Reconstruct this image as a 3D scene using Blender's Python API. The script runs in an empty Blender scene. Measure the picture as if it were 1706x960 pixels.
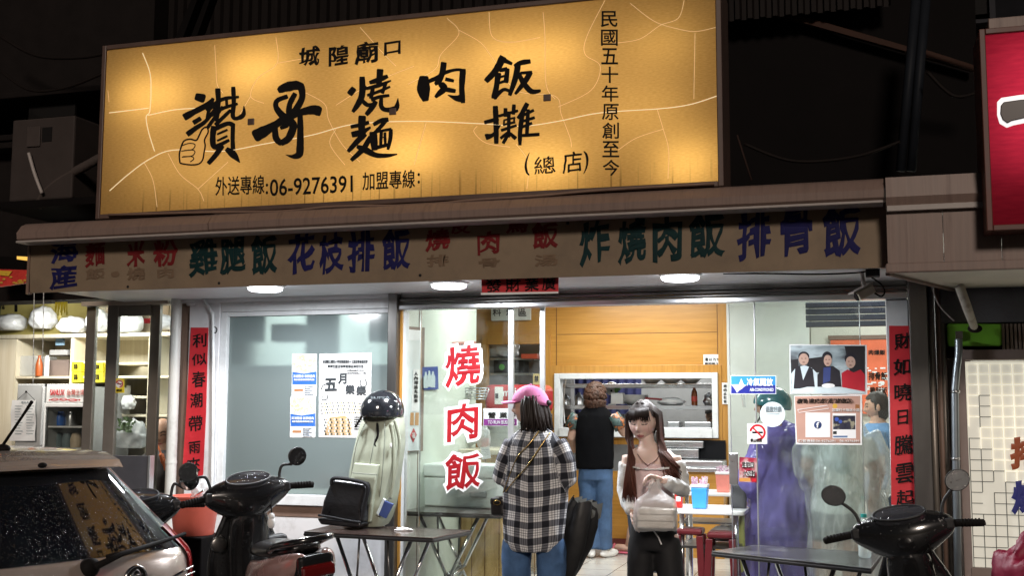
import bpy, bmesh, math, random
from mathutils import Vector, Matrix, noise
random.seed(7)
S = bpy.context.scene
COL = S.collection
R_ = math.radians
# ------------------------------------------------------------------ camera
F, CX, CY = 1900.0, 853.0, 480.0            # focal length and centre of the photograph, in its pixels
CAM = Vector((0, -7.1, 1.6))
YAW, PITCH, ROLL = R_(17.0), R_(6.0), R_(0.2)
CR = Matrix.Rotation(YAW, 3, 'Z') @ Matrix.Rotation(R_(90) + PITCH, 3, 'X') @ Matrix.Rotation(ROLL, 3, 'Z')
cd = bpy.data.cameras.new('camera')
cam = bpy.data.objects.new('camera', cd)
COL.objects.link(cam)
cam.location = CAM
cam.rotation_euler = CR.to_euler()
cd.sensor_fit = 'HORIZONTAL'; cd.sensor_width = 36.0
cd.lens = F / 1706.0 * 36.0
cd.clip_start = 0.05; cd.clip_end = 500
S.camera = cam
# ------------------------------------------------------------------ night sky, faint sky glow
W = bpy.data.worlds.new('World'); S.world = W; W.use_nodes = True
nt = W.node_tree
sky = nt.nodes.new('ShaderNodeTexSky'); sky.sky_type = 'NISHITA'; sky.sun_disc = False
sky.sun_elevation = R_(24); sky.sun_rotation = R_(166)
nt.links.new(sky.outputs[0], nt.nodes['Background'].inputs[0])
nt.nodes['Background'].inputs[1].default_value = 0.0035
sl = bpy.data.lights.new('sun', 'SUN'); sl.energy = 1.35; sl.angle = R_(9); sl.color = (1.0, 0.86, 0.74)  # soft fill from behind the camera, in place of street light at night
so = bpy.data.objects.new('sun', sl); COL.objects.link(so)
so.rotation_euler = (R_(66), 0, R_(14))
S.view_settings.view_transform = 'Standard'; S.view_settings.look = 'None'
S.view_settings.exposure = 0.0; S.view_settings.gamma = 1.0
S.view_settings.use_curve_mapping = False
cy = S.cycles
cy.use_denoising = True
cy.max_bounces = 8; cy.diffuse_bounces = 3; cy.glossy_bounces = 4; cy.transmission_bounces = 6; cy.transparent_max_bounces = 24
cy.caustics_reflective = False; cy.caustics_refractive = False
cy.sample_clamp_indirect = 3.0; cy.sample_clamp_direct = 0.0
cy.use_light_tree = True

def lamp_area(name, loc, sx, sy, watts, color=(1, 1, 1), rot=(0, 0, 0), spread=180):
    l = bpy.data.lights.new(name, 'AREA'); l.shape = 'RECTANGLE'; l.size = sx; l.size_y = sy
    l.energy = watts; l.color = color; l.spread = R_(spread)
    o = bpy.data.objects.new(name, l); COL.objects.link(o); o.location = loc; o.rotation_euler = rot
    return o
# ------------------------------------------------------------------ where a photograph pixel lies on a real plane
def ray(px, py):
    return (CR @ Vector(((px - CX) / F, -(py - CY) / F, -1.0)))
def at(px, py, Y):
    d = ray(px, py); t = (Y - CAM.y) / d.y
    return CAM + d * t
def atz(px, py, z):
    d = ray(px, py); t = (z - CAM.z) / d.z
    return CAM + d * t
def atx(px, py, X):
    d = ray(px, py); t = (X - CAM.x) / d.x
    return CAM + d * t
def aabb(x0, y0, x1, y1, Y, dep, z0=None):
    xm, ym = (x0 + x1) / 2, (y0 + y1) / 2
    a, b = at(x0, ym, Y), at(x1, ym, Y); c, d = at(xm, y1, Y), at(xm, y0, Y)
    return (a.x, Y, c.z if z0 is None else z0), (b.x, Y + dep, d.z)
# ------------------------------------------------------------------ objects
def tag(o, label=None, cat=None, group=None, kind=None):
    if label: o['label'] = label
    if cat: o['category'] = cat
    if group: o['group'] = group
    if kind: o['kind'] = kind
    return o
def thing(name, label, cat, loc=(0, 0, 0), rz=0.0, group=None):
    o = bpy.data.objects.new(name, None); COL.objects.link(o)
    o.location = loc; o.rotation_euler = (0, 0, rz); o.empty_display_size = 0.1
    return tag(o, label, cat, group)
def kids(o):
    return [c for c in bpy.data.objects if c.parent == o]
def dup(o, loc=None, rz=None, label=None, parent=None, group=None):
    c = o.copy(); COL.objects.link(c)
    if parent is not None: c.parent = parent
    if loc is not None: c.location = loc
    if rz is not None: c.rotation_euler = (0, 0, rz)
    if label: c['label'] = label
    if group: c['group'] = group
    for k in kids(o): dup(k, parent=c)
    return c
def wloc(o):
    v = Vector((0, 0, 0))
    while o is not None:
        v = v + Vector(o.location); o = o.parent
    return v

class MB:
    """collects shapes and links them as one mesh object"""
    def __init__(s): s.v = []; s.f = []; s.m = []; s.cur = 0; s.uv = {}
    def add(s, vs, fs):
        n = len(s.v); s.v += [Vector(v) for v in vs]
        s.f += [tuple(i + n for i in f) for f in fs]; s.m += [s.cur] * len(fs); return s
    def box(s, a, b):
        x0, x1 = sorted((a[0], b[0])); y0, y1 = sorted((a[1], b[1])); z0, z1 = sorted((a[2], b[2]))
        return s.add([(x0, y0, z0), (x1, y0, z0), (x1, y1, z0), (x0, y1, z0), (x0, y0, z1), (x1, y0, z1), (x1, y1, z1), (x0, y1, z1)],
                     [(3, 2, 1, 0), (4, 5, 6, 7), (0, 1, 5, 4), (1, 2, 6, 5), (2, 3, 7, 6), (3, 0, 4, 7)])
    def obox(s, c, size, rot):
        n = len(s.v); s.box([-size[0] / 2, -size[1] / 2, -size[2] / 2], [size[0] / 2, size[1] / 2, size[2] / 2])
        for i in range(n, len(s.v)): s.v[i] = rot @ s.v[i] + Vector(c)
        return s
    def quad(s, a, b, c, d): return s.add([a, b, c, d], [(0, 1, 2, 3)])
    def slab(s, pts, off):
        """closed prism: polygon pts extruded by vector off"""
        n = len(pts); off = Vector(off)
        vs = [Vector(p) for p in pts] + [Vector(p) + off for p in pts]
        return s.add(vs, [tuple(range(n)), tuple(range(2 * n - 1, n - 1, -1))] + [(i, i + n, (i + 1) % n + n, (i + 1) % n) for i in range(n)])
    def tube(s, pts, r, n=10, cap=True, flat=1.0):
        pts = [Vector(p) for p in pts]
        rs = r if isinstance(r, (list, tuple)) else [r] * len(pts)
        base = len(s.v); up = None
        for i, p in enumerate(pts):
            d = (pts[min(i + 1, len(pts) - 1)] - pts[max(i - 1, 0)])
            d = d.normalized() if d.length > 1e-9 else Vector((0, 0, 1))
            if up is None:
                up = Vector((0, 0, 1)) if abs(d.z) < 0.9 else Vector((0, 1, 0))
            a = d.cross(up); a = a.normalized() if a.length > 1e-6 else d.orthogonal().normalized()
            b = a.cross(d).normalized(); up = b
            for k in range(n):
                t = 2 * math.pi * k / n
                s.v.append(p + (a * math.cos(t) + b * math.sin(t) * flat) * rs[i])
        fs = []
        for i in range(len(pts) - 1):
            for k in range(n):
                k2 = (k + 1) % n
                fs.append((base + i * n + k, base + i * n + k2, base + (i + 1) * n + k2, base + (i + 1) * n + k))
        if cap:
            fs.append(tuple(base + k for k in range(n))[::-1]); e = base + (len(pts) - 1) * n
            fs.append(tuple(e + k for k in range(n)))
        s.f += fs; s.m += [s.cur] * len(fs); return s
    def lathe(s, prof, c=(0, 0, 0), n=24, rot=None):
        c = Vector(c); base = len(s.v); fs = []
        for (r, z) in prof:
            for k in range(n):
                t = 2 * math.pi * k / n; p = Vector((r * math.cos(t), r * math.sin(t), z))
                s.v.append((rot @ p if rot else p) + c)
        for i in range(len(prof) - 1):
            for k in range(n):
                k2 = (k + 1) % n
                fs.append((base + i * n + k, base + i * n + k2, base + (i + 1) * n + k2, base + (i + 1) * n + k))
        if prof[0][0] > 1e-6: fs.append(tuple(base + k for k in range(n))[::-1])
        if prof[-1][0] > 1e-6: fs.append(tuple(base + (len(prof) - 1) * n + k for k in range(n)))
        s.f += fs; s.m += [s.cur] * len(fs); return s
    def ell(s, c, r, rot=None, nu=20, nv=12):
        c = Vector(c); r = r if isinstance(r, (list, tuple)) else (r, r, r)
        base = len(s.v); vs = [(0, 0, -1)]
        for j in range(1, nv):
            ph = -math.pi / 2 + math.pi * j / nv
            for k in range(nu):
                t = 2 * math.pi * k / nu; vs.append((math.cos(ph) * math.cos(t), math.cos(ph) * math.sin(t), math.sin(ph)))
        vs.append((0, 0, 1))
        for p in vs:
            q = Vector((p[0] * r[0], p[1] * r[1], p[2] * r[2])); s.v.append((rot @ q if rot else q) + c)
        fs = [(base, base + 1 + (k + 1) % nu, base + 1 + k) for k in range(nu)]
        for j in range(nv - 2):
            o = base + 1 + j * nu
            for k in range(nu): fs.append((o + k, o + (k + 1) % nu, o + nu + (k + 1) % nu, o + nu + k))
        o = base + 1 + (nv - 2) * nu; top = len(s.v) - 1
        fs += [(o + k, o + (k + 1) % nu, top) for k in range(nu)]
        s.f += fs; s.m += [s.cur] * len(fs); return s
    def rings(s, rs, n=28):
        """closed loft of ellipses: (centre, rx, ry) or (centre, rx, ry, squareness)"""
        base = len(s.v); fs = []
        for it in rs:
            c, rx, ry = Vector(it[0]), it[1], it[2]; q = it[3] if len(it) > 3 else 1.0
            for k in range(n):
                t = 2 * math.pi * k / n; ca, sa = math.cos(t), math.sin(t)
                s.v.append(c + Vector((rx * math.copysign(abs(ca) ** q, ca), ry * math.copysign(abs(sa) ** q, sa), 0)))
        for i in range(len(rs) - 1):
            for k in range(n):
                k2 = (k + 1) % n
                fs.append((base + i * n + k, base + i * n + k2, base + (i + 1) * n + k2, base + (i + 1) * n + k))
        fs.append(tuple(base + k for k in range(n))[::-1]); e = base + (len(rs) - 1) * n
        fs.append(tuple(e + k for k in range(n)))
        s.f += fs; s.m += [s.cur] * len(fs); return s
    def loft(s, secs, close=True, cap=True):
        base = len(s.v); n = len(secs[0]); fs = []
        for sec in secs: s.v += [Vector(p) for p in sec]
        for i in range(len(secs) - 1):
            for k in range(n if close else n - 1):
                k2 = (k + 1) % n
                fs.append((base + i * n + k, base + i * n + k2, base + (i + 1) * n + k2, base + (i + 1) * n + k))
        if cap:
            fs.append(tuple(base + k for k in range(n))[::-1]); e = base + (len(secs) - 1) * n
            fs.append(tuple(e + k for k in range(n)))
        s.f += fs; s.m += [s.cur] * len(fs); return s
    def rough(s, amp, freq, seed=0.0):
        for i, v in enumerate(s.v):
            s.v[i] = v + noise.noise_vector(v * freq + Vector((seed, seed * 1.7, 3.1))) * amp
        return s
    def build(s, name, mats, parent=None, smooth=False, bevel=0.0, sub=0, seg=2, local=False, angle=None):
        off = Vector((0, 0, 0)) if (parent is None or local) else wloc(parent)
        me = bpy.data.meshes.new(name)
        me.from_pydata([v - off for v in s.v], [], s.f)
        for m in (mats if isinstance(mats, (list, tuple)) else [mats]): me.materials.append(m)
        me.polygons.foreach_set('material_index', s.m)
        bm = bmesh.new(); bm.from_mesh(me); bmesh.ops.recalc_face_normals(bm, faces=bm.faces[:]); bm.to_mesh(me); bm.free()
        if smooth or sub: me.polygons.foreach_set('use_smooth', [True] * len(me.polygons))
        if angle is not None: me.set_sharp_from_angle(angle=R_(angle))
        o = bpy.data.objects.new(name, me); COL.objects.link(o)
        if parent is not None: o.parent = parent
        if bevel:
            b = o.modifiers.new('bevel', 'BEVEL'); b.width = bevel; b.segments = seg; b.limit_method = 'ANGLE'; b.angle_limit = R_(40)
        if sub:
            b = o.modifiers.new('sub', 'SUBSURF'); b.levels = sub; b.render_levels = sub
        return o

def pbox(x0, y0, x1, y1, Y, dep, z0=None):
    m = MB(); a, b = aabb(x0, y0, x1, y1, Y, dep, z0); return m.box(a, b)
def pslab(pts, Y, dep):
    return MB().slab([at(x, y, Y) for x, y in pts], (0, dep, 0))
# ------------------------------------------------------------------ materials
MATS = {}
def mat(name, color, rough=0.55, metal=0.0, var=0.12, scale=6.0, bump=0.0, bscale=60.0, coat=0.0, spec=0.5, alpha=1.0, emit=None, estr=0.0, stretch=(1, 1, 1), dirt=None, dscale=2.0, trans=0.0, sheen=0.0):
    if name in MATS: return MATS[name]
    m = bpy.data.materials.new(name); m.use_nodes = True; t = m.node_tree; b = t.nodes['Principled BSDF']
    c = (*color, 1)
    b.inputs['Roughness'].default_value = rough; b.inputs['Metallic'].default_value = metal
    b.inputs['Specular IOR Level'].default_value = spec
    b.inputs['Coat Weight'].default_value = coat; b.inputs['Coat Roughness'].default_value = 0.08
    b.inputs['Alpha'].default_value = alpha; b.inputs['Transmission Weight'].default_value = trans
    if sheen: b.inputs['Sheen Weight'].default_value = sheen
    tc = t.nodes.new('ShaderNodeTexCoord'); mp = t.nodes.new('ShaderNodeMapping'); mp.inputs['Scale'].default_value = stretch
    t.links.new(tc.outputs['Object'], mp.inputs[0])
    if var:
        n = t.nodes.new('ShaderNodeTexNoise'); n.inputs['Scale'].default_value = scale; n.inputs['Detail'].default_value = 6; n.inputs['Roughness'].default_value = 0.65
        t.links.new(mp.outputs[0], n.inputs['Vector'])
        r = t.nodes.new('ShaderNodeValToRGB'); r.color_ramp.elements[0].position = 0.3; r.color_ramp.elements[1].position = 0.7
        r.color_ramp.elements[0].color = tuple(max(0, x * (1 - var)) for x in color) + (1,)
        r.color_ramp.elements[1].color = tuple(min(1, x * (1 + var)) for x in color) + (1,)
        t.links.new(n.outputs[0], r.inputs[0]); out = r.outputs[0]
        if dirt:
            n2 = t.nodes.new('ShaderNodeTexNoise'); n2.inputs['Scale'].default_value = dscale; n2.inputs['Detail'].default_value = 8; n2.inputs['Roughness'].default_value = 0.7
            t.links.new(mp.outputs[0], n2.inputs['Vector'])
            r2 = t.nodes.new('ShaderNodeValToRGB'); r2.color_ramp.elements[0].position = 0.5; r2.color_ramp.elements[1].position = 0.72
            t.links.new(n2.outputs[0], r2.inputs[0])
            mx = t.nodes.new('ShaderNodeMixRGB'); mx.inputs[2].default_value = (*dirt, 1)
            t.links.new(r2.outputs[0], mx.inputs[0]); t.links.new(out, mx.inputs[1]); out = mx.outputs[0]
        t.links.new(out, b.inputs['Base Color'])
        rr = t.nodes.new('ShaderNodeMapRange'); rr.inputs[3].default_value = max(0.02, rough - 0.08); rr.inputs[4].default_value = min(1, rough + 0.1)
        t.links.new(n.outputs[0], rr.inputs[0]); t.links.new(rr.outputs[0], b.inputs['Roughness'])
    else:
        b.inputs['Base Color'].default_value = c
    if bump:
        n = t.nodes.new('ShaderNodeTexNoise'); n.inputs['Scale'].default_value = bscale; n.inputs['Detail'].default_value = 4
        t.links.new(mp.outputs[0], n.inputs['Vector'])
        bp = t.nodes.new('ShaderNodeBump'); bp.inputs['Strength'].default_value = min(1, bump); bp.inputs['Distance'].default_value = 0.01
        t.links.new(n.outputs[0], bp.inputs['Height']); t.links.new(bp.outputs[0], b.inputs['Normal'])
    if emit:
        b.inputs['Emission Color'].default_value = (*emit, 1); b.inputs['Emission Strength'].default_value = estr
    MATS[name] = m; return m
def glass_mat(name, tint=(0.96, 0.98, 0.97), refl=0.07, rough=0.0, haze=0.0):
    m = bpy.data.materials.new(name); m.use_nodes = True; t = m.node_tree; t.nodes.remove(t.nodes['Principled BSDF'])
    o = t.nodes['Material Output']
    tr = t.nodes.new('ShaderNodeBsdfTransparent'); tr.inputs[0].default_value = (*tint, 1)
    gl = t.nodes.new('ShaderNodeBsdfGlossy'); gl.inputs['Roughness'].default_value = rough
    lw = t.nodes.new('ShaderNodeLayerWeight'); lw.inputs[0].default_value = 0.12
    ad = t.nodes.new('ShaderNodeMath'); ad.operation = 'ADD'; ad.inputs[1].default_value = refl; t.links.new(lw.outputs['Fresnel'], ad.inputs[0])
    ad.use_clamp = True
    mx = t.nodes.new('ShaderNodeMixShader'); t.links.new(ad.outputs[0], mx.inputs[0]); t.links.new(tr.outputs[0], mx.inputs[1]); t.links.new(gl.outputs[0], mx.inputs[2])
    out = mx.outputs[0]
    if haze:   # dusty smears
        df = t.nodes.new('ShaderNodeBsdfDiffuse'); df.inputs[0].default_value = (0.8, 0.85, 0.85, 1)
        tc = t.nodes.new('ShaderNodeTexCoord'); n = t.nodes.new('ShaderNodeTexNoise'); n.inputs['Scale'].default_value = 3; n.inputs['Detail'].default_value = 8; n.inputs['Distortion'].default_value = 1.2
        t.links.new(tc.outputs['Object'], n.inputs['Vector'])
        mr = t.nodes.new('ShaderNodeMapRange'); mr.inputs[1].default_value = 0.45; mr.inputs[2].default_value = 0.8; mr.inputs[4].default_value = haze
        t.links.new(n.outputs[0], mr.inputs[0])
        m2 = t.nodes.new('ShaderNodeMixShader'); t.links.new(mr.outputs[0], m2.inputs[0]); t.links.new(out, m2.inputs[1]); t.links.new(df.outputs[0], m2.inputs[2]); out = m2.outputs[0]
    t.links.new(out, o.inputs[0]); MATS[name] = m; return m
def emit_mat(name, color, strength):
    m = bpy.data.materials.new(name); m.use_nodes = True; b = m.node_tree.nodes['Principled BSDF']
    b.inputs['Base Color'].default_value = (*[min(1, c) for c in color], 1); b.inputs['Emission Color'].default_value = (*color, 1); b.inputs['Emission Strength'].default_value = strength
    MATS[name] = m; return m
def wood_mat(name, c0, c1, axis='X', scale=1.0, rough=0.4):
    m = bpy.data.materials.new(name); m.use_nodes = True; t = m.node_tree; b = t.nodes['Principled BSDF']
    tc = t.nodes.new('ShaderNodeTexCoord'); mp = t.nodes.new('ShaderNodeMapping')
    st = {'X': (1.2, 8, 26), 'Z': (26, 8, 1.2), 'Y': (20, 1.2, 20)}[axis]
    mp.inputs['Scale'].default_value = tuple(x * scale for x in st); t.links.new(tc.outputs['Object'], mp.inputs[0])
    n = t.nodes.new('ShaderNodeTexNoise'); n.inputs['Scale'].default_value = 1.5; n.inputs['Detail'].default_value = 9; n.inputs['Roughness'].default_value = 0.7; n.inputs['Distortion'].default_value = 0.4
    t.links.new(mp.outputs[0], n.inputs['Vector'])
    r = t.nodes.new('ShaderNodeValToRGB'); r.color_ramp.elements[0].position = 0.32; r.color_ramp.elements[1].position = 0.66
    r.color_ramp.elements[0].color = (*c0, 1); r.color_ramp.elements[1].color = (*c1, 1)
    t.links.new(n.outputs[0], r.inputs[0]); t.links.new(r.outputs[0], b.inputs['Base Color'])
    b.inputs['Roughness'].default_value = rough
    bp = t.nodes.new('ShaderNodeBump'); bp.inputs['Strength'].default_value = 0.15; bp.inputs['Distance'].default_value = 0.004
    t.links.new(n.outputs[0], bp.inputs['Height']); t.links.new(bp.outputs[0], b.inputs['Normal'])
    MATS[name] = m; return m
def col_mat(name, rough=0.5, sub=0.0, bump=0.0, bscale=90, spec=0.4):
    """colour from the mesh's own Col attribute (dye, lips, patches)"""
    m = bpy.data.materials.new(name); m.use_nodes = True; t = m.node_tree; b = t.nodes['Principled BSDF']
    a = t.nodes.new('ShaderNodeAttribute'); a.attribute_name = 'Col'; t.links.new(a.outputs['Color'], b.inputs['Base Color'])
    b.inputs['Roughness'].default_value = rough; b.inputs['Specular IOR Level'].default_value = spec
    if sub:
        b.inputs['Subsurface Weight'].default_value = sub; b.inputs['Subsurface Radius'].default_value = (0.012, 0.005, 0.003); b.inputs['Subsurface Scale'].default_value = 1.0
    if bump:
        tc = t.nodes.new('ShaderNodeTexCoord'); n = t.nodes.new('ShaderNodeTexNoise'); n.inputs['Scale'].default_value = bscale; t.links.new(tc.outputs['Object'], n.inputs['Vector'])
        bp = t.nodes.new('ShaderNodeBump'); bp.inputs['Strength'].default_value = bump; bp.inputs['Distance'].default_value = 0.006; t.links.new(n.outputs[0], bp.inputs['Height']); t.links.new(bp.outputs[0], b.inputs['Normal'])
    MATS[name] = m; return m
# ------------------------------------------------------------------ writing: real glyph outlines set on a plane
GLY = {}
def glyph(ch, bold):
    k = (ch, bold)
    if k in GLY: return GLY[k]
    c = bpy.data.curves.new('writing', 'FONT'); c.body = ch; c.size = 1.0; c.resolution_u = 3
    c.bevel_depth = bold; c.bevel_resolution = 0; c.extrude = 0.002
    o = bpy.data.objects.new('writing', c); COL.objects.link(o)
    dg = bpy.context.evaluated_depsgraph_get(); dg.update()
    me = bpy.data.meshes.new_from_object(o.evaluated_get(dg))
    vs = [v.co.copy() for v in me.vertices]; fs = [tuple(p.vertices) for p in me.polygons]
    bpy.data.objects.remove(o); bpy.data.curves.remove(c); bpy.data.meshes.remove(me)
    x0 = min(v.x for v in vs); x1 = max(v.x for v in vs); y0 = min(v.y for v in vs); y1 = max(v.y for v in vs)
    zm = max(abs(v.z) for v in vs) or 1
    out = ([((v.x - x0) / (x1 - x0), (v.y - y0) / (y1 - y0), (v.z / zm + 1) / 2) for v in vs], fs)
    GLY[k] = out; return out
def write(mb, items, plane, bold=0.02, skew=0.0, wob=0.0, thick=0.003, sink=0.0, seed=0):
    """items: (text, x0, y0, x1, y1) photograph boxes on the plane; plane: a depth Y or a function (px, py) -> point"""
    f = plane if callable(plane) else (lambda x, y: at(x, y, plane))
    for n, (ch, x0, y0, x1, y1) in enumerate(items):
        vs, fs = glyph(ch, bold); out = []
        w, h = x1 - x0, y1 - y0
        nrm = (f(x1, y0) - f(x0, y0)).cross(f(x0, y1) - f(x0, y0)).normalized()
        if nrm.dot(CAM - f(x0, y0)) < 0: nrm = -nrm
        for (u, v, z) in vs:
            uu, vv = u, v
            if wob:
                q = noise.noise_vector(Vector((u * 3.2 + seed + n * 7.3, v * 3.2 + n * 3.1, 0.5)))
                uu += q.x * wob; vv += q.y * wob
            x = x0 + uu * w; y = y1 - (vv + skew * (uu - 0.5)) * h
            out.append(f(x, y) + nrm * (z * thick + 0.0015 - sink))
        mb.add(out, fs)
    return mb
def ribbon(mb, pts, width, plane, lift=0.003):
    """painted or cut-out band of given widths (photograph px) along a polyline on a plane"""
    f = plane if callable(plane) else (lambda x, y: at(x, y, plane))
    ws = width if isinstance(width, (list, tuple)) else [width] * len(pts)
    P = []
    for i, (x, y) in enumerate(pts):
        a = pts[max(i - 1, 0)]; b = pts[min(i + 1, len(pts) - 1)]
        dx, dy = b[0] - a[0], b[1] - a[1]; l = math.hypot(dx, dy) or 1
        nx, ny = -dy / l * ws[i] / 2, dx / l * ws[i] / 2
        P.append((f(x + nx, y + ny), f(x - nx, y - ny)))
    nrm = (f(pts[0][0] + 50, pts[0][1]) - f(*pts[0])).cross(f(pts[0][0], pts[0][1] + 50) - f(*pts[0])).normalized()
    if nrm.dot(CAM - P[0][0]) < 0: nrm = -nrm
    vs = [p + nrm * lift for pr in P for p in pr]
    mb.add(vs, [(2 * i, 2 * i + 1, 2 * i + 3, 2 * i + 2) for i in range(len(pts) - 1)]); return mb
def smooth_line(pts, n=8):
    out = []
    for i in range(len(pts) - 1):
        p0 = pts[max(i - 1, 0)]; p1 = pts[i]; p2 = pts[i + 1]; p3 = pts[min(i + 2, len(pts) - 1)]
        for k in range(n):
            t = k / n
            out.append(tuple(0.5 * ((2 * p1[j]) + (-p0[j] + p2[j]) * t + (2 * p0[j] - 5 * p1[j] + 4 * p2[j] - p3[j]) * t * t + (-p0[j] + 3 * p1[j] - 3 * p2[j] + p3[j]) * t ** 3) for j in range(len(p1))))
    out.append(tuple(pts[-1])); return out
# ================================================================== materials used by the setting
M = MATS
mat('asphalt', (0.05, 0.05, 0.052), 0.55, bump=0.6, bscale=120, var=0.3, scale=3)
mat('pavement', (0.2, 0.19, 0.18), 0.6, bump=0.3, var=0.25, scale=4)
mat('pinkmetal', (0.222, 0.155, 0.13), 0.5, var=0.22, scale=3, dirt=(0.11, 0.072, 0.062), dscale=3, stretch=(6, 1, 0.25), bump=.1, bscale=6)
mat('pinktrim', (0.36, 0.32, 0.3), 0.5, var=0.12)
mat('banner', (0.225, 0.168, 0.115), 0.55, var=0.12, scale=2.5, dirt=(0.165, 0.125, 0.09), dscale=1.5, spec=.2)
mat('soffit', (0.74, 0.74, 0.76), 0.45, var=0.08, scale=2)
mat('cream_soffit', (0.72, 0.68, 0.58), 0.5, var=0.1, scale=2)
mat('white_paint', (0.72, 0.74, 0.75), 0.45, var=0.07, scale=5, bump=0.08, dirt=(0.5, 0.5, 0.5), dscale=3)
mat('white_wall', (0.74, 0.74, 0.76), 0.6, var=0.06, scale=3, dirt=(0.55, 0.54, 0.54), dscale=5)
mat('dark_steel', (0.16, 0.155, 0.15), 0.3, metal=0.9, var=0.25, scale=4, stretch=(1, 1, 0.2))
mat('steel', (0.55, 0.56, 0.58), 0.28, metal=1.0, var=0.12, scale=5, stretch=(0.3, 1, 3))
mat('alu', (0.66, 0.68, 0.7), 0.35, metal=0.85, var=0.06)
mat('chrome', (0.75, 0.75, 0.76), 0.14, metal=1.0, var=0.06)
mat('bronze_alu', (0.27, 0.24, 0.21), 0.4, metal=0.5, var=0.1)
mat('brown_trim', (0.2, 0.13, 0.1), 0.5, var=0.15)
mat('greenwhite', (0.66, 0.71, 0.64), 0.5, var=0.05, scale=2)
mat('grey_wall', (0.56, 0.58, 0.55), 0.5, var=0.06, scale=2)
mat('cream_wall', (0.75, 0.74, 0.66), 0.6, var=0.05)
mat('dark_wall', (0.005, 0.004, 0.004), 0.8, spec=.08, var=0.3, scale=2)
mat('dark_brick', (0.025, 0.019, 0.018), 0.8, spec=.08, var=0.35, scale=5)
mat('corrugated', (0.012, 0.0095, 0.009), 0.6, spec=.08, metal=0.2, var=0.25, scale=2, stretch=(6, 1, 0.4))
mat('concrete_grey', (0.13, 0.13, 0.145), 0.8, var=0.2, scale=5, bump=0.3)
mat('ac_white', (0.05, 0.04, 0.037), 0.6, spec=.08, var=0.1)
mat('black_metal', (0.02, 0.02, 0.022), 0.5, spec=.08, var=0.2)
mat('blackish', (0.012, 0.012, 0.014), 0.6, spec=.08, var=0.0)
mat('ink', (0.012, 0.011, 0.011), 0.7, spec=.08, var=0)
mat('cloth_red', (0.55, 0.025, 0.035), 0.45, var=0.12, scale=4, bump=0.3, bscale=14)
mat('white_plastic', (0.8, 0.8, 0.79), 0.35, var=0.04)
mat('paper', (0.82, 0.82, 0.82), 0.6, var=0.03)
mat('clear_film', (0.85, 0.87, 0.9), 0.15, alpha=0.35, var=0)
mat('sign_frame', (0.1, 0.062, 0.05), 0.45, var=0.2)
glass_mat('glass', haze=0.05)
glass_mat('clean_glass', refl=0.05)
wood_mat('wood_yellow', (0.45, 0.205, 0.035), (0.58, 0.29, 0.06), 'X', 1.0, 0.33)
wood_mat('wood_trim', (0.42, 0.19, 0.035), (0.55, 0.28, 0.06), 'Z', 1.0, 0.33)
wood_mat('plywood', (0.40, 0.25, 0.09), (0.6, 0.41, 0.18), 'Z', 0.8, 0.45)
wood_mat('pale_shelf', (0.62, 0.55, 0.40), (0.74, 0.68, 0.54), 'Z', 0.8, 0.45)

# ================================================================== ground
ZP, ZF = 0.10, 0.27
tag(MB().box((-60, -60, -0.3), (60, 60, 0.0)).build('road', M['asphalt']), kind='structure')
tag(MB().box((-14, -1.25, 0.002), (14, 0.15, ZP)).build('pavement', M['pavement'], bevel=0.01), kind='structure')
def floor_tiles():
    m = bpy.data.materials.new('floor_tiles'); m.use_nodes = True; t = m.node_tree; b = t.nodes['Principled BSDF']
    tc = t.nodes.new('ShaderNodeTexCoord'); mp = t.nodes.new('ShaderNodeMapping'); mp.inputs['Rotation'].default_value = (0, 0, 0)
    t.links.new(tc.outputs['Object'], mp.inputs[0])
    br = t.nodes.new('ShaderNodeTexBrick'); br.offset = 0; br.inputs['Scale'].default_value = 1.0
    br.inputs['Brick Width'].default_value = 0.33; br.inputs['Row Height'].default_value = 0.33; br.inputs['Mortar Size'].default_value = 0.004
    br.inputs['Color1'].default_value = (0.60, 0.575, 0.53, 1); br.inputs['Color2'].default_value = (0.64, 0.61, 0.57, 1); br.inputs['Mortar'].default_value = (0.2, 0.19, 0.18, 1)
    t.links.new(mp.outputs[0], br.inputs['Vector'])
    n = t.nodes.new('ShaderNodeTexNoise'); n.inputs['Scale'].default_value = 5; t.links.new(tc.outputs['Object'], n.inputs[0])
    mx = t.nodes.new('ShaderNodeMixRGB'); mx.blend_type = 'MULTIPLY'; mx.inputs[0].default_value = 0.3
    t.links.new(br.outputs[0], mx.inputs[1]); t.links.new(n.outputs[0], mx.inputs[2]); t.links.new(mx.outputs[0], b.inputs['Base Color'])
    b.inputs['Roughness'].default_value = 0.25
    return m
tag(MB().box((-8, 0.16, 0.0), (3, 7.0, ZF)).build('shop_floor', floor_tiles()), kind='structure')

# ================================================================== the shop building (fixed structure, doors and windows as its parts)
shop = thing('shop_building', 'ground-floor rice shop front with glass doors, frosted window and rolled-up steel shutter', 'shop', (-2.5, 0, 0))
ZS = 2.375
# --- soffit sheet of the arcade belongs to the canopy below; here walls
wl = at(313, 600, 0).x; wr = at(364, 600, 0).x
MB().box((wl, 0, ZP), (wr, 0.2, ZS)).build('pillar', M['white_wall'], shop, bevel=0.006)
a, b = aabb(364, 488, 648, 506, 0, 0.1)
MB().box((wr + 0.002, 0.01, b[2] - 0.12), (at(648, 496, 0).x, 0.14, ZS)).build('lintel', M['white_paint'], shop, bevel=0.004)
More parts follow.
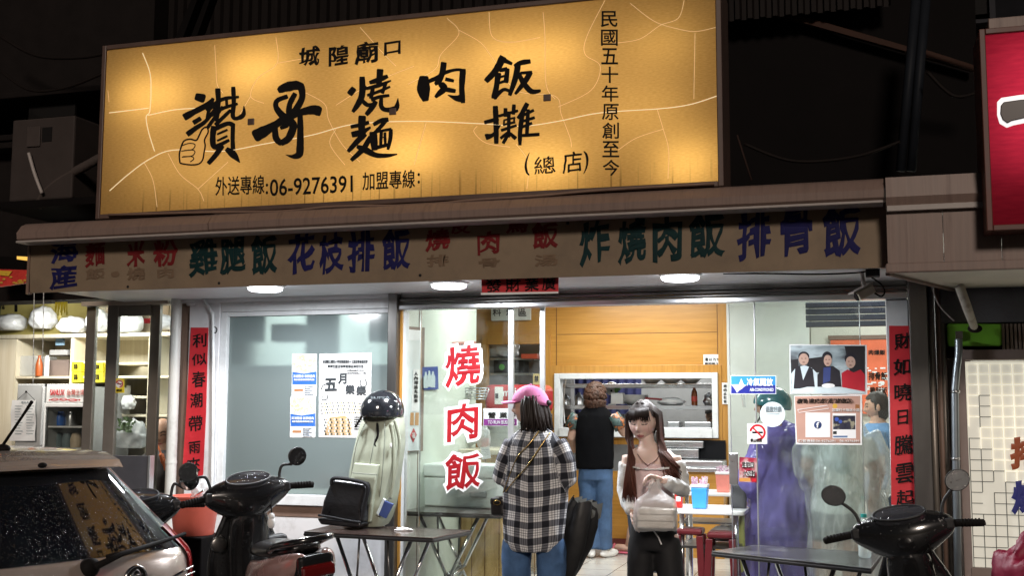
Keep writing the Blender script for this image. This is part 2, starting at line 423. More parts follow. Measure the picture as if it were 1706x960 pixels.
# window with frame, pane, sill
wx0, wx1 = wr + 0.002, at(648, 650, 0).x
gz0, gz1 = at(500, 825, 0).z, b[2] - 0.122
fr = MB().box((wx0, 0.012, gz0), (wx0 + 0.05, 0.10, gz1)).box((wx1 - 0.012, 0.012, gz0), (wx1, 0.10, gz1)).box((wx0 + 0.05, 0.02, gz1 - 0.03), (wx1 - 0.012, 0.10, gz1)).build('window', M['white_paint'], shop, bevel=0.003)
def frosted():
    m = bpy.data.materials.new('frosted_glass'); m.use_nodes = True; t = m.node_tree; t.nodes.remove(t.nodes['Principled BSDF']); o = t.nodes['Material Output']
    rf = t.nodes.new('ShaderNodeBsdfRefraction'); rf.inputs['Roughness'].default_value = 0.5; rf.inputs['IOR'].default_value = 1.12; rf.inputs[0].default_value = (0.80, 0.90, 0.90, 1)
    df = t.nodes.new('ShaderNodeBsdfDiffuse'); df.inputs[0].default_value = (0.33, 0.40, 0.40, 1)
    gl = t.nodes.new('ShaderNodeBsdfGlossy'); gl.inputs['Roughness'].default_value = 0.15
    m1 = t.nodes.new('ShaderNodeMixShader'); m1.inputs[0].default_value = 0.42; t.links.new(rf.outputs[0], m1.inputs[1]); t.links.new(df.outputs[0], m1.inputs[2])
    m2 = t.nodes.new('ShaderNodeMixShader'); m2.inputs[0].default_value = 0.05; t.links.new(m1.outputs[0], m2.inputs[1]); t.links.new(gl.outputs[0], m2.inputs[2])
    t.links.new(m2.outputs[0], o.inputs[0]); return m
MB().quad((wx0 + 0.05, 0.05, gz0), (wx1 - 0.012, 0.05, gz0), (wx1 - 0.012, 0.05, gz1 - 0.03), (wx0 + 0.05, 0.05, gz1 - 0.03)).build('pane', frosted(), fr)
MB().box((wx0, -0.03, gz0 - 0.07), (wx1, 0.12, gz0 - 0.001)).build('sill', M['white_paint'], fr, bevel=0.004)
MB().box((wx0, 0.0, gz0 - 0.15), (wx1, 0.12, gz0 - 0.072)).build('skirting_board', M['brown_trim'], shop, bevel=0.003)
lw_ = MB().box((wx0, 0.004, ZP), (wx1, 0.13, gz0 - 0.152)).build('low_wall', M['white_wall'], shop)
# shutter guides, post, housing and the rolled slats
gx0, gx1 = at(647, 650, 0).x, at(662, 650, 0).x
MB().box((gx0, -0.03, ZP), (gx1, 0.12, ZS)).build('shutter_guide', M['dark_steel'], shop, bevel=0.005)
px0, px1 = at(1518, 650, 0).x, at(1549, 650, 0).x
MB().box((px0, -0.04, ZP), (px1, 0.14, ZS)).build('shutter_guide', M['dark_steel'], shop, bevel=0.005)
zb = 2.252
sh = MB()
z = ZS
for k, (h, dep) in enumerate(((0.045, 0.03), (0.022, 0.0), (0.02, 0.012))):
    sh.box((gx1 + 0.002, dep, z - h + 0.002), (px0 - 0.002, 0.13, z - 0.002)); z -= h
slt = sh.build('shutter', M['dark_steel'], shop, bevel=0.006)
MB().box((gx1 + 0.004, -0.012, zb), (px0 - 0.003, 0.075, z - 0.003)).build('bottom_bar', M['steel'], slt, bevel=0.006)
# door jambs
jx = at(675, 650, 0.1).x
MB().box((gx1 + 0.002, 0.03, ZP), (gx1 + 0.016, 0.13, zb)).build('jamb', M['wood_trim'], shop)
MB().box((gx1 + 0.018, 0.05, ZP), (jx, 0.15, zb)).build('jamb', M['white_paint'], shop, bevel=0.003)
rj0 = at(1480, 650, 0.05).x
MB().box((rj0, 0.05, ZP), (px0 - 0.002, 0.16, zb)).build('jamb', M['white_paint'], shop, bevel=0.003)
# sliding glass doors: pane with metal stiles
def glass_door(x0, x1, Y, s0, s1, handle=None):
    d = MB()
    if s0: d.box((x0, Y - 0.012, ZF), (x0 + s0, Y + 0.012, zb + 0.05))
    if s1: d.box((x1 - s1, Y - 0.012, ZF), (x1, Y + 0.012, zb + 0.05))
    d.box((x0 + s0 + 0.001, Y - 0.012, ZF), (x1 - s1 - 0.001, Y + 0.012, ZF + 0.05))
    o = d.build('glass_door', M['alu'], shop, bevel=0.003)
    MB().box((x0 + s0 + 0.0005, Y - 0.004, ZF + 0.051), (x1 - s1 - 0.0005, Y + 0.004, zb + 0.05)).build('pane', M['glass'], o)
    if handle: MB().box((handle[0] - 0.027, Y - 0.032, handle[1]), (handle[0] + 0.027, Y - 0.0135, handle[2])).build('handle', M['steel'], o, bevel=0.006)
    return o
glass_door(jx + 0.002, at(856, 650, 0.1).x, 0.10, 0.0, at(856, 650, 0.1).x - at(847, 650, 0.1).x)
glass_door(at(700, 650, 0.15).x, at(908, 650, 0.15).x, 0.15, 0.004, at(908, 650, 0.15).x - at(900, 650, 0.15).x)
gdx = at(1216, 650, 0.15).x
glass_door(gdx, at(1436, 650, 0.15).x, 0.15, 0.004, 0.005, (at(1223, 780, 0.15).x, at(1223, 808, 0.13).z, at(1223, 755, 0.13).z))
glass_door(at(1258, 650, 0.1).x, rj0 - 0.001, 0.10, 0.008, 0.0)
# upper storey wall behind the sign and canopy
up = MB()
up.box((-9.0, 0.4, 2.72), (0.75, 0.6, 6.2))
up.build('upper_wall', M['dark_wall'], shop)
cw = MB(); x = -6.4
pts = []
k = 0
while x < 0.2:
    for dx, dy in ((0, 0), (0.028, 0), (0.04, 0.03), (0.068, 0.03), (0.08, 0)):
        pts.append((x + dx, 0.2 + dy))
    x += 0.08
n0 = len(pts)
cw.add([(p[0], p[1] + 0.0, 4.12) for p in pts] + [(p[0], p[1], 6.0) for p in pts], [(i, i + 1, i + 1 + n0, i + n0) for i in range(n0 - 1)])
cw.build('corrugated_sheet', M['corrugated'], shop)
# --- interior shell
ix0 = -3.0
yw = 1.72
MB().box((ix0 - 0.08, 0.16, ZF), (ix0, yw, 2.8)).build('side_wall', M['greenwhite'], shop)
MB().box((ix0 - 0.001, 0.45, ZF), (ix0 + 0.004, 0.455, 2.75)).build('seam', M['brown_trim'], shop)
MB().box((-7.5, 0.3, 2.8), (2.5, 7.0, 2.9)).build('interior_ceiling', M['cream_wall'], shop)
MB().box((1.6, 0.2, ZF), (1.7, 7.0, 2.8)).build('side_wall', M['cream_wall'], shop)
MB().box((-7.5, 6.6, ZF), (2.5, 6.7, 2.8)).build('rear_wall', M['grey_wall'], shop)

# ================================================================== wooden kitchen partition with serving hatch
YK = 3.7
kp = thing('kitchen_partition', 'golden wood-veneer partition with a white-framed serving hatch behind the girl', 'partition', (-2.4, YK, ZF))
KX0, KX1 = -4.6, at(1213, 600, YK).x
hx0, hx1 = at(925, 670, YK).x, at(1197, 670, YK).x
hz0, hz1 = at(1060, 722, YK).z, at(1060, 622, YK).z
ox0, ox1 = at(812, 640, YK).x, at(903, 640, YK).x
oz0, oz1 = at(860, 706, YK).z, at(860, 574, YK).z
pan = MB()
pan.box((ox1, YK, ZF + 0.1), (hx0, YK + 0.06, 2.8)); pan.box((hx0, YK, hz1), (hx1, YK + 0.06, 2.8))
pan.box((hx1, YK, ZF + 0.1), (KX1, YK + 0.06, 2.8)); pan.box((hx0, YK, ZF + 0.1), (hx1, YK + 0.06, 1.0))
pan.box((KX0, YK, ZF + 0.1), (ox0, YK + 0.06, 2.8)); pan.box((ox0, YK, oz1), (ox1, YK + 0.06, 2.8)); pan.box((ox0, YK, ZF + 0.1), (ox1, YK + 0.06, oz0))
pan.build('veneer_panel', M['wood_yellow'], kp)
MB().box((KX0, YK - 0.015, ZF), (KX1, YK + 0.05, ZF + 0.098)).build('baseboard', mat('maroon_board', (0.16, 0.035, 0.03), 0.4), kp)
tr = MB()
for (x0, x1, z0, z1) in ((hx0 - 0.09, hx0 - 0.001, hz0 - 0.11, hz1 + 0.075), (hx1 + 0.001, hx1 + 0.035, hz0 - 0.11, hz1 + 0.075), (hx0 - 0.001, hx1 + 0.001, hz1 + 0.001, hz1 + 0.075), (hx0 - 0.001, hx1 + 0.001, hz0 - 0.11, hz0 - 0.045)):
    tr.box((x0, YK - 0.02, z0), (x1, YK - 0.001, z1))
for (x0, x1, z0, z1) in ((ox0 - 0.06, ox0, oz0 - 0.05, oz1 + 0.09), (ox1, ox1 + 0.09, oz0 - 0.05, oz1 + 0.09), (ox0 + 0.001, ox1 - 0.001, oz1, oz1 + 0.09)):
    tr.box((x0, YK - 0.018, z0), (x1, YK - 0.002, z1))
tr.box((KX1 - 0.09, YK - 0.012, ZF + 0.1), (KX1, YK - 0.001, 2.78))
tr.build('trim', M['wood_trim'], kp, bevel=0.003)
gv = MB()
zg = at(1000, 557, YK).z
for zz in (zg, zg + 0.47): gv.box((ox1 + 0.15, YK - 0.003, zz), (KX1 - 0.095, YK + 0.001, zz + 0.005))
gv.box((KX1 - 0.098, YK - 0.004, hz1 + 0.08), (KX1 - 0.093, YK + 0.001, 2.78)); gv.box((ox1 + 0.145, YK - 0.004, hz1 + 0.08), (ox1 + 0.15, YK + 0.001, 2.78))
gv.build('groove', mat('groove_dark', (0.16, 0.07, 0.015), 0.5), kp)
hf = MB()
w = 0.055
hf.box((hx0, YK - 0.045, hz0 - 0.04), (hx0 + w, YK + 0.10, hz1)); hf.box((hx1 - w, YK - 0.045, hz0 - 0.04), (hx1, YK + 0.10, hz1))
hf.box((hx0 + w, YK - 0.045, hz1 - w), (hx1 - w, YK + 0.10, hz1)); hf.box((hx0 + w, YK - 0.07, hz0 - 0.04), (hx1 - w, YK + 0.10, hz0 + 0.045))
hf.build('hatch_frame', M['white_paint'], kp, bevel=0.005)
# paper notes on the partition
pn = pbox(1172, 591, 1202, 623, YK - 0.006, 0.002).build('handwritten_note', M['paper']); tag(pn, 'small white handwritten note taped on the wood above the hatch corner', 'note')
write(MB(), [('豬 65 75 90', 1175, 596, 1199, 602), ('雞腿飯 95', 1174, 604, 1199, 609), ('加蛋 15', 1177, 611, 1196, 615), ('湯 30 40', 1174, 617, 1199, 621)], YK - 0.006, 0.012, wob=0.03).build('handwriting', M['ink'], pn)
for (bx, label, txt) in (((888, 623, 900, 655), 'narrow yellow paper strip on the wood left of the hatch', ''), ((1203, 638, 1213, 674), 'narrow white paper strip on the wood right of the hatch', '請由此取餐')):
    o = pbox(*bx, YK - 0.024, 0.002).build('paper_strip', M['paper'] if txt else mat('yellowed_paper', (0.75, 0.6, 0.25), 0.6)); tag(o, label, 'note')
    if txt:
        write(MB(), [(c, 1205.5, 641 + 6.5 * i, 1210.5, 646 + 6.5 * i) for i, c in enumerate(txt)], YK - 0.024, 0.01).build('lettering', M['ink'], o)
    else: write(MB(), [('禁', 890.5, 626, 897.5, 637), ('止', 890.5, 641, 897.5, 652)], YK - 0.024, 0.02).build('lettering', M['ink'], o)
# right part of the dining room: grey wall and the bright wall beyond
gw = MB().box((KX1 + 0.002, YK - 0.1, ZF), (at(1350, 600, YK).x, YK + 0.08, 2.8)).build('grey_wall', M['grey_wall']); tag(gw, 'plain grey-green wall right of the wood partition', 'wall')
cwl = MB().box((at(1350, 600, YK).x + 0.002, YK + 0.2, ZF), (1.6, YK + 0.3, 2.8)).build('cream_wall', M['cream_wall']); tag(cwl, 'cream wall carrying the orange menu board at the right', 'wall')
sb = MB()
z1 = at(1400, 503, 3.0).z; z0 = at(1400, 546, 3.0).z
for k in range(4): sb.box((at(1342, 520, 3.0).x, 3.0, z0 + (z1 - z0) * k / 4 + 0.008), (0.9, 3.05 + 0.02 * (k % 2), z0 + (z1 - z0) * (k + 1) / 4))
o = sb.build('dark_slat_blind', mat('blueblack', (0.03, 0.035, 0.055), 0.45, var=0.2), bevel=0.004); tag(o, 'dark blue slatted panel high on the wall behind the right glass', 'blind')
mb_ = thing('menu_board', 'orange and white menu board with black writing on the cream wall', 'menu board', at(1460, 640, 3.8))
bx = aabb(1385, 566, 1500, 690, 3.85, 0.03); MB().box(*bx).build('board', mat('orange_board', (0.75, 0.16, 0.07), 0.5), mb_)
MB().box((bx[0][0] - 0.02, 3.84, bx[1][2] + 0.002), (bx[1][0] + 0.02, 3.88, bx[1][2] + 0.04)).build('rail', M['brown_trim'], mb_)
write(MB(), [('肉燥飯', 1447, 583, 1475, 592), ('排骨飯', 1447, 620, 1478, 634), ('雞腿飯', 1449, 645, 1478, 660), ('乾麵', 1444, 664, 1474, 680)], 3.85, 0.03).build('lettering', M['ink'], mb_)
bd = MB()
for i in range(26):
    x = 1440 + random.random() * 40; y = 608 + random.random() * 74; w = 3 + random.random() * 8
    bd.slab([at(x, y, 3.846), at(x + w, y, 3.846), at(x + w, y + 2.5, 3.846), at(x, y + 2.5, 3.846)], (0, 0.003, 0))
bd.build('price_strips', M['paper'], mb_)

# ================================================================== kitchen behind the hatch
MB().box((hx0 - 1.8, 5.6, ZF), (KX1, 5.7, 2.8)).build('kitchen_wall', mat('kitchen_wall', (0.24, 0.24, 0.24), 0.5), kp)
cu = MB(); x0, x1 = at(955, 650, 5.4).x, at(1068, 650, 5.4).x
n = 40
cu.add([(x0 + (x1 - x0) * i / n, 5.4 + 0.02 * math.sin(i * 1.3), zz) for zz in (at(1000, 690, 5.4).z, at(1000, 625, 5.4).z) for i in range(n + 1)], [(i, i + 1, i + n + 2, i + n + 1) for i in range(n)])
o = cu.build('navy_curtain', mat('navy', (0.014, 0.016, 0.07), 0.8), smooth=True); tag(o, 'navy blue cloth curtain hanging at the back of the kitchen', 'curtain')
rk = thing('steel_rack', 'stainless steel shelf rack standing behind the serving hatch', 'rack', ((hx0 + hx1) / 2, 4.0, ZF))
for z in (at(1060, 640, 4.05).z, at(1060, 676, 4.05).z, at(1060, 712, 4.05).z):
    MB().box((hx0 - 0.1, 3.95, z - 0.04), (hx1 + 0.1, 4.3, z)).build('shelf', M['steel'], rk, bevel=0.004)
for x in (hx0 + 0.09, hx1 - 0.045): MB().box((x, 3.96, ZF), (x + 0.035, 3.995, 2.0)).build('post', M['steel'], rk)
Z1, Z2, Z3 = at(1060, 640, 4.05).z, at(1060, 676, 4.05).z, at(1060, 712, 4.05).z
def bowlstack(px, w, z, n, label, kind='bowl'):
    c = at(px, 660, 4.1); r = w
    t = MB()
    for k in range(n):
        zz = z + k * 0.016
        t.lathe([(0.45 * r, zz), (0.8 * r, zz + 0.03), (r, zz + 0.055), (r * 0.96, zz + 0.053), (0.4 * r, zz + 0.01)], (c.x, 4.12, 0.002), 24)
    o = t.build('plate_stack' if n > 1 else 'steel_bowl', M['chrome'] if kind == 'steel' else M['white_plastic'], smooth=True, angle=40); tag(o, label, 'plates' if n > 1 else 'bowl')
def dome(px, w, z, h, label):
    c = at(px, 660, 4.1)
    o = MB().lathe([(w, z + 0.001), (w, z + 0.012), (w * .9, z + h * .5), (w * .6, z + h * .85), (0.02, z + h), (0.014, z + h + 0.02), (0, z + h + 0.02)], (c.x, 4.12, 0), 24).build('steel_pot_lid', M['steel'], smooth=True, angle=40); tag(o, label, 'pot lid')
dome(942, 0.07, Z2, 0.10, 'steel domed lid at the left end of the hatch shelf')
dome(964, 0.07, Z2, 0.11, 'second steel domed lid beside the curly-haired head')
bowlstack(1057, 0.14, Z2, 4, 'stack of white plates on the middle hatch shelf', 'w')
for i, px in enumerate((1085, 1118, 1150)):
    bowlstack(px, 0.11, Z1, 2, ['white plates on the top hatch shelf, left of three stacks', 'white plates on the top hatch shelf, middle of three stacks', 'white plates on the top hatch shelf, right of three stacks'][i], 'w')
o = MB().box(*aabb(1018, 655, 1038, 674, 4.02, 0.1)).build('planter', M['white_plastic'], bevel=0.006); tag(o, 'white square planter with a small cactus on the hatch shelf', 'planter')
pc = at(1027, 648, 4.07)
MB().ell((pc.x, pc.y, pc.z - 0.01), (0.02, 0.02, 0.04)).ell((pc.x + 0.03, pc.y, pc.z + 0.01), (0.016, 0.016, 0.03)).build('cactus', mat('cactus', (0.1, 0.25, 0.06), 0.6), o, smooth=True)
c = at(1019, 648, 4.2)
o = MB().lathe([(0.0, -0.01), (0.065, -0.01), (0.07, 0), (0.065, 0.012), (0, 0.014)], (c.x, c.y, c.z), 24, Matrix.Rotation(R_(90), 3, 'X')).build('plate_fan', M['white_plastic'], smooth=True, angle=40); tag(o, 'round white fan face on the shelf above the planter', 'fan')
for dx, dz in ((-.02, .015), (.02, .015), (0, -.02)): MB().ell((c.x + dx, c.y - 0.012, c.z + dz), (0.012, 0.006, 0.012)).build('vent', M['black_metal'], o, smooth=True)
MB().lathe([(0.04, 0), (0.04, 0.01), (0.012, 0.015), (0.012, c.z - Z2 - 0.06), (0, c.z - Z2 - 0.06)], (c.x, c.y + 0.01, Z2 + 0.001), 16).build('stand', M['white_plastic'], o)
c = at(1157, 676, 4.08)
o = MB().lathe([(0.028, 0), (0.03, 0.01), (0.03, 0.10), (0.027, 0.13), (0.012, 0.165), (0.012, 0.18), (0, 0.18)], (c.x, c.y, Z2 + 0.001), 20).build('tea_bottle', mat('tea', (0.25, 0.06, 0.012), 0.12, var=0, coat=0.5), smooth=True, angle=50); tag(o, 'amber plastic drink bottle on the hatch shelf', 'bottle')
MB().lathe([(0.0135, 0.178), (0.0135, 0.2), (0, 0.2)], (c.x, c.y, Z2 + 0.001), 16).build('cap', mat('orange_cap', (0.6, 0.12, 0.03), 0.4), o)
MB().lathe([(0.0305, 0.04), (0.0305, 0.09)], (c.x, c.y, Z2 + 0.001), 20).build('wrapper', mat('red_wrap', (0.5, 0.05, 0.03), 0.4), o)
def plastic_bag(name, c, r, label, m, seed=1, amp=0.25, parent=None, h=None):
    b = MB().ell((0, 0, 0), 1.0, nu=36, nv=24)
    for i, v in enumerate(b.v):
        q = noise.noise(v * 2.2 + Vector((seed, 0, 0))) * amp + noise.noise(v * 5.5 + Vector((0, seed, 0))) * amp * .5
        v = v * (1 + q); v.z = max(v.z, -0.75)
        b.v[i] = Vector((v.x * r[0], v.y * r[1], v.z * r[2])) + Vector(c)
    o = b.build(name, m, parent, smooth=True)
    if label: tag(o, label, 'bag')
    return o
mat('thin_plastic', (0.78, 0.8, 0.82), 0.3, var=0.05, bump=0.5, bscale=25, coat=0.3)
mat('clear_plastic', (0.7, 0.73, 0.74), 0.2, alpha=0.5, var=0.05, bump=0.6, bscale=22)
c = at(1118, 668, 4.1); plastic_bag('folded_cloth', (c.x, c.y, Z2 + 0.035), (0.13, 0.08, 0.045), 'folded white cloth on the hatch shelf beside a red tray', M['thin_plastic'], 3, 0.15)
c = at(1090, 662, 4.1); o = MB().obox((c.x, c.y, Z2 + 0.065), (0.17, 0.1, 0.02), Matrix.Rotation(R_(4), 3, 'Y')).build('red_tray', mat('red_tray', (0.25, 0.02, 0.025), 0.35), bevel=0.006); tag(o, 'dark red tray propped on the hatch shelf', 'tray')
c = at(1183, 665, 4.1); plastic_bag('utensil_heap', (c.x, c.y, Z2 + 0.05), (0.06, 0.08, 0.07), 'grey bundled utensils at the right end of the hatch shelf', M['steel'], 9, 0.3)
for (a0, a1, lab) in ((1112, 1132, 'small steel food tray on the lower hatch shelf'), (1140, 1185, 'long steel food tray on the lower hatch shelf')):
    A, B = aabb(a0, 703, a1, 711, 3.99, 0.22, Z3 + 0.001); o = MB().box(A, (B[0], B[1], Z3 + 0.055)).build('food_tray', M['steel'], bevel=0.006); tag(o, lab, 'tray')
c = at(944, 705, 4.05); o = MB().lathe([(0.05, 0), (0.055, 0.08), (0.05, 0.09), (0, 0.09)], (c.x, 4.1, Z3 + 0.001), 18).build('black_jar', M['black_metal'], smooth=True, angle=40); tag(o, 'squat black jar at the left end of the lower hatch shelf', 'jar')
o = MB().tube(smooth_line([tuple(at(944, 626, 3.93)), tuple(at(940, 655, 3.93)), tuple(at(939, 680, 3.93)), tuple(at(941, 706, 3.93))]), 0.006, 6).build('white_string', M['white_plastic'], smooth=True); tag(o, 'thin white cord hanging in the left of the hatch', 'string')
# counter of steel trays under the hatch (seen right of the girl)
ct = thing('steel_counter', 'stainless steel serving counter with food pans below the hatch', 'counter', (at(1160, 800, 3.4).x, 3.45, ZF))
A = at(1105, 782, 3.35); B = at(1206, 782, 3.35)
MB().box((A.x - .08, 3.3, ZF), (B.x, YK - 0.03, A.z - 0.02)).build('cabinet', M['wood_yellow'], ct)
MB().box((A.x - .1, 3.27, A.z - 0.018), (B.x + .01, YK - 0.03, A.z + 0.02)).build('top', M['steel'], ct, bevel=0.006)
for (x0, x1, zt, y0) in ((1132, 1205, 768, 3.32), (1110, 1150, 778, 3.3)):
    q = aabb(x0, zt, x1, 790, y0, 0.3, A.z + 0.021); MB().box(q[0], q[1]).build('food_pan', M['steel'], ct, bevel=0.01)
dk = MB().box((at(1095, 760, YK - .03).x, YK - 0.028, at(1100, 768, YK).z), (at(1210, 760, YK).x, YK - 0.026, at(1100, 733, YK).z)).build('opening_shade', M['blackish'], ct)  # thin black sheet stands in for the shade of the lower opening
for k, (x0, x1, y0, y1) in enumerate(((1100, 1172, 735, 747), (1100, 1164, 748, 764))):
    MB().box(*aabb(x0, y0, x1, y1, YK - 0.09, 0.06)).build('pan_side', M['steel'], ct, bevel=0.01)

# ================================================================== canopy, banner and lamps
YB = -1.0
cp = thing('shop_canopy', 'pinkish-brown metal canopy edge with white underside running under the yellow sign', 'canopy', (-2.5, -0.5, 2.5))
gp = [(-5.09, 2.61), (-5.09, 2.765), (-3.72, 2.755)]
bd1 = MB(); xs = [-5.1, -3.735]
def prof(x0, x1, z0, z1):
    return MB().loft([[(x, -1.13, z0), (x, -1.145, z0 + 0.012), (x, -1.15, z0 + 0.05), (x, -1.11, z1 - 0.02), (x, -1.07, z1), (x, -0.55, z1 + 0.03), (x, -0.55, z1 + 0.01), (x, -1.03, z1 - 0.03), (x, -1.04, z0)] for x in (x0, x1)])
prof(-5.12, -3.735, 2.647, 2.766).build('gutter_trim', M['pinkmetal'], cp, smooth=True, angle=30)
prof(-3.73, 0.135, 2.65, 2.77).build('gutter_trim', M['pinkmetal'], cp, smooth=True, angle=30)
MB().box((-5.12, -1.155, 2.632), (0.13, -1.022, 2.646)).build('drip_edge', M['pinktrim'], cp, bevel=0.004)
MB().box((-5.15, -0.96, 2.362), (-2.97, 0.16, 2.376)).box((-2.965, -0.96, 2.362), (0.3, -0.002, 2.376)).build('soffit', M['soffit'], cp)
MB().slab([(-5.15, -0.56, 2.82), (0.13, -0.56, 2.82), (0.13, 0.4, 2.95), (-5.15, 0.4, 2.95)], (0, 0, -0.03)).build('canopy_roof', M['dark_wall'], cp)
tr2 = MB().box((-4.72, -0.02, 2.335), (gx0, 0.0, 2.361)).build('edge_strip', M['soffit'], cp)
bn = thing('menu_banner', 'long faded beige banner of painted dish names hanging under the canopy', 'banner', (-2.5, YB, 2.5))
MB().slab([at(50, 402, YB), at(1470, 338, YB), at(1470, 446, YB), at(50, 488, YB)], (0, 0.02, 0)).build('panel', M['banner'], bn)
blue, green, red = mat('paint_blue', (0.014, 0.014, 0.075), 0.55, spec=.08, var=0.25), mat('paint_green', (0.008, 0.028, 0.03), 0.55, spec=.08, var=0.25), mat('paint_red', (0.14, 0.014, 0.016), 0.55, spec=.08, var=0.25)
ghost = mat('paint_ghost', (0.165, 0.112, 0.075), 0.6, spec=.08, var=0.2)
kw = dict(bold=0.030, skew=0.12, wob=0.085, thick=0.002)
for nm_, m_, gs in (('blue_lettering', blue, ([('海', 84, 402, 130, 438), ('産', 82, 441, 130, 482)], [('花', 480, 389, 526, 455), ('枝', 531, 388, 574, 455), ('排', 580, 386, 624, 452), ('飯', 636, 381, 684, 452)], [('排', 1229, 351, 1284, 431), ('骨', 1299, 346, 1355, 424), ('飯', 1370, 342, 1434, 427)])),
    ('green_lettering', green, ([('雞', 315, 397, 363, 459), ('腿', 366, 395, 411, 456), ('飯', 418, 391, 462, 457)], [('炸', 966, 366, 1016, 441), ('燒', 1029, 363, 1078, 439), ('肉', 1087, 360, 1136, 435), ('飯', 1147, 354, 1208, 432)])),
    ('red_lettering', red, ([('麵', 142, 404, 176, 444), ('米', 211, 402, 243, 444), ('粉', 256, 401, 297, 443)], [('燒', 709, 381, 750, 418), ('肉', 795, 385, 833, 424), ('飯', 886, 370, 930, 414), ('皮', 751, 366, 785, 390), ('烏', 842, 364, 880, 388)]))):
    for g_ in gs: write(MB(), g_, YB, **kw).build(nm_, m_, bn)
write(MB(), [('飯', 142, 447, 176, 466), ('．', 185, 452, 200, 462), ('燒', 212, 446, 242, 467), ('肉', 262, 446, 290, 464), ('排', 712, 424, 748, 444), ('骨', 798, 430, 832, 446), ('湯', 890, 424, 930, 444)], YB, **kw).build('faded_lettering', ghost, bn)
MB().box((at(50, 450, YB).x - 0.02, YB - 0.006, 2.32), (at(50, 450, YB).x + 0.0, YB + 0.03, 2.66)).build('edge_bar', M['brown_trim'], bn)
MB().box((at(1470, 400, YB).x - 0.01, YB - 0.006, 2.32), (at(1470, 400, YB).x + 0.03, YB + 0.03, 2.66)).build('edge_bar', M['brown_trim'], bn)
nl = MB()
for x, y in ((213, 478), (365, 472), (1050, 396), (698, 378), (946, 372), (700, 459)): p = at(x, y, YB); nl.lathe([(0.009, -0.004), (0.009, 0.0), (0, 0.001)], p + Vector((0, -0.002, 0)), 10, Matrix.Rotation(R_(90), 3, 'X'))
nl.build('screws', M['black_metal'], bn)
# lamps under the soffit
lampd = emit_mat('lamp_diffuser', (0.93, 0.96, 1.0), 9.0)
for i, (x, y, lab) in enumerate(((442, 481, 'round white ceiling lamp under the canopy above the frosted window'), (748, 476, 'round white ceiling lamp under the canopy above the red vinyl letters'), (1133, 463, 'round white ceiling lamp under the canopy above the door opening'))):
    p = atz(x, y, 2.342)
    t = thing('ceiling_lamp', lab, 'lamp', (p.x, p.y, 2.36), group='round lamps under the canopy')
    MB().lathe([(0.118, 0.0), (0.12, -0.008), (0.112, -0.014), (0, -0.014)], (p.x, p.y, 2.361), 32).build('housing', M['white_plastic'], t, smooth=True, angle=40)
    MB().lathe([(0.108, -0.015), (0.106, -0.028), (0.09, -0.036), (0, -0.039)], (p.x, p.y, 2.361), 32).build('diffuser', lampd, t, smooth=True)
    l = bpy.data.lights.new('lamp_light', 'AREA'); l.shape = 'DISK'; l.size = 0.2; l.energy = 43; l.color = (0.93, 0.96, 1.0)
    lo = bpy.data.objects.new('lamp_light', l); COL.objects.link(lo); lo.location = (p.x, p.y, 2.318)
# interior fluorescent light (the room's own ceiling tubes, above the shutter line)
for (x, y, w_) in ((-2.2, 1.2, 37), (-0.6, 1.6, 37), (-2.0, 2.9, 37), (0.2, 3.0, 26)):
    lamp_area('ceiling_tube', (x, y, 2.74), 1.2, 0.25, w_, (0.97, 1.0, 0.96))
lamp_area('kitchen_tube', (-2.0, 4.9, 2.6), 1.4, 0.3, 45, (0.97, 1.0, 0.98))
lamp_area('store_fill', (-5.7, 0.2, 2.33), 1.0, 0.12, 30, (1.0, 0.98, 0.9), (R_(35), 0, 0))  # unseen fill lamp added near the store front, tilted onto the shelf goods
lamp_area('frosted_room_tube', (-4.3, 1.3, 2.7), 0.8, 0.3, 22, (0.95, 1.0, 1.0))

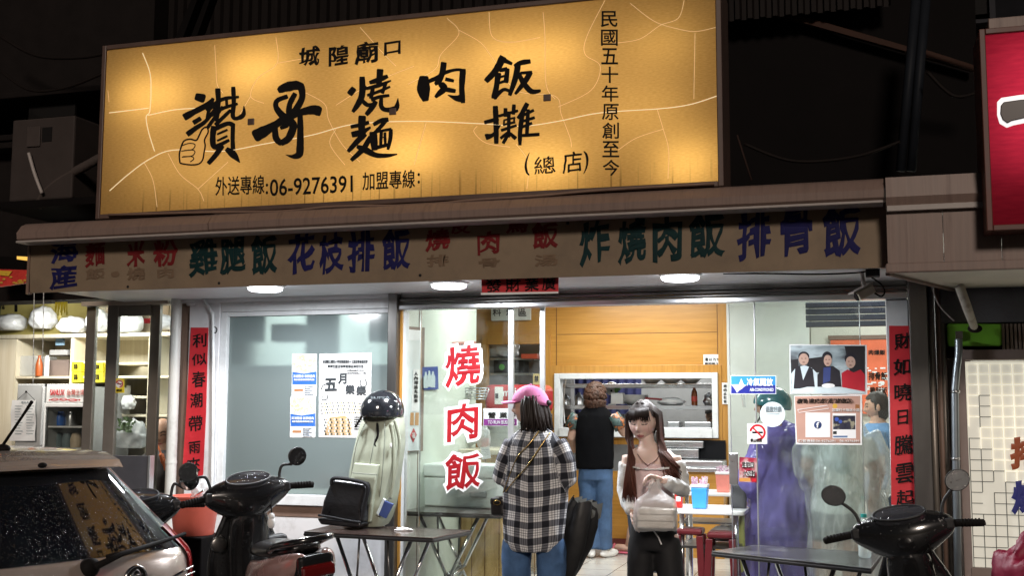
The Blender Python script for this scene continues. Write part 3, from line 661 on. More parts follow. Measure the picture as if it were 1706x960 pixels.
# ================================================================== the yellow light-box sign
YS = -1.06
sg = thing('shop_sign', 'large glowing yellow light-box sign with black brush writing over the canopy', 'sign', (-2.6, YS, 2.8))
SX0, SX1, SZ0, SZ1 = -4.565, -0.70, 2.805, 3.872
def sign_face():
    m = bpy.data.materials.new('sign_face'); m.use_nodes = True; t = m.node_tree; t.nodes.remove(t.nodes['Principled BSDF']); o = t.nodes['Material Output']
    tc = t.nodes.new('ShaderNodeTexCoord')
    n = t.nodes.new('ShaderNodeTexNoise'); n.inputs['Scale'].default_value = 1.0; n.inputs['Detail'].default_value = 5
    mp = t.nodes.new('ShaderNodeMapping'); mp.inputs['Scale'].default_value = (40, 1, 210); t.links.new(tc.outputs['Object'], mp.inputs[0]); t.links.new(mp.outputs[0], n.inputs[0])
    r = t.nodes.new('ShaderNodeValToRGB'); r.color_ramp.elements[0].position = 0.2; r.color_ramp.elements[1].position = 0.85
    r.color_ramp.elements[0].color = (0.66, 0.38, 0.115, 1); r.color_ramp.elements[1].color = (0.86, 0.58, 0.22, 1)
    t.links.new(n.outputs[0], r.inputs[0])
    # drips of dirt along the lower edge, faint seams of the vinyl
    sp = t.nodes.new('ShaderNodeSeparateXYZ'); t.links.new(tc.outputs['Object'], sp.inputs[0])
    n2 = t.nodes.new('ShaderNodeTexNoise'); n2.inputs['Scale'].default_value = 1; n2.inputs['Detail'].default_value = 3
    mp2 = t.nodes.new('ShaderNodeMapping'); mp2.inputs['Scale'].default_value = (42, 1, 1.2); t.links.new(tc.outputs['Object'], mp2.inputs[0]); t.links.new(mp2.outputs[0], n2.inputs[0])
    mr = t.nodes.new('ShaderNodeMapRange'); mr.inputs[1].default_value = 0.03; mr.inputs[2].default_value = 0.16; mr.inputs[3].default_value = 1; mr.inputs[4].default_value = 0
    t.links.new(sp.outputs[2], mr.inputs[0])
    m2 = t.nodes.new('ShaderNodeMapRange'); m2.inputs[1].default_value = 0.56; m2.inputs[2].default_value = 0.72; t.links.new(n2.outputs[0], m2.inputs[0])
    ml = t.nodes.new('ShaderNodeMath'); ml.operation = 'MULTIPLY'; t.links.new(mr.outputs[0], ml.inputs[0]); t.links.new(m2.outputs[0], ml.inputs[1])
    mx = t.nodes.new('ShaderNodeMixRGB'); mx.inputs[2].default_value = (0.16, 0.09, 0.03, 1); t.links.new(ml.outputs[0], mx.inputs[0]); t.links.new(r.outputs[0], mx.inputs[1])
    tl = t.nodes.new('ShaderNodeBsdfTranslucent'); t.links.new(mx.outputs[0], tl.inputs[0])
    df = t.nodes.new('ShaderNodeBsdfDiffuse'); t.links.new(mx.outputs[0], df.inputs[0])
    ms = t.nodes.new('ShaderNodeMixShader'); ms.inputs[0].default_value = 0.35; t.links.new(tl.outputs[0], ms.inputs[1]); t.links.new(df.outputs[0], ms.inputs[2])
    t.links.new(ms.outputs[0], o.inputs[0]); return m
fc = MB().quad((SX0, YS, SZ0), (SX1, YS, SZ0), (SX1, YS, SZ1), (SX0, YS, SZ1)).build('face', sign_face(), sg)
bxm = MB()
D = 0.34
bxm.box((SX0 - 0.03, YS - 0.012, SZ0 - 0.03), (SX0, YS + D, SZ1 + 0.03)); bxm.box((SX1, YS - 0.012, SZ0 - 0.03), (SX1 + 0.03, YS + D, SZ1 + 0.03))
bxm.box((SX0, YS - 0.012, SZ0 - 0.03), (SX1, YS + D, SZ0)); bxm.box((SX0, YS - 0.012, SZ1), (SX1, YS + D, SZ1 + 0.03))
bxm.build('frame', M['sign_frame'], sg, bevel=0.005)
MB().box((SX0, YS + D - 0.03, SZ0), (SX1, YS + D - 0.001, SZ1)).build('back_panel', mat('lightbox_inside', (0.55, 0.5, 0.42), 0.7), sg)
# tubes inside the box
for (x0, y0, x1, y1, w_) in ((205, 165, 300, 150, 2.6), (380, 125, 470, 105, 2.6), (640, 270, 730, 245, 2.4), (800, 105, 960, 78, 3.0), (850, 290, 950, 262, 2.6), (1110, 285, 1180, 262, 2.2), (600, 80, 700, 150, 1.3), (520, 320, 640, 300, 1.3), (330, 300, 420, 290, 0.8), (1060, 80, 1150, 60, 0.7), (230, 300, 330, 270, 0.5), (690, 160, 760, 120, 1.2), (1020, 200, 1120, 170, 0.6)):
    P, Q = at(x0, y0, YS), at(x1, y1, YS); c = (P + Q) / 2
    lamp_area('sign_tube', (c.x, YS + 0.17, c.z), (P - Q).length * 1.1, 0.17, w_ * 0.34, (1.0, 0.86, 0.55), Matrix.Rotation(R_(-90), 3, 'X').to_euler())
lamp_area('sign_tube', ((SX0 + SX1) / 2, YS + 0.28, (SZ0 + SZ1) / 2), SX1 - SX0 - 0.3, 0.8, 6.3, (1.0, 0.88, 0.66), Matrix.Rotation(R_(-90), 3, 'X').to_euler())
YT = YS - 0.001
# street-map lines of the vinyl
line = emit_mat('map_line', (0.95, 0.74, 0.44), 0.62); faint = emit_mat('map_line_faint', (0.9, 0.62, 0.30), 0.42)
roads = [[(183, 318), (215, 290), (250, 265), (290, 250), (370, 252), (440, 240), (520, 225), (590, 207), (690, 202), (800, 206), (870, 210), (930, 202), (1000, 188), (1100, 181), (1150, 174), (1194, 160)],
         [(238, 88), (250, 120), (252, 150), (250, 185), (244, 195), (248, 220), (258, 252)], [(182, 188), (215, 184), (248, 180)], [(247, 192), (290, 183), (330, 180)]]
thin = [[(358, 75), (360, 110), (362, 140), (372, 155)], [(460, 62), (462, 105), (430, 130), (418, 160), (440, 172)], [(462, 105), (520, 95)], [(500, 150), (540, 172), (548, 200), (570, 240), (600, 270)], [(418, 160), (400, 190)],
        [(240, 270), (255, 300), (262, 345)], [(280, 255), (300, 290), (330, 315), (340, 335)], [(330, 315), (380, 270)], [(745, 30), (765, 55), (735, 90), (725, 115), (680, 140)], [(765, 50), (800, 70), (820, 95), (860, 150), (925, 160), (935, 190), (950, 230), (952, 245)],
        [(905, 20), (908, 60), (910, 140), (925, 165)], [(815, 20), (820, 60), (850, 70), (900, 62)], [(1008, 0), (978, 60), (975, 90), (1000, 110), (985, 150), (930, 178)], [(1050, 5), (1090, 35), (1130, 48), (1160, 52), (1194, 45)], [(1158, 55), (1156, 165)],
        [(1140, 0), (1130, 30), (1100, 42), (1065, 65), (1020, 72)], [(1095, 182), (1105, 215), (1114, 250), (1113, 298)], [(1105, 215), (1060, 230), (1030, 250)], [(710, 205), (700, 240), (690, 275)], [(860, 240), (880, 270), (878, 315)], [(560, 215), (550, 240), (575, 275)], [(690, 110), (640, 130), (600, 150), (560, 175)], [(795, 210), (790, 220), (810, 238), (850, 245)], [(180, 150), (170 + 12, 170)], [(600, 45), (640, 90), (660, 110)]]
lb = MB()
for r_ in roads: ribbon(lb, smooth_line(r_), 1.5, YT)
lb.build('map_roads', line, sg)
lb = MB()
for r_ in thin: ribbon(lb, smooth_line(r_), 0.9, YT, 0.002)
lb.build('map_streets', faint, sg)
# ================================================================== sign writing
br = dict(skew=0.12, wob=0.06, thick=0.003)
BRUSH = [((290, 130, 6), [[(225,185,60),(300,205,70)],[(110,390,60),(200,340,50),(330,270,45),(390,210,25)],[(440,115,45),(445,250,40),(430,420,32)],[(390,210,30),(350,330,30),(330,400,20)],[(595,100,36),(600,250,38),(590,370,38),(620,405,32),(695,370,40),(702,285,10)],[(340,320,38),(480,215,32),(640,190,22)],[(380,370,32),(500,300,30),(630,260,24)],[(200,445,40),(265,405,36)],[(140,560,46),(220,500,40),(320,430,34),(420,300,28)],[(525,190,24),(530,270,24)],[(335,500,30),(480,300,28)],[(425,460,34),(560,330,28)],[(400,490,46),(390,600,50),(400,680,46),(450,695,40)],[(420,505,40),(540,455,38),(600,475,38)],[(592,465,36),(588,600,36),(592,720,38)],[(440,560,18),(530,520,20)],[(440,625,18),(530,582,20)],[(420,690,40),(545,625,26)],[(480,680,46),(420,770,42),(350,850,36)],[(530,712,40),(600,770,60),(657,840,12)]]),
 ((290, 130, 6), [[(1050,125,46),(1110,95,76),(1220,72,76),(1285,95,60)],[(1275,90,60),(1285,180,52),(1255,260,54),(1180,370,54)],[(1130,185,36),(1035,225,40),(1022,290,46),(1080,370,60),(1150,420,66)],[(1210,160,40),(1160,260,46),(1150,350,50)],[(815,580,96),(900,535,92),(1020,465,62),(1100,415,66),(1250,350,56),(1390,318,78),(1460,335,76)],[(1012,490,46),(1022,600,54),(1075,655,46)],[(1150,430,80),(1195,480,66),(1150,600,60),(1075,650,50)],[(1070,500,30),(1130,470,44)],[(1262,370,44),(1265,500,52),(1262,700,62),(1250,765,60),(1190,785,34),(1120,768,4)]]),
 ((570, 100, 5.333), [[(70,300,44),(105,255,46)],[(180,160,42),(180,300,48),(150,380,44),(100,455,28)],[(215,240,26),(165,300,24)],[(180,360,28),(230,400,32),(290,385,18)],[(340,92,48),(328,220,40)],[(252,200,28),(330,175,40),(402,145,28)],[(225,252,24),(330,225,30),(430,185,14)],[(275,250,30),(258,335,30)],[(392,200,24),(360,290,26)],[(230,312,22),(300,290,24),(420,240,18)],[(265,352,30),(330,328,26),(415,315,22)],[(300,370,34),(270,420,40),(220,482,32)],[(350,340,28),(350,410,34),(390,442,34),(480,430,44),(498,345,8)]]),
 ((570, 100, 5.333), [[(180,505,56),(175,600,52),(180,660,56)],[(85,592,28),(170,575,30),(235,555,28)],[(95,662,44),(180,640,40),(250,600,18)],[(200,660,44),(130,730,40),(60,808,28)],[(250,690,34),(190,790,40),(90,885,30)],[(140,770,28),(210,800,50),(300,845,38),(400,850,30),(485,838,12)],[(285,572,28),(350,538,34),(408,530,34)],[(390,540,28),(320,620,30),(290,650,28)],[(278,650,56),(290,790,46)],[(300,640,18),(430,615,22)],[(435,620,28),(430,700,32),(410,790,22)],[(350,640,24),(345,745,24)],[(382,650,22),(386,740,20)],[(350,690,10),(385,685,10)],[(290,782,28),(400,755,26)]]),
 ((570, 100, 5.333), [[(728,155,70),(725,260,96),(742,355,50)],[(770,190,28),(860,150,34),(920,110,28),(1020,85,22),(1085,95,26)],[(1075,92,44),(1065,250,42),(1075,372,34)],[(1080,335,66),(1020,340,44),(945,312,8)],[(905,28,44),(890,120,44),(850,205,46)],[(830,212,28),(870,190,28)],[(925,170,28),(990,185,24)],[(880,215,46),(910,250,50),(860,300,38),(832,328,22)],[(920,260,34),(1003,275,30)]]),
 ((790, 80, 5.333), [[(255,85,56),(200,190,50),(112,288,40)],[(250,100,40),(332,138,24)],[(215,230,44),(200,340,40),(180,440,46)],[(230,200,26),(290,185,30)],[(297,190,32),(285,300,36)],[(220,262,16),(280,245,18)],[(220,312,18),(285,290,20)],[(180,440,34),(260,370,28),(320,385,24)],[(495,118,34),(420,130,38),(360,155,20)],[(390,150,42),(370,260,44),(320,410,28)],[(420,222,22),(510,215,24)],[(500,220,38),(450,300,40),(372,402,22)],[(400,230,28),(440,310,40),(510,385,40),(587,380,22)]]),
 ((790, 80, 5.333), [[(190,525,38),(195,650,40),(198,835,34)],[(100,660,28),(210,630,28)],[(110,790,46),(170,770,28),(230,690,12)],[(280,540,28),(280,605,28)],[(355,508,28),(350,585,26)],[(230,602,22),(380,560,22)],[(310,580,26),(308,780,24)],[(270,640,14),(360,620,16)],[(268,640,14),(265,680,14)],[(358,620,14),(355,662,14)],[(265,682,16),(360,660,18)],[(250,730,22),(370,690,20)],[(300,750,20),(240,800,22)],[(308,760,24),(262,842,24)],[(320,760,24),(368,802,30)],[(470,498,34),(420,590,34),(390,622,24)],[(430,580,34),(410,740,34),(408,855,26)],[(480,560,28),(470,765,28)],[(430,602,20),(525,555,22)],[(430,652,20),(532,620,22)],[(430,702,20),(510,670,22)],[(420,778,24),(570,768,26)]])]
w = MB()
for (ox, oy, sc), sts in BRUSH:
    for si, st in enumerate(sts):
        q = [(ox + a / sc, oy + b_ / sc, c / sc) for a, b_, c in st]; n_ = len(q)
        e0, e1 = q[0], q[-1]; d0 = math.hypot(q[1][0] - e0[0], q[1][1] - e0[1]) or 1; d1 = math.hypot(q[-2][0] - e1[0], q[-2][1] - e1[1]) or 1
        k0, k1 = e0[2] * .22 / d0, e1[2] * .22 / d1
        q = [(e0[0] + (e0[0] - q[1][0]) * k0, e0[1] + (e0[1] - q[1][1]) * k0, e0[2] * .55)] + q + [(e1[0] + (e1[0] - q[-2][0]) * k1, e1[1] + (e1[1] - q[-2][1]) * k1, e1[2] * .5)]
        L = smooth_line(q, 5); ribbon(w, [(a, b_) for a, b_, c in L], [max(.4, 1.22 * c * (1 + .10 * noise.noise(Vector((a * .25, b_ * .25, si))))) for a, b_, c in L], YT, .003 + .0002 * (si % 7))
write(w, [('城', 499, 78, 533, 110), ('隍', 548, 76, 582, 109), ('廟', 591, 68, 630, 106), ('口', 640, 68, 668, 91)], YT, bold=0.028, seed=3, skew=.15, wob=.09)
w.build('brush_lettering', M['ink'], sg); w = MB()
write(w, [('(', 874, 257, 883, 294), ('總', 890, 260, 925, 290), ('店', 937, 252, 970, 288), (')', 972, 250, 981, 287)], YT, bold=0.008, seed=13, **br)
w.build('branch_lettering', M['ink'], sg); w = MB()
for i, ch in enumerate('民國五十年原創至今'):
    y0 = 18 + i * 31.0
    x0 = 1001 + i * 0.4
    h = 27
    write(w, [(ch, x0, y0, x0 + 28, y0 + h)], YT, bold=0.012)
w.build('side_lettering', M['ink'], sg); w = MB()
write(w, [('外送專線', 359, 293, 441, 325)], lambda x, y: at(x, y - (x - 400) * 0.045, YT), bold=0.012)
write(w, [(':', 443, 300, 447, 318), ('06-9276391', 450, 293, 588, 322), ('加盟專線', 604, 289, 692, 320), (':', 696, 295, 700, 313)], lambda x, y: at(x, y - (x - 520) * 0.05 + 2, YT), bold=0.014)
w.build('phone_lettering', M['ink'], sg)
# thumbs-up mark in the lower left of the first character
th = MB()
for pts, wd in (([(301, 272), (300, 258), (303, 245), (308, 235), (318, 232), (328, 234), (333, 226), (338, 216), (345, 212), (348, 220), (342, 233), (343, 243), (341, 255), (339, 266), (333, 273), (322, 275), (310, 274), (301, 272)], 2.6),
                ([(304, 243), (316, 239), (326, 241), (322, 249), (308, 251)], 1.6), ([(303, 252), (320, 250), (326, 253), (321, 260), (306, 261)], 1.6), ([(304, 262), (320, 261), (324, 265), (318, 270)], 1.6)):
    ribbon(th, smooth_line(pts, 5), wd, YT, 0.008)
pad = MB().slab([at(x, y, YT - 0.0045) for x, y in ((301, 272), (300, 258), (303, 245), (308, 235), (318, 232), (328, 234), (338, 216), (345, 212), (348, 220), (342, 233), (343, 243), (341, 255), (339, 266), (333, 273), (322, 275), (310, 274))], (0, 0.001, 0))
pad.build('thumb_fill', emit_mat('thumb_fill', (0.78, 0.42, 0.11), 0.42), sg)
th.build('thumb_outline', M['ink'], sg)
bo = MB()
for x, y in ((419, 203), (655, 186), (912, 163)):
    p = at(x, y, YS); bo.box((p.x - 0.022, YS - 0.012, p.z - 0.02), (p.x + 0.022, YS - 0.001, p.z + 0.02))
bo.build('mounting_bolts', M['sign_frame'], sg, bevel=0.004)
cab = MB().tube(smooth_line([tuple(at(x, y, YS - 0.03)) for x, y in ((180, 358), (340, 354), (470, 352), (560, 344), (700, 342), (780, 334), (900, 326), (1000, 317), (1190, 306))], 4), 0.008, 6).build('power_cable', M['brown_trim'], smooth=True)
tag(cab, 'thin brown cable sagging along the bottom edge of the yellow sign', 'cable')

# ================================================================== red spring couplets and the small banner over the door
def couplet(name, label, pts, Y, chars, boxes, bold=0.015):
    o = MB().slab([at(x, y, Y) for x, y in pts], (0, 0.003, 0)).build(name, M['cloth_red']); tag(o, label, 'couplet')
    write(MB(), [(c, *b) for c, b in zip(chars, boxes)], Y, bold=bold, skew=0.1, wob=0.05).build('lettering', M['ink'], o)
    return o
o = couplet('red_couplet', 'red paper couplet with black brush writing on the white pillar left of the frosted window', [(318, 546), (347, 546), (343, 690), (338, 795), (303, 795), (310, 690)], -0.006, '利似春潮帶雨來',
        [(321, 556, 345, 579), (320, 589, 345, 609), (320, 619, 343, 645), (317, 655, 338, 680), (315, 693, 338, 719), (315, 736, 334, 756), (311, 763, 334, 788)])
o = couplet('red_couplet', 'red paper couplet with black brush writing on the right door jamb', [(1481, 543), (1517, 543), (1525, 842), (1485, 842)], 0.03, '財如曉日騰雲起',
        [(1490, 555, 1516, 582), (1488, 597, 1517, 625), (1490, 640, 1518, 668), (1495, 683, 1513, 708), (1490, 725, 1521, 758), (1492, 772, 1521, 806), (1493, 817, 1522, 842)])
o = couplet('red_door_banner', 'short red paper banner with black writing over the shop door', [(801, 448), (931, 444), (930, 489), (803, 491)], -0.93, '發財業廣', [(809, 462, 836, 487), (842, 461, 868, 486), (874, 460, 898, 485), (903, 458, 926, 484)])
MB().slab([at(x, y, -0.932) for x, y in ((801, 488), (930, 486), (930, 489), (801, 491.5))], (0, 0.002, 0)).build('white_strip', M['paper'], o)

# ================================================================== vinyl letters on the left door glass
vr, vw = mat('vinyl_red', (0.26, 0.005, 0.010), 0.35, var=0.05), mat('vinyl_white', (0.78, 0.79, 0.82), 0.35, var=0.03)
for ch, bx, lab in (('燒', (742, 575, 801, 644), 'top red vinyl character with white outline on the left door glass'), ('肉', (745, 672, 798, 734), 'middle red vinyl character with white outline on the left door glass'), ('飯', (741, 755, 802, 816), 'bottom red vinyl character with white outline on the left door glass')):
    t = thing('vinyl_letter', lab, 'window letter', at((bx[0] + bx[2]) / 2, (bx[1] + bx[3]) / 2, 0.08))
    vs = MB(); x0, y0, x1, y1 = bx
    write(vs, [(ch, x0 - 5, y0 - 5, x1 + 5, y1 + 5)], 0.092, bold=0.1, skew=0.1, wob=0.03, thick=0.001)
    vs.build('outline', vw, t)
    write(MB(), [(ch, *bx)], 0.0895, bold=0.022, skew=0.1, wob=0.05, thick=0.001).build('character', vr, t)
# ================================================================== posters and stickers
def poster(name, pts, Y, m, label, cat, th=0.0015):
    return tag(MB().slab([at(x, y, Y) for x, y in pts], (0, th, 0)).build(name, m), label, cat)
def R4(x0, y0, x1, y1): return [(x0, y0), (x1, y0), (x1, y1), (x0, y1)]
def patch(o, name, rects, Y, m):
    b = MB()
    for r in rects: b.slab([at(x, y, Y) for x, y in (R4(*r) if len(r) == 4 and not isinstance(r[0], tuple) else r)], (0, 0.0006, 0))
    return b.build(name, m, o)
def blobs(o, name, items, Y, m, n=14):
    b = MB()
    for (x, y, rx, ry) in items: b.slab([at(x + rx * math.cos(2 * math.pi * k / n), y + ry * math.sin(2 * math.pi * k / n), Y) for k in range(n)], (0, 0.0006, 0))
    return b.build(name, m, o)
def color_noise(name, stops, scale=30, stretch=(1, 1, 1), rough=0.4):
    m = bpy.data.materials.new(name); m.use_nodes = True; t = m.node_tree; b = t.nodes['Principled BSDF']; b.inputs['Roughness'].default_value = rough
    tc = t.nodes.new('ShaderNodeTexCoord'); mp = t.nodes.new('ShaderNodeMapping'); mp.inputs['Scale'].default_value = stretch; t.links.new(tc.outputs['Object'], mp.inputs[0])
    n = t.nodes.new('ShaderNodeTexNoise'); n.inputs['Scale'].default_value = scale; n.inputs['Detail'].default_value = 4; t.links.new(mp.outputs[0], n.inputs[0])
    r = t.nodes.new('ShaderNodeValToRGB'); els = r.color_ramp.elements
    for i, (p, c) in enumerate(stops):
        e = els[i] if i < 2 else els.new(p)
        e.position = p; e.color = (*c, 1)
    r.color_ramp.interpolation = 'CONSTANT' if name.endswith('_c') else 'LINEAR'
    t.links.new(n.outputs[0], r.inputs[0]); t.links.new(r.outputs[0], b.inputs['Base Color']); MATS[name] = m; return m
pic = color_noise('festival_picture', [(0.3, (0.75, 0.78, 0.72)), (0.42, (0.75, 0.6, 0.2)), (0.5, (0.75, 0.72, 0.6)), (0.56, (0.35, 0.55, 0.7)), (0.62, (0.75, 0.35, 0.2)), (0.7, (0.8, 0.75, 0.4))], 22)
pblue = mat('print_blue', (0.03, 0.12, 0.42), 0.4, var=0.1)
for i, (y0, y1, lab) in enumerate(((590, 661, 'blue and yellow festival leaflet, upper of the two stuck on the frosted window'), (661, 730, 'blue and yellow festival leaflet, lower of the two stuck on the frosted window'))):
    x0, x1 = (486, 528) if i == 0 else (483, 526)
    o = poster('festival_leaflet', [(x0 + .8, y0), (x1, y0), (x1 - .8, y1 - .6), (x0, y1 - .6)], 0.046, M['paper'], lab, 'leaflet')
    h = y1 - y0
    patch(o, 'picture', [(x0 + 1, y0 + 1, x1 - 1, y0 + h * .44)], 0.0454, pic)
    patch(o, 'band', [[(x0 + 1, y0 + h * .42), (x0 + 20, y0 + h * .46), (x1 - 1, y0 + h * .41), (x1 - 1, y0 + h * .72), (x0 + 1, y0 + h * .72)]], 0.0446, pblue)
    wl_ = MB(); write(wl_, [('澎湖觀音‧祈願盛典', x0 + 3, y0 + h * .49, x1 - 3, y0 + h * .56), ('觀音菩薩佛祖聖誕慶典活動', x0 + 4, y0 + h * .585, x1 - 4, y0 + h * .63)], 0.0446, bold=0.012); wl_.build('title', M['paper'], o)
    patch(o, 'tag', [(x0 + 4, y0 + h * .82, x0 + 19, y0 + h * .88)], 0.0446, mat('print_brown', (0.35, 0.16, 0.07), 0.5))
    g = MB()
    for k in range(5): write(g, [('活動內容時間地點', x0 + 21, y0 + h * (.76 + .045 * k), x1 - 6 - 4 * (k % 2), y0 + h * (.785 + .045 * k))], 0.0446, bold=0.0)
    g.build('small_print', mat('print_grey', (0.25, 0.3, 0.36), 0.6), o)
o = poster('concert_poster', [(532, 590), (619, 588), (617, 730), (531, 729)], 0.046, M['paper'], 'large white concert poster with rows of musicians on the frosted window', 'poster')
g = MB()
write(g, [('澎湖縣立國民小學管樂團第四十五屆音樂會暨成果', 538, 600, 613, 606), ('畢業生歡送音樂會節目演出公告', 546, 608, 606, 614)], 0.0455, bold=0.02)
write(g, [('中華民國年五月', 578, 616, 606, 619), ('演出時間晚上七點', 578, 620.5, 610, 623.5)], 0.0455, bold=0.0)
write(g, [('五', 541, 630, 562, 652), ('月', 563, 622, 578, 641), ('樂', 575, 641, 592, 658), ('樂', 593, 643, 611, 660)], 0.0455, bold=0.05, wob=0.03)
g.build('title', mat('print_black', (0.02, 0.025, 0.03), 0.5, var=0), o)
def crowd(o, name, x0, x1, y0, y1, rows, per, Y, pal, arch=0):
    for pi, m in enumerate(pal):
        b = MB()
        for r in range(rows):
            for k in range(per):
                if (k * 7 + r * 3) % len(pal) != pi: continue
                x = x0 + (x1 - x0) * (k + .5 * (r % 2) + .3) / per; q = (x - (x0 + x1) / 2) / (x1 - x0)
                y = y0 + (y1 - y0) * (r + .5) / rows + arch * q * q; s = (x1 - x0) / per * .42
                b.slab([at(x + s * math.cos(a) * (1 if a < 3.2 else .8), y + s * 1.6 * math.sin(a), Y - 0.0003 * r) for a in [math.pi * 2 * j / 8 for j in range(8)]], (0, 0.0002, 0))
        b.build(name, m, o)
pal = [mat('crowd_dark', (0.03, 0.03, 0.035), 0.6), mat('crowd_skin', (0.45, 0.3, 0.2), 0.6), mat('crowd_gold', (0.4, 0.28, 0.12), 0.6), mat('crowd_white', (0.6, 0.6, 0.58), 0.6)]
crowd(o, 'orchestra_picture', 534, 608, 669, 690, 4, 24, 0.0452, pal[:3], 8)
patch(o, 'group_backing', [[(549, 696), (575, 693), (582, 700), (586, 726), (540, 726)]], 0.0455, pal[2])
crowd(o, 'group_picture', 540, 586, 697, 726, 6, 14, 0.045, [pal[0], pal[1], pal[3]])
g = MB()
for k in range(6): write(g, [('演出曲目介紹指揮', 590, 694 + 4 * k, 612 - 5 * (k % 3), 696.3 + 4 * k)], 0.0455, bold=0)
g.build('small_print', M['print_black'], o)
nm = MB()
for pts in ([(535, 650), (538, 643), (545, 640)], [(537, 660), (537, 667), (545, 665), (545, 657)], [(602, 632), (600, 640), (606, 646), (611, 640), (608, 632)]): ribbon(nm, smooth_line(pts, 4), 1.8, 0.0455, 0.001)
nm.build('music_notes', M['print_black'], o)
# right glass: photo poster of three diners
YG = 0.088
o = poster('photo_poster', [(1315, 574), (1444, 575), (1445, 658), (1316, 657)], YG, M['paper'], 'glossy photo print of three people at a table stuck on the right glass', 'photo')
patch(o, 'photo_background', [(1317, 576, 1441, 656)], YG - 0.0008, color_noise('photo_back', [(0.3, (0.06, 0.06, 0.07)), (0.45, (0.3, 0.36, 0.38)), (0.6, (0.5, 0.58, 0.6)), (0.75, (0.1, 0.1, 0.12))], 5, (1, 1, 2.5)))
patch(o, 'dark_corner', [[(1407, 577), (1441, 577), (1441, 640), (1420, 640)], [(1318, 600), (1330, 598), (1330, 640), (1318, 640)], [(1345, 598), (1374, 594), (1378, 620), (1345, 622)]], YG - 0.0012, mat('photo_dark', (0.025, 0.022, 0.025), 0.4))
patch(o, 'shirts', [[(1318, 623), (1326, 613), (1340, 609), (1352, 613), (1361, 622), (1362, 647), (1319, 649)]], YG - 0.0016, mat('photo_lightblue', (0.62, 0.72, 0.78), 0.4))
patch(o, 'waistcoats', [[(1325, 612), (1333, 610), (1338, 634), (1348, 611), (1354, 615), (1358, 648), (1322, 648)], [(1362, 625), (1372, 611), (1388, 610), (1399, 618), (1402, 646), (1362, 646)]], YG - 0.002, mat('photo_black', (0.02, 0.018, 0.025), 0.4))
patch(o, 'red_shirt', [[(1402, 622), (1412, 616), (1422, 621), (1434, 616), (1441, 625), (1441, 656), (1403, 650)]], YG - 0.002, mat('photo_red', (0.5, 0.02, 0.035), 0.4))
patch(o, 'scarf', [[(1372, 613), (1384, 612), (1383, 635), (1371, 640)]], YG - 0.0024, mat('photo_navy', (0.04, 0.06, 0.2), 0.4))
blobs(o, 'hair', [(1339, 594, 9.2, 8), (1378, 595, 8.4, 9), (1417, 598, 10, 10)], YG - 0.0024, M['photo_black'])
blobs(o, 'faces', [(1339, 599, 8.3, 10), (1379, 601, 6.8, 9.5), (1417, 604, 8.2, 10)], YG - 0.003, mat('photo_skin', (0.55, 0.36, 0.28), 0.45))
fb = []
for (x, y, s) in ((1339, 599, 1), (1379, 601, .85), (1417, 604, 1)): fb += [(x - 3 * s, y - 1.5, 1.5, .7), (x + 3 * s, y - 1.5, 1.5, .7), (x, y + 5, 2.4, .8)]
blobs(o, 'features', fb, YG - 0.0034, mat('photo_line', (0.16, 0.06, 0.05), 0.5))
patch(o, 'tablecloth', [[(1320, 651), (1345, 645), (1400, 645), (1441, 653), (1441, 656), (1317, 656)]], YG - 0.0028, mat('photo_cloth', (0.6, 0.7, 0.74), 0.4))
blobs(o, 'bowls', [(1380, 643, 11, 4), (1350, 650, 6, 2)], YG - 0.0034, M['paper'])
# pink notice below it
o = poster('pink_notice', [(1323, 660), (1436, 658), (1436, 742), (1326, 741)], YG, M['paper'], 'dusty pink shop notice below the photo on the right glass', 'notice')
patch(o, 'pink_field', [[(1324, 661), (1433, 660), (1433, 739), (1328, 738)]], YG - 0.0008, mat('dusty_pink', (0.48, 0.28, 0.22), 0.5, var=0.06))
g = MB(); write(g, [('讚哥燒肉飯(澎湖總店)', 1328, 664, 1421, 674)], YG - 0.0012, bold=0.012, skew=0.05, wob=0.04)
g.build('title', M['ink'], o)
g = MB(); write(g, [('按讚打卡贈送小菜', 1386, 681, 1432, 686), ('訂餐專線:06-9276391   06-9276391', 1330, 732.5, 1431, 737.5)], YG - 0.0012, bold=0.006)
for l in ([(1329, 683), (1378, 676), (1381, 681), (1331, 688), (1329, 683)],): ribbon(g, l, .8, YG - 0.0012)
g.build('small_print', M['paper'], o)
patch(o, 'white_square', [(1342, 688, 1383, 729)], YG - 0.0012, M['paper'])
blobs(o, 'round_logo', [(1362.5, 708.5, 6.5, 6.5)], YG - 0.0018, mat('logo_blue', (0.02, 0.05, 0.16), 0.4))
write(MB(), [('f', 1360, 703.5, 1365, 713.5)], YG - 0.0018, bold=0.04).build('logo_letter', M['paper'], o)
patch(o, 'page_preview', [(1387, 689, 1426, 731)], YG - 0.0012, M['paper'])
patch(o, 'cover_picture', [(1388, 693, 1425, 716)], YG - 0.0016, color_noise('night_cover', [(0.35, (0.01, 0.012, 0.03)), (0.55, (0.03, 0.03, 0.05)), (0.62, (0.3, 0.28, 0.2))], 26))
blobs(o, 'fireworks', [(1394, 699, 3.5, 3.5), (1400, 703, 3, 3)], YG - 0.002, mat('firework_blue', (0.04, 0.09, 0.4), 0.4))
patch(o, 'buttons', [(1388, 726.5, 1412, 729.5)], YG - 0.0016, mat('button_blue', (0.12, 0.2, 0.36), 0.4))
patch(o, 'avatar', [(1388, 719, 1394, 724)], YG - 0.0016, M['print_black'])
blobs(o, 'gold_star', [(1391, 677, 4, 4)], YG - 0.0012, mat('gold', (0.6, 0.36, 0.05), 0.4)); patch(o, 'gold_box', [[(1425, 674), (1432, 675), (1432, 682), (1425, 681)]], YG - 0.0012, mat('copper_print', (0.3, 0.12, 0.04), 0.4))
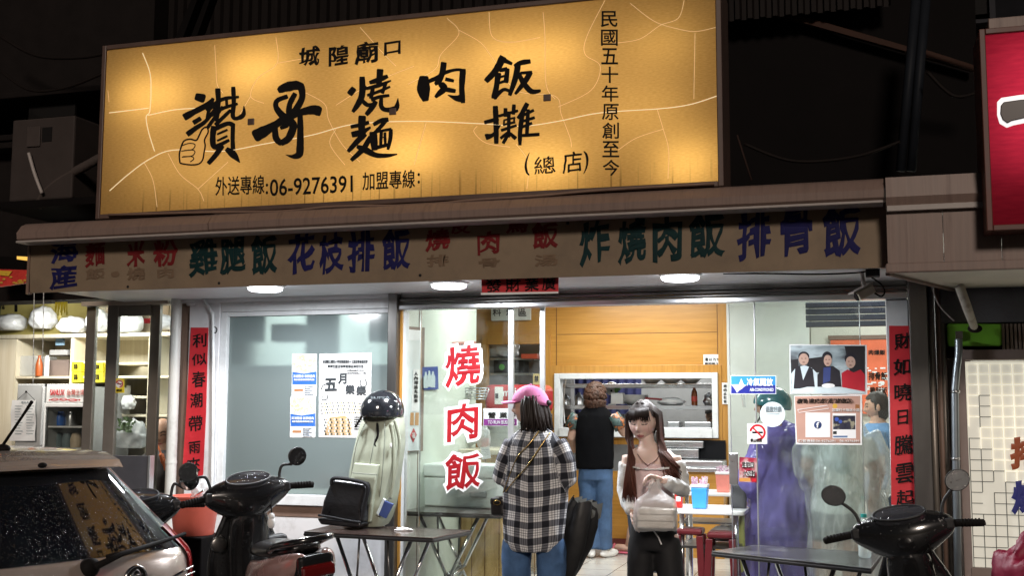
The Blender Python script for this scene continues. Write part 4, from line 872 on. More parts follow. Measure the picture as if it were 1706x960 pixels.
# air-conditioned sign
o = poster('air_conditioning_sticker', R4(1217, 626, 1293, 657), 0.086, mat('sticker_white', (0.8, 0.82, 0.85), 0.3), 'blue air-conditioning sticker with white arrow shape on the right door glass', 'sticker')
patch(o, 'light_blue_field', [(1218, 627, 1292, 642)], 0.0852, mat('sky_blue', (0.03, 0.24, 0.72), 0.35, var=0.06)); patch(o, 'dark_blue_field', [(1218, 642, 1292, 656)], 0.0852, mat('deep_blue', (0.012, 0.02, 0.22), 0.35, var=0.06))
patch(o, 'iceberg', [[(1218, 641), (1231, 641), (1235, 631), (1239, 641), (1243, 642), (1236, 648), (1231, 651), (1228, 655), (1224, 648)]], 0.0846, M['sticker_white'])
write(MB(), [('冷氣開放', 1244, 630, 1288, 644), ('AIR-CONDITIONED', 1249, 647, 1289, 652.5)], 0.0852, bold=0.03).build('lettering', M['sticker_white'], o)
b = thing('round_sticker', 'round pale sticker with grey writing on the right door glass', 'sticker', at(1287, 690, 0.087))
blobs(b, 'disc', [(1287, 691, 21, 21)], 0.087, mat('pale_sticker', (0.66, 0.76, 0.8), 0.35), 36)
write(MB(), [('優惠好康', 1275, 677, 1302, 687)], 0.0866, bold=0.02).build('lettering', mat('grey_ink', (0.22, 0.26, 0.28), 0.5), b)
ribbon(MB(), [(1277, 690), (1299, 690)], .8, 0.0866).build('underline', M['grey_ink'], b)
o = poster('no_smoking_sticker', R4(1245, 706, 1278, 740), 0.086, M['paper'], 'white no-smoking sticker below the round sticker on the right door glass', 'sticker')
def nosmoke(o, cx, cy, r, Y, mring, sl=True):
    ring = MB(); ribbon(ring, [(cx + r * math.cos(a), cy + r * math.sin(a)) for a in [math.pi * (-.95) + math.pi * 1.45 * k / 24 for k in range(25)]] if sl else [(cx + r * math.cos(2 * math.pi * k / 24), cy + r * math.sin(2 * math.pi * k / 24)) for k in range(25)], r * .3, Y, 0.001)
    ribbon(ring, [(cx - r * .65, cy - r * .65), (cx + r * .65, cy + r * .65)], r * .22, Y, 0.0014); ring.build('ring', mring, o)
    patch(o, 'cigarette', [(cx - r * .75, cy - r * .12, cx + r * .75, cy + r * .14)], Y - 0.0006, M['ink'])
rd = mat('sign_red', (0.5, 0.01, 0.02), 0.4)
nosmoke(o, 1262, 721, 12, 0.0855, rd)
write(MB(), [('禁止吸菸', 1250, 731, 1270, 737)], 0.0855, bold=0.03).build('lettering', M['ink'], o)
# flyer on the right door, and the business sign on the left door
o = poster('dance_flyer', [(1232, 762), (1261, 764), (1261, 805), (1231, 803)], 0.086, color_noise('flyer_red', [(0.3, (0.05, 0.01, 0.015)), (0.5, (0.35, 0.02, 0.05)), (0.66, (0.5, 0.4, 0.38))], 14), 'small dark red event flyer with white block letters beside the door lock', 'flyer')
write(MB(), [('星期四', 1236, 770, 1256, 780), ('六派對', 1238, 784, 1258, 795)], 0.086, bold=0.09).build('lettering_backing', M['paper'], o); write(MB(), [('星期四', 1236, 770, 1256, 780), ('六派對', 1238, 784, 1258, 795)], 0.0845, bold=0.02).build('lettering', M['ink'], o)
patch(o, 'food_strip', [(1232, 797, 1250, 803)], 0.0855, mat('print_orange', (0.55, 0.25, 0.06), 0.5)); patch(o, 'corner_logo', [(1253, 798, 1260, 803)], 0.0855, rd)
o = poster('open_sign', R4(805, 681, 862, 710), 0.135, M['sticker_white'], 'white and purple business hours sign on the left door glass behind the pink cap', 'sign')
patch(o, 'purple_band', [(806, 698.5, 861, 709.5)], 0.1344, mat('print_purple', (0.22, 0.03, 0.22), 0.4)); write(MB(), [('營', 813, 687, 826, 697), ('業', 832, 687, 845, 697), ('中', 849, 687, 859, 697)], 0.1344, bold=0.02).build('lettering', M['ink'], o)
write(MB(), [('TO RUN BUSINESS', 813, 701, 858, 707)], 0.1344, bold=0.02).build('english_lettering', M['sticker_white'], o)

# ================================================================== inside, left: wall board, poster, counter
LX = ix0 + 0.006      # things on the left side wall: plane X = LX
def wx(px, py): return atx(px, py, LX)
def wslab(name, pts, m, label=None, cat=None, parent=None, lift=0.0, th=0.008):
    b = MB().slab([atx(x, y, LX + lift) for x, y in pts], (th, 0, 0)); o = b.build(name, m, parent)
    return tag(o, label, cat) if label else o
wbd = thing('framed_menu_board', 'tall narrow white menu board in a brown frame on the left inner wall', 'board', wx(690, 650))
wslab('frame', [(676, 544), (706, 546), (703, 752), (674, 754)], M['brown_trim'], None, None, wbd)
wslab('board', [(679, 566), (702, 566), (699, 751), (677, 752)], mat('board_white', (0.7, 0.77, 0.78), 0.3), None, None, wbd, 0.009, 0.002)
wslab('title_card', [(679, 549), (702, 551), (701, 567), (680, 567)], M['paper'], None, None, wbd, 0.012, 0.002)
wslab('price_strip', [(688, 615), (699, 616), (697, 686), (685, 686)], M['paper'], None, None, wbd, 0.012, 0.002)
wslab('photo_strip', [(684, 688), (689, 688), (689, 709), (683, 709)], M['wood_trim'], None, None, wbd, 0.012, 0.002)
wslab('photo_strip', [(692, 688), (697.5, 688), (697, 709), (691, 709)], M['wood_trim'], None, None, wbd, 0.012, 0.002)
wslab('red_diamond', [(689, 714), (694, 725), (688, 738), (683, 726)], rd, None, None, wbd, 0.012, 0.002)
write(MB(), [(c, 689.5, 620 + 7.5 * i, 695.5, 626 + 7.5 * i) for i, c in enumerate('人內用請先點餐')], lambda x, y: atx(x, y, LX + 0.0145), bold=0.0).build('lettering', M['ink'], wbd)
write(MB(), [('福', 686, 721, 691, 731)], lambda x, y: atx(x, y, LX + 0.0145), bold=0.01).build('lettering', M['paper'], wbd)
po = wslab('blue_wall_poster', [(702, 612), (728, 611), (729, 649), (702, 650)], mat('poster_blue', (0.02, 0.07, 0.32), 0.4), 'small blue poster with pale standing figures on the left inner wall', 'poster')
fg = MB()
for (x, y, r) in ((709, 629, 3.6), (715, 627, 3.2), (721, 628, 3.8)):
    fg.slab([atx(x + r * dx, y + dy, LX + 0.009) for dx, dy in ((-.35, -9), (.35, -9), (.5, -4), (1, 0), (.9, 18), (-.9, 18), (-1, 0), (-.5, -4))], (0.002, 0, 0))
fg.build('figures', M['photo_cloth'], po)
cal = wslab('red_calendar', [(753, 570), (792, 569), (791, 588), (753, 590)], mat('faded_red', (0.5, 0.2, 0.17), 0.5), 'faded red calendar top on the left inner wall above the vinyl letters', 'calendar')
write(MB(), [('HEALTH', 756, 573, 788, 580)], lambda x, y: atx(x, y, LX + 0.009), bold=0.02).build('lettering', M['ink'], cal)
# counter with veneer top
YC = 1.75
cz = at(750, 748, 1.4).z
co = thing('service_counter', 'plank-fronted wooden counter with a pale top behind the left door glass', 'counter', (-2.6, 1.5, ZF))
MB().box((ix0 + 0.01, 1.32, ZF), (at(835, 800, 1.3).x, 1.9, cz - 0.04)).build('front', M['plywood'], co)
MB().box((ix0 + 0.008, 1.28, cz - 0.038), (at(838, 745, 1.28).x, 1.95, cz)).build('top', M['pale_shelf'], co, bevel=0.006)
gm = MB()
for k in range(9):
    x = ix0 + 0.02 + 0.1 * k + 0.012 * math.sin(k * 5); gm.box((x, 1.317, ZF), (x + 0.005, 1.3215, cz - 0.04))
gm.build('plank_joint', M['groove_dark'], co)
# things on the counter
def onc(px, Y=1.45): return at(px, 740, Y).x
c = (onc(722), 1.55, cz + 0.10)
hb = thing('bag_rail', 'rail of white carrier bags hanging over the counter', 'rail', (c[0], 1.6, cz))
rz = at(735, 655, 1.6).z
MB().tube([(ix0 + 0.01, 1.6, rz), (at(768, 655, 1.6).x, 1.6, rz)], 0.008, 8).build('bar', M['dark_steel'], hb)
MB().box((ix0 + 0.01, 1.56, rz + 0.03), (at(768, 650, 1.6).x, 1.64, rz + 0.05)).build('board', M['brown_trim'], hb)
for i, px in enumerate((710, 724, 738, 751, 763)):
    x = at(px, 680, 1.58).x
    o = plastic_bag('carrier_bag', (x, 1.58 + .01 * (i % 2), rz - 0.15), (0.055, 0.05, 0.15), ['white carrier bag hanging leftmost on the rail', 'white carrier bag hanging second from the left on the rail', 'white carrier bag hanging in the middle of the rail', 'white carrier bag hanging second from the right on the rail', 'white carrier bag hanging rightmost on the rail'][i], M['thin_plastic'], i * 3.1, 0.22); o['group'] = 'carrier bags on the counter rail'
    MB().tube(smooth_line([(x - 0.03, 1.58, rz - 0.04), (x - 0.012, 1.58, rz + 0.006), (x + 0.012, 1.58, rz + 0.006), (x + 0.03, 1.58, rz - 0.04)]), 0.006, 6).build('handle', M['thin_plastic'], o, smooth=True)
for (x0, x1, y0, y1, lab, m, Y) in ((696, 720, 709, 722, 'violet box on the counter under the hanging bags', mat('violet', (0.14, 0.1, 0.3), 0.4), 1.36), (697, 718, 722, 742, 'bright green box on the counter under the violet one', mat('green_box', (0.1, 0.42, 0.06), 0.4), 1.36)):
    A, B = aabb(x0, y0, x1, y1, Y, 0.12); A = (A[0], A[1], cz + 0.001 if m.name == 'green_box' else A[2]); o = MB().box(A, (B[0], B[1], B[2] - 0.002)).build('carton', m, bevel=0.004); tag(o, lab, 'box')
A, B = aabb(722, 716, 778, 746, 1.4, 0.3, cz + 0.001); plastic_bag('clear_bag', ((A[0] + B[0]) / 2, 1.55, cz + 0.085), (0.15, 0.12, 0.1), 'crumpled clear bag lying on the counter behind the middle vinyl letter', M['clear_plastic'], 5, 0.3)
c = at(804, 728, 1.42); plastic_bag('cup_sleeve_bag', (c.x, 1.45, cz + 0.08), (0.055, 0.05, 0.1), 'clear bag of red cups on the counter left of the business sign', M['clear_plastic'], 15, 0.2)
o = MB().lathe([(0.025, 0), (0.032, 0.08), (0.0, 0.08)], (c.x + 0.01, 1.45, cz + 0.001), 16).build('red_cup', rd, smooth=True, angle=40); tag(o, 'red cup inside the clear bag on the counter', 'cup')
bk = at(795, 655, 1.5)
o = MB(); 
for k in range(5): o.tube([(bk.x + 0.10 * math.cos(t) * (0.7 + .08 * k), 1.5 + 0.06 * math.sin(t), bk.z - 0.05 + 0.022 * k) for t in [2 * math.pi * j / 20 for j in range(21)]], 0.004, 5)
for j in range(12): t = 2 * math.pi * j / 12; o.tube([(bk.x + .07 * math.cos(t), 1.5 + .042 * math.sin(t), bk.z - .05), (bk.x + .102 * math.cos(t), 1.5 + .06 * math.sin(t), bk.z + .04)], 0.003, 5)
o = o.build('wire_basket', M['steel'], smooth=True); tag(o, 'round wire basket hanging beside the top vinyl letter', 'basket')
nt_ = MB().slab([at(x, y, 1.27) for x, y in ((800, 746), (815, 744), (818, 764), (803, 766))], (0, 0.002, 0)).build('counter_note', M['paper']); tag(nt_, 'small white paper note taped to the counter edge', 'note')
ink_lines = MB()
for k in range(4): ribbon(ink_lines, [(803, 750 + 3 * k), (814, 749.5 + 3 * k)], .5, 1.27)
ink_lines.build('handwriting', M['grey_ink'], nt_)
# wood-framed pass opening with shelf goods
osb = MB().box((ox0 - .02, YK + 0.5, oz0 - .05), (ox1 + .02, YK + 0.52, oz1 + .05)).build('opening_back', mat('grey_panel', (0.4, 0.41, 0.42), 0.5), kp)
for (y, lab) in ((597, 'upper'), (622, 'lower')):
    z = at(850, y, YK + .1).z; o = MB().box((ox0 + .002, YK + .08, z - .02), (ox1 - .12, YK + .45, z)).build('opening_shelf', M['steel'], kp)
z = at(850, 597, YK + .1).z; c = at(838, 585, YK + .2); plastic_bag('cup_bag', (c.x, c.y, z + .085), (.17, .1, .09), 'clear bag of white cups on the upper shelf of the left opening', M['thin_plastic'], 21, .25)
A, B = aabb(822, 600, 872, 620, YK + .12, .2, at(850, 622, YK + .1).z + .001); o = MB().box(A, B).build('dark_box', M['black_metal'], bevel=.01); tag(o, 'dark box with a green label on the lower shelf of the left opening', 'box')
cc = at(836, 612, YK + .118); MB().ell((cc.x, cc.y, cc.z), (.03, .004, .03)).build('badge', M['green_box'], o)
A, B = aabb(868, 590, 895, 598, YK + .02, .2); o = MB().box(A, B).build('red_carton', mat('carton_red', (.45, .07, .03), .4), bevel=.004); tag(o, 'small orange-red carton sticking out of the left opening', 'box')
A, B = aabb(806, 641, 905, 688, 1.9, .35); o = MB().box(A, (B[0], B[1], B[2])).build('sealing_machine', mat('machine_red', (.42, .012, .02), .3, coat=.5), bevel=.05, seg=4); tag(o, 'bright red cup-sealing machine standing behind the business sign', 'machine')
MB().box(*aabb(824, 645, 838, 674, 1.893, .006)).build('panel', M['white_plastic'], o, bevel=.002); MB().box(*aabb(825, 656, 830, 664, 1.888, .004)).build('button', M['ink'], o)
write(MB(), [('mei', 838, 648, 860, 660)], 1.9, bold=.02, skew=.2).build('lettering', M['sticker_white'], o)
A, B = aabb(806, 688, 905, 745, 1.92, .3, cz - .2); o2 = MB().box((A[0], A[1], ZF), (B[0], B[1], at(850, 689, 1.92).z)).build('machine_stand', M['steel'], bevel=.01); tag(o2, 'steel stand carrying the red sealing machine', 'stand')
kz = thing('kitchen_sign', 'white board reading kitchen area hung on the wood wall above the left opening', 'sign', at(850, 522, YK - .03))
MB().box(*aabb(818, 509, 884, 534, YK - .04, .03)).build('board', mat('ivory', (.72, .73, .68), .45), kz, bevel=.004)
write(MB(), [('料', 821, 512, 835, 527), ('理', 843, 512, 857, 527), ('區', 864, 512, 877, 527)], YK - .04, bold=.012).build('lettering', M['ink'], kz)
# ================================================================== behind the frosted window
o = MB().box((-4.9, 1.7, ZF), (-3.09, 1.78, 2.8)).build('room_partition', mat('pale_green_wall', (.62, .7, .66), .6)); tag(o, 'pale green wall dimly seen behind the frosted window', 'wall')
sf = MB().box((-4.75, .35, 1.02), (-3.15, .8, 1.9)).build('grey_cabinet', mat('cabinet_grey', (.30, .35, .37), .5), bevel=.01); tag(sf, 'broad grey cabinet blurred behind the frosted window', 'cabinet')
for (x0, x1, y0, y1, Y, lab) in ((378, 432, 523, 570, .3, 'dark box blurred behind the upper left of the frosted window'), (455, 500, 540, 570, .35, 'low dark bundle blurred behind the frosted window'), (515, 560, 508, 590, .55, 'dark post blurred behind the frosted window'), (618, 650, 520, 570, .4, 'dark box blurred behind the upper right of the frosted window')):
    A, B = aabb(x0, y0, x1, y1, Y, .15); o = MB().box((A[0], A[1], A[2] if 'post' not in lab else 1.9), B).build('storage_box', mat('storage_dark', (.09, .13, .14), .6), bevel=.01); tag(o, lab, 'box')

# ================================================================== open store at the left: pipe, sliding doors, shelves, fridge
p = MB(); x = at(291, 600, -.05).x
p.tube([(x, -.05, ZP), (x, -.05, 2.36)], .038, 20).tube([(x, -.05, 1.2), (x, -.05, 1.22)], .041, 20)
o = p.build('drain_pipe', mat('pvc', (.66, .66, .62), .4, var=.08, dirt=(.4, .39, .36), dscale=3), smooth=True, angle=40); tag(o, 'off-white plastic drain pipe left of the pillar with the red couplet', 'pipe')
o = MB().box((at(300, 600, .02).x, .02, ZP), (wl - .002, .2, 2.36)).build('gap_board', M['brown_trim']); tag(o, 'dark brown board filling the dark gap between the drain pipe and the white pillar', 'post')  # its dark colour stands in for the dark of the gap
p = MB().tube(smooth_line([tuple(at(a, b, -.03)) for a, b in ((338, 489), (343, 505), (352, 520), (355, 540), (355, 700), (352, 860))]), .012, 8).tube([at(312, 507, -.01), at(324, 507, -.02)], .012, 8)
o = p.build('conduit', M['white_paint'], smooth=True); tag(o, 'thin white conduit bending down the right of the couplet pillar', 'conduit')
MB().tube(smooth_line([tuple(at(a, b, -.03)) for a, b in ((355, 543), (361, 548), (359, 555), (352, 552))]), .004, 6).build('wire_hook', M['black_metal'], o, smooth=True)
ld = thing('sliding_doors', 'brown aluminium sliding doors standing open at the left store', 'door', at(200, 700, .05))
for k, (x0, x1, Y) in enumerate(((139, 154, .10), (174, 192, .05), (246, 262, .09))):
    MB().box((at(x0, 650, Y).x, Y, ZP), (at(x1, 650, Y).x, Y + .035, 2.34)).build('stile', M['bronze_alu'], ld, bevel=.003)
MB().box((at(139, 490, .05).x, .03, 2.34), (at(283, 490, .05).x, .16, 2.372)).build('head_rail', M['brown_trim'] if False else mat('beige_alu', (.5, .43, .36), .5), ld, bevel=.003)
xa, xb = at(192, 650, .066).x, at(246, 650, .066).x
MB().box((xa, .06, 2.26), (xb, .085, 2.338)).build('top_rail', M['bronze_alu'], ld); MB().box((xa, .07, ZP + .05), (xb, .074, 2.259)).build('pane', M['glass'], ld)
xa, xb = at(154, 650, .11).x, at(174, 650, .11).x; MB().box((xa, .115, ZP + .05), (xb, .119, 2.338)).build('pane', M['glass'], ld)
o = MB().slab([at(x, y, .056) for x, y in ((191, 631), (207, 631), (207, 655), (191, 655))], (0, .002, 0)).build('no_smoking_notice', mat('yellow_card', (.8, .62, .03), .5)); tag(o, 'small yellow no-smoking notice on the sliding door glass', 'sticker')
blobs(o, 'disc', [(199, 640, 6.5, 7)], .0555, M['paper']); nosmoke(o, 199, 640, 5.5, .055, rd); write(MB(), [('禁菸', 194, 649, 204, 653)], .0555, bold=.02).build('lettering', M['ink'], o)
# shelves
st = thing('shelf_unit', 'pale wooden shelf unit packed with bags and boxes in the left store', 'shelf', (-5.6, .9, ZP))
YSf = .75
SX = (at(-60, 600, YSf).x, at(300, 600, YSf).x)
MB().box((SX[0], 1.22, ZP), (SX[1], 1.25, 2.7)).build('back_panel', M['pale_shelf'], st)
zs = [at(100, y, YSf).z for y in (557, 627, 690)]
MB().box((SX[0], YSf - .02, zs[0] - .03), (SX[1], 1.22, zs[0])).build('board', M['pale_shelf'], st, bevel=.002)
for z, x0, x1 in ((zs[1], 26, 282), (zs[2], 190, 300), (at(220, 660, YSf).z, 190, 250), (at(220, 604, YSf).z, 190, 246), (at(150, 602, YSf).z, 118, 174)):
    MB().box((at(x0, 640, YSf).x, YSf, z - .02), (at(x1, 640, YSf).x, 1.22, z)).build('board', M['pale_shelf'], st, bevel=.002)
for x0, x1 in ((-40, 25), (116, 121), (246, 251)):
    MB().box((at(x0, 640, YSf).x, YSf - .005, ZP), (at(x1, 640, YSf).x, 1.215, zs[0] - .031)).build('divider', M['pale_shelf'], st)
mat('carton_olive', (.42, .36, .12), .6, var=.1); mat('carton_yellow', (.72, .62, .03), .5)
zb_ = zs[0] + .001
def goods(kind, x0, y0, x1, y1, lab, m, Y=.8, dep=.3, seat=None, bev=.006):
    A, B = aabb(x0, y0, x1, y1, Y, dep)
    A = (A[0], A[1], seat if seat is not None else A[2]); o = MB().box(A, B).build(kind, m, bevel=bev); return tag(o, lab, 'box')
o1 = goods('cardboard_box', 0, 493, 57, 548, 'olive cardboard box marked K-5 at the left end of the top shelf', M['carton_olive'], .85, .33, zb_)
write(MB(), [('K-52', 0, 494, 8, 516)], lambda x, y: at((y - 494) * 0 + x, y, .85), bold=.02).build('marking', M['ink'], o1)
patch(o1, 'marking_block', [(24, 494, 29, 520)], .849, M['ink'])
o2 = goods('cardboard_box', 58, 488, 102, 553, 'olive cardboard box with taped flap behind the hanging cord, top shelf', M['carton_olive'], .85, .33, zb_)
o3 = goods('cardboard_box', 175, 505, 252, 550, 'brown cardboard box with red stripe behind the sliding door', mat('carton_brown', (.48, .38, .27), .6), .95, .25, zb_)
patch(o3, 'stripe', [(176, 531, 250, 539)], .949, rd)
for (x0, x1, y0, y1, lab, k) in ((0, 40, 524, 552, 'white plastic sack at the left end of the top shelf', 1), (56, 88, 512, 550, 'white plastic sack in front of the taped box on the top shelf', 2), (102, 140, 528, 556, 'white plastic sack left of the first sliding door stile', 3), (152, 176, 516, 556, 'white plastic sack between the two left door stiles', 4), (192, 234, 514, 557, 'white plastic sack behind the sliding door glass, top shelf', 5), (260, 284, 525, 550, 'white plastic sack beside the drain pipe on the top shelf', 6)):
    c = at((x0 + x1) / 2, (y0 + y1) / 2, .78); a = at(x0, y0, .78); b_ = at(x1, y1, .78)
    plastic_bag('plastic_sack', (c.x, .78, zb_ + (c.z - zb_) * .95 + .0), ((b_.x - a.x) * .52, .12, (a.z - b_.z) * .55), lab, M['thin_plastic'], k * 2.3, .16)['group'] = 'white sacks on the top shelf'
zm = zs[1] + .001
o = goods('storage_tub', 26, 593, 62, 622, 'clear grey plastic tub on the middle shelf at the left', M['clear_plastic'], .8, .25, zm, .012)
o = goods('newspaper_stack', 82, 583, 112, 592, 'stack of grey newspapers under the top shelf', mat('newsprint', (.4, .4, .4), .8), .8, .25)
goods('notice_card', 92, 563, 106, 576, 'blue and white card leaning below the top shelf', mat('card_blue', (.25, .4, .55), .5), .85, .02)
goods('dark_case', 80, 600, 114, 624, 'brown-grey case on the middle shelf left of the yellow boxes', mat('case', (.22, .17, .15), .6), .85, .25, zm)
for k, (x0, y0, x1, y1) in enumerate(((119, 603, 135, 620), (119, 620, 135, 638), (156, 604, 171, 620), (156, 620, 171, 638))):
    o = goods('yellow_box', x0, y0 + .3, x1, y1 - .3, ['bright yellow box left of the first door stile, upper of two', 'bright yellow box left of the first door stile, lower of two', 'bright yellow box between the door stiles, upper of two', 'bright yellow box between the door stiles, lower of two'][k], M['carton_yellow'], .72, .2, None, .003); o['group'] = 'yellow boxes on the shelf'
    write(MB(), [('醬', x0 + 4, y0 + 4, x1 - 5, y1 - 5)], .719, bold=.0).build('marking', M['ink'], o)
c = at(64, 610, .75); o = MB().lathe([(.028, 0), (.03, .09), (.022, .12), (.012, .15), (.012, .17), (0, .17)], (c.x, .76, zm), 16).build('sauce_bottle', mat('sauce', (.4, .09, .02), .3), smooth=True, angle=50); tag(o, 'orange-brown sauce bottle on the middle shelf', 'bottle')
c = at(74, 610, .75); o = MB().lathe([(.02, 0), (.02, .15), (.01, .17), (0, .17)], (c.x, .78, zm), 16).build('white_bottle', M['white_plastic'], smooth=True, angle=50); tag(o, 'thin white bottle beside the orange-brown sauce bottle', 'bottle')
# fridge
fx0, fx1 = at(68, 700, .3).x, at(142, 700, .3).x
ff = thing('display_fridge', 'grey-white display fridge with a glass door and red SANLUX sign', 'fridge', ((fx0 + fx1) / 2, .45, ZP))
ft = at(100, 640, .3).z
MB().box((at(22, 700, .3).x, .33, ZP), (fx0 - .004, .85, ft)).build('side_cabinet', mat('fridge_grey', (.45, .46, .46), .45), ff, bevel=.006)
fb_ = MB(); fb_.box((fx0, .33, ZP), (fx1, .85, ZP + .3)); fb_.box((fx0, .8, ZP + .3), (fx1, .85, ft)); fb_.box((fx0, .33, ZP + .3), (fx0 + .02, .8, ft)); fb_.box((fx1 - .02, .33, ZP + .3), (fx1, .8, ft)); fb_.box((fx0, .33, ft - .02), (fx1, .8, ft)); fb_.build('body', M['fridge_grey'], ff)
MB().box((fx0 + .02, .325, at(110, 671, .32).z), (fx1, .345, ft - .002)).build('header', M['white_plastic'], ff, bevel=.003)
hd = MB(); write(hd, [('SANLUX', 84, 649, 108, 659)], .325, bold=.02, skew=0); hd.build('logo_lettering', rd, ff)
write(MB(), [('台灣三洋', 112, 649, 141, 659)], .325, bold=.0).build('lettering', mat('pale_red', (.6, .18, .16), .5), ff)
wv = MB()
for q in (0, 1, 2): ribbon(wv, smooth_line([(82, 668 - q), (92, 664 + 2 * q), (106, 668 - 2 * q), (120, 665 + 2 * q), (134, 668 - q)]), .9, .325)
wv.build('wave_stripes', rd, ff)
dg_ = MB(); zt = at(110, 672, .32).z
dg_.box((fx0, .31, ZP + .3), (fx0 + .03, .328, zt)); dg_.box((fx1 - .03, .31, ZP + .3), (fx1, .328, zt)); dg_.box((fx0 + .03, .31, zt - .03), (fx1 - .03, .328, zt)); dg_.box((fx0 + .03, .31, ZP + .3), (fx1 - .03, .328, ZP + .35))
do_ = dg_.build('door', M['white_plastic'], ff, bevel=.003); MB().box((fx0 + .031, .316, ZP + .351), (fx1 - .031, .32, zt - .031)).build('pane', M['glass'], do_); MB().box((fx0 + .004, .285, 1.3), (fx0 + .02, .309, 1.75)).build('handle', M['fridge_grey'], do_, bevel=.004)
for y in (710, 746): z = at(110, y, .45).z; MB().box((fx0 + .022, .36, z - .012), (fx1 - .022, .78, z)).build('shelf', M['white_plastic'], ff)
for k, (px, y, m, lab) in enumerate(((100, 710, M['pblue'] if 'pblue' in M else M['print_blue'], 'blue packet on the upper fridge shelf'), (118, 710, M['steel'], 'steel tin on the upper fridge shelf'), (96, 746, M['storage_dark'], 'dark jar at the left of the lower fridge shelf'), (112, 746, M['storage_dark'], 'dark jar in the middle of the lower fridge shelf'), (126, 746, M['carton_brown'], 'brown packet at the right of the lower fridge shelf'))):
    c = at(px, y, .5); o = MB().lathe([(.04, 0), (.045, .06), (.03, .11), (0, .115)], (c.x, .5, at(110, y, .45).z + .001), 14).build('fridge_jar', m, smooth=True, angle=40); tag(o, lab, 'jar')
ca_ = thing('wall_calendar', 'curling white price sheet clipped to the grey cabinet beside the fridge', 'calendar', at(42, 700, .32))
sh_ = MB(); n = 10
for i in range(n + 1):
    y = 667 + 68 * i / n
    for j in range(7):
        x = 22 + (40 + .2 * i) * j / 6 - .25 * i; q = at(x, y, .325); sh_.v.append(q + Vector((0, -.012 - .012 * math.sin(i * .5 + j * .6) ** 2, 0)))
sh_.f = [(i * 7 + j, i * 7 + j + 1, (i + 1) * 7 + j + 1, (i + 1) * 7 + j) for i in range(n) for j in range(6)]; sh_.m = [0] * len(sh_.f)
sh_.build('sheet', M['paper'], ca_, smooth=True)
MB().tube([at(29, 667, .31), at(44, 653, .325), at(58, 667, .31)], .002, 5).build('string', M['ink'], ca_); c = at(44, 653, .325); MB().ell((c.x, c.y - .004, c.z), .008, nu=10, nv=6).build('magnet', M['ink'], ca_)
pr_ = MB()
for r in range(11):
    y = 677 + 4.6 * r
    for x0, x1 in ((25, 38), (44, 57)): ribbon(pr_, [(x0, y), (x1 - (r % 3) * 2, y)], .9, lambda x, y: at(x, y, .298))
write(pr_, [('價 目 表', 36, 669, 48, 673)], lambda x, y: at(x, y, .298), bold=0); pr_.build('print', M['grey_ink'], ca_)
# clear bag and plant inside the glass door, dark board in front
c = at(212, 672, .7); plastic_bag('white_bundle', (c.x, .72, c.z), (.06, .05, .065), 'white string-tied bundle on the shelf behind the sliding door', M['thin_plastic'], 31, .2)
c = at(215, 728, .62); plastic_bag('clear_bag', (c.x, .66, c.z), (.13, .09, .12), 'crumpled clear bag low behind the sliding door glass', M['clear_plastic'], 33, .3)
c = at(216, 708, .6); b_ = MB()
for i in range(60):
    a = random.random() * 6.28; r = random.random() * .08; q = Vector((c.x + r * math.cos(a), .55 + .3 * r * math.sin(a), c.z + random.uniform(-.05, .04))); d = Vector((random.uniform(-1, 1), random.uniform(-.4, .4), random.uniform(-.3, 1))).normalized() * .035; s_ = d.cross(Vector((0, 1, 0))).normalized() * .012
    b_.add([q, q + d * .5 + s_, q + d, q + d * .5 - s_], [(0, 1, 2, 3)])
o = b_.build('herb_bunch', mat('herb', (.05, .09, .03), .6)); tag(o, 'bunch of dark green herbs behind the sliding door glass', 'herbs')
A = at(176, 765, -.25); B = at(251, 765, -.25)
bb = thing('display_board', 'dark grey board with silver edge leaning behind the car roof', 'board', ((A.x + B.x) / 2, -.25, ZP))
MB().box((A.x, -.25, ZP), (B.x - .02, -.21, at(215, 760, -.25).z)).build('panel', mat('slate', (.065, .065, .075), .5), bb, bevel=.003); MB().box((B.x - .019, -.255, ZP), (B.x, -.205, at(215, 760, -.25).z + .004)).build('edge', M['alu'], bb, bevel=.002)
# hanging packet display and cords at far left
pk = thing('snack_awning', 'red and yellow printed packet strip hanging at the far left under the canopy', 'banner', at(20, 460, -.3))
MB().slab([at(x, y, -.3) for x, y in ((-30, 448), (48, 450), (48, 471), (-30, 482))], (0, .02, 0)).build('strip', mat('packet_red', (.62, .05, .04), .35, var=.25, scale=12), pk)
MB().slab([at(x, y, -.31) for x, y in ((-30, 449), (20, 452), (14, 460), (-30, 456))], (0, .006, 0)).build('yellow_flash', mat('packet_yellow', (.8, .5, .05), .35, var=.2), pk)
lf = MB()
for i in range(14): x, y = random.uniform(0, 46), random.uniform(456, 474); q = at(x, y, -.308); lf.ell(q, (.014, .003, .008), nu=8, nv=5)
lf.build('leaf_print', M['gold'], pk)
MB().slab([at(x, y, -.28) for x, y in ((-30, 425), (48, 430), (48, 450), (-30, 447))], (0, .3, 0)).build('dark_cover', M['dark_wall'], pk); MB().slab([at(x, y, -.29) for x, y in ((28, 427), (49, 428), (49, 435), (28, 432))], (0, .01, 0)).build('orange_tag', emit_mat('orange_lit', (1, .6, .12), .7), pk)
for x, y1, lab in ((58, 640, 'left of the two thin cords of clear beads hanging at the left store'), (74, 600, 'right of the two thin cords of clear beads hanging at the left store')):
    b_ = MB(); P = at(x, 408, -.5); Q = at(x - 3, y1, -.5); b_.tube([P, Q], .0025, 5)
    for k in range(26):
        q = P.lerp(Q, (k + random.random() * .6) / 26); b_.ell(q, (.004, .004, .012), nu=6, nv=5)
    o = b_.build('bead_cord', mat('bead_clear', (.75, .75, .72), .15), smooth=True); tag(o, lab, 'cord')
c = at(103, 495, -.1); b_ = MB()
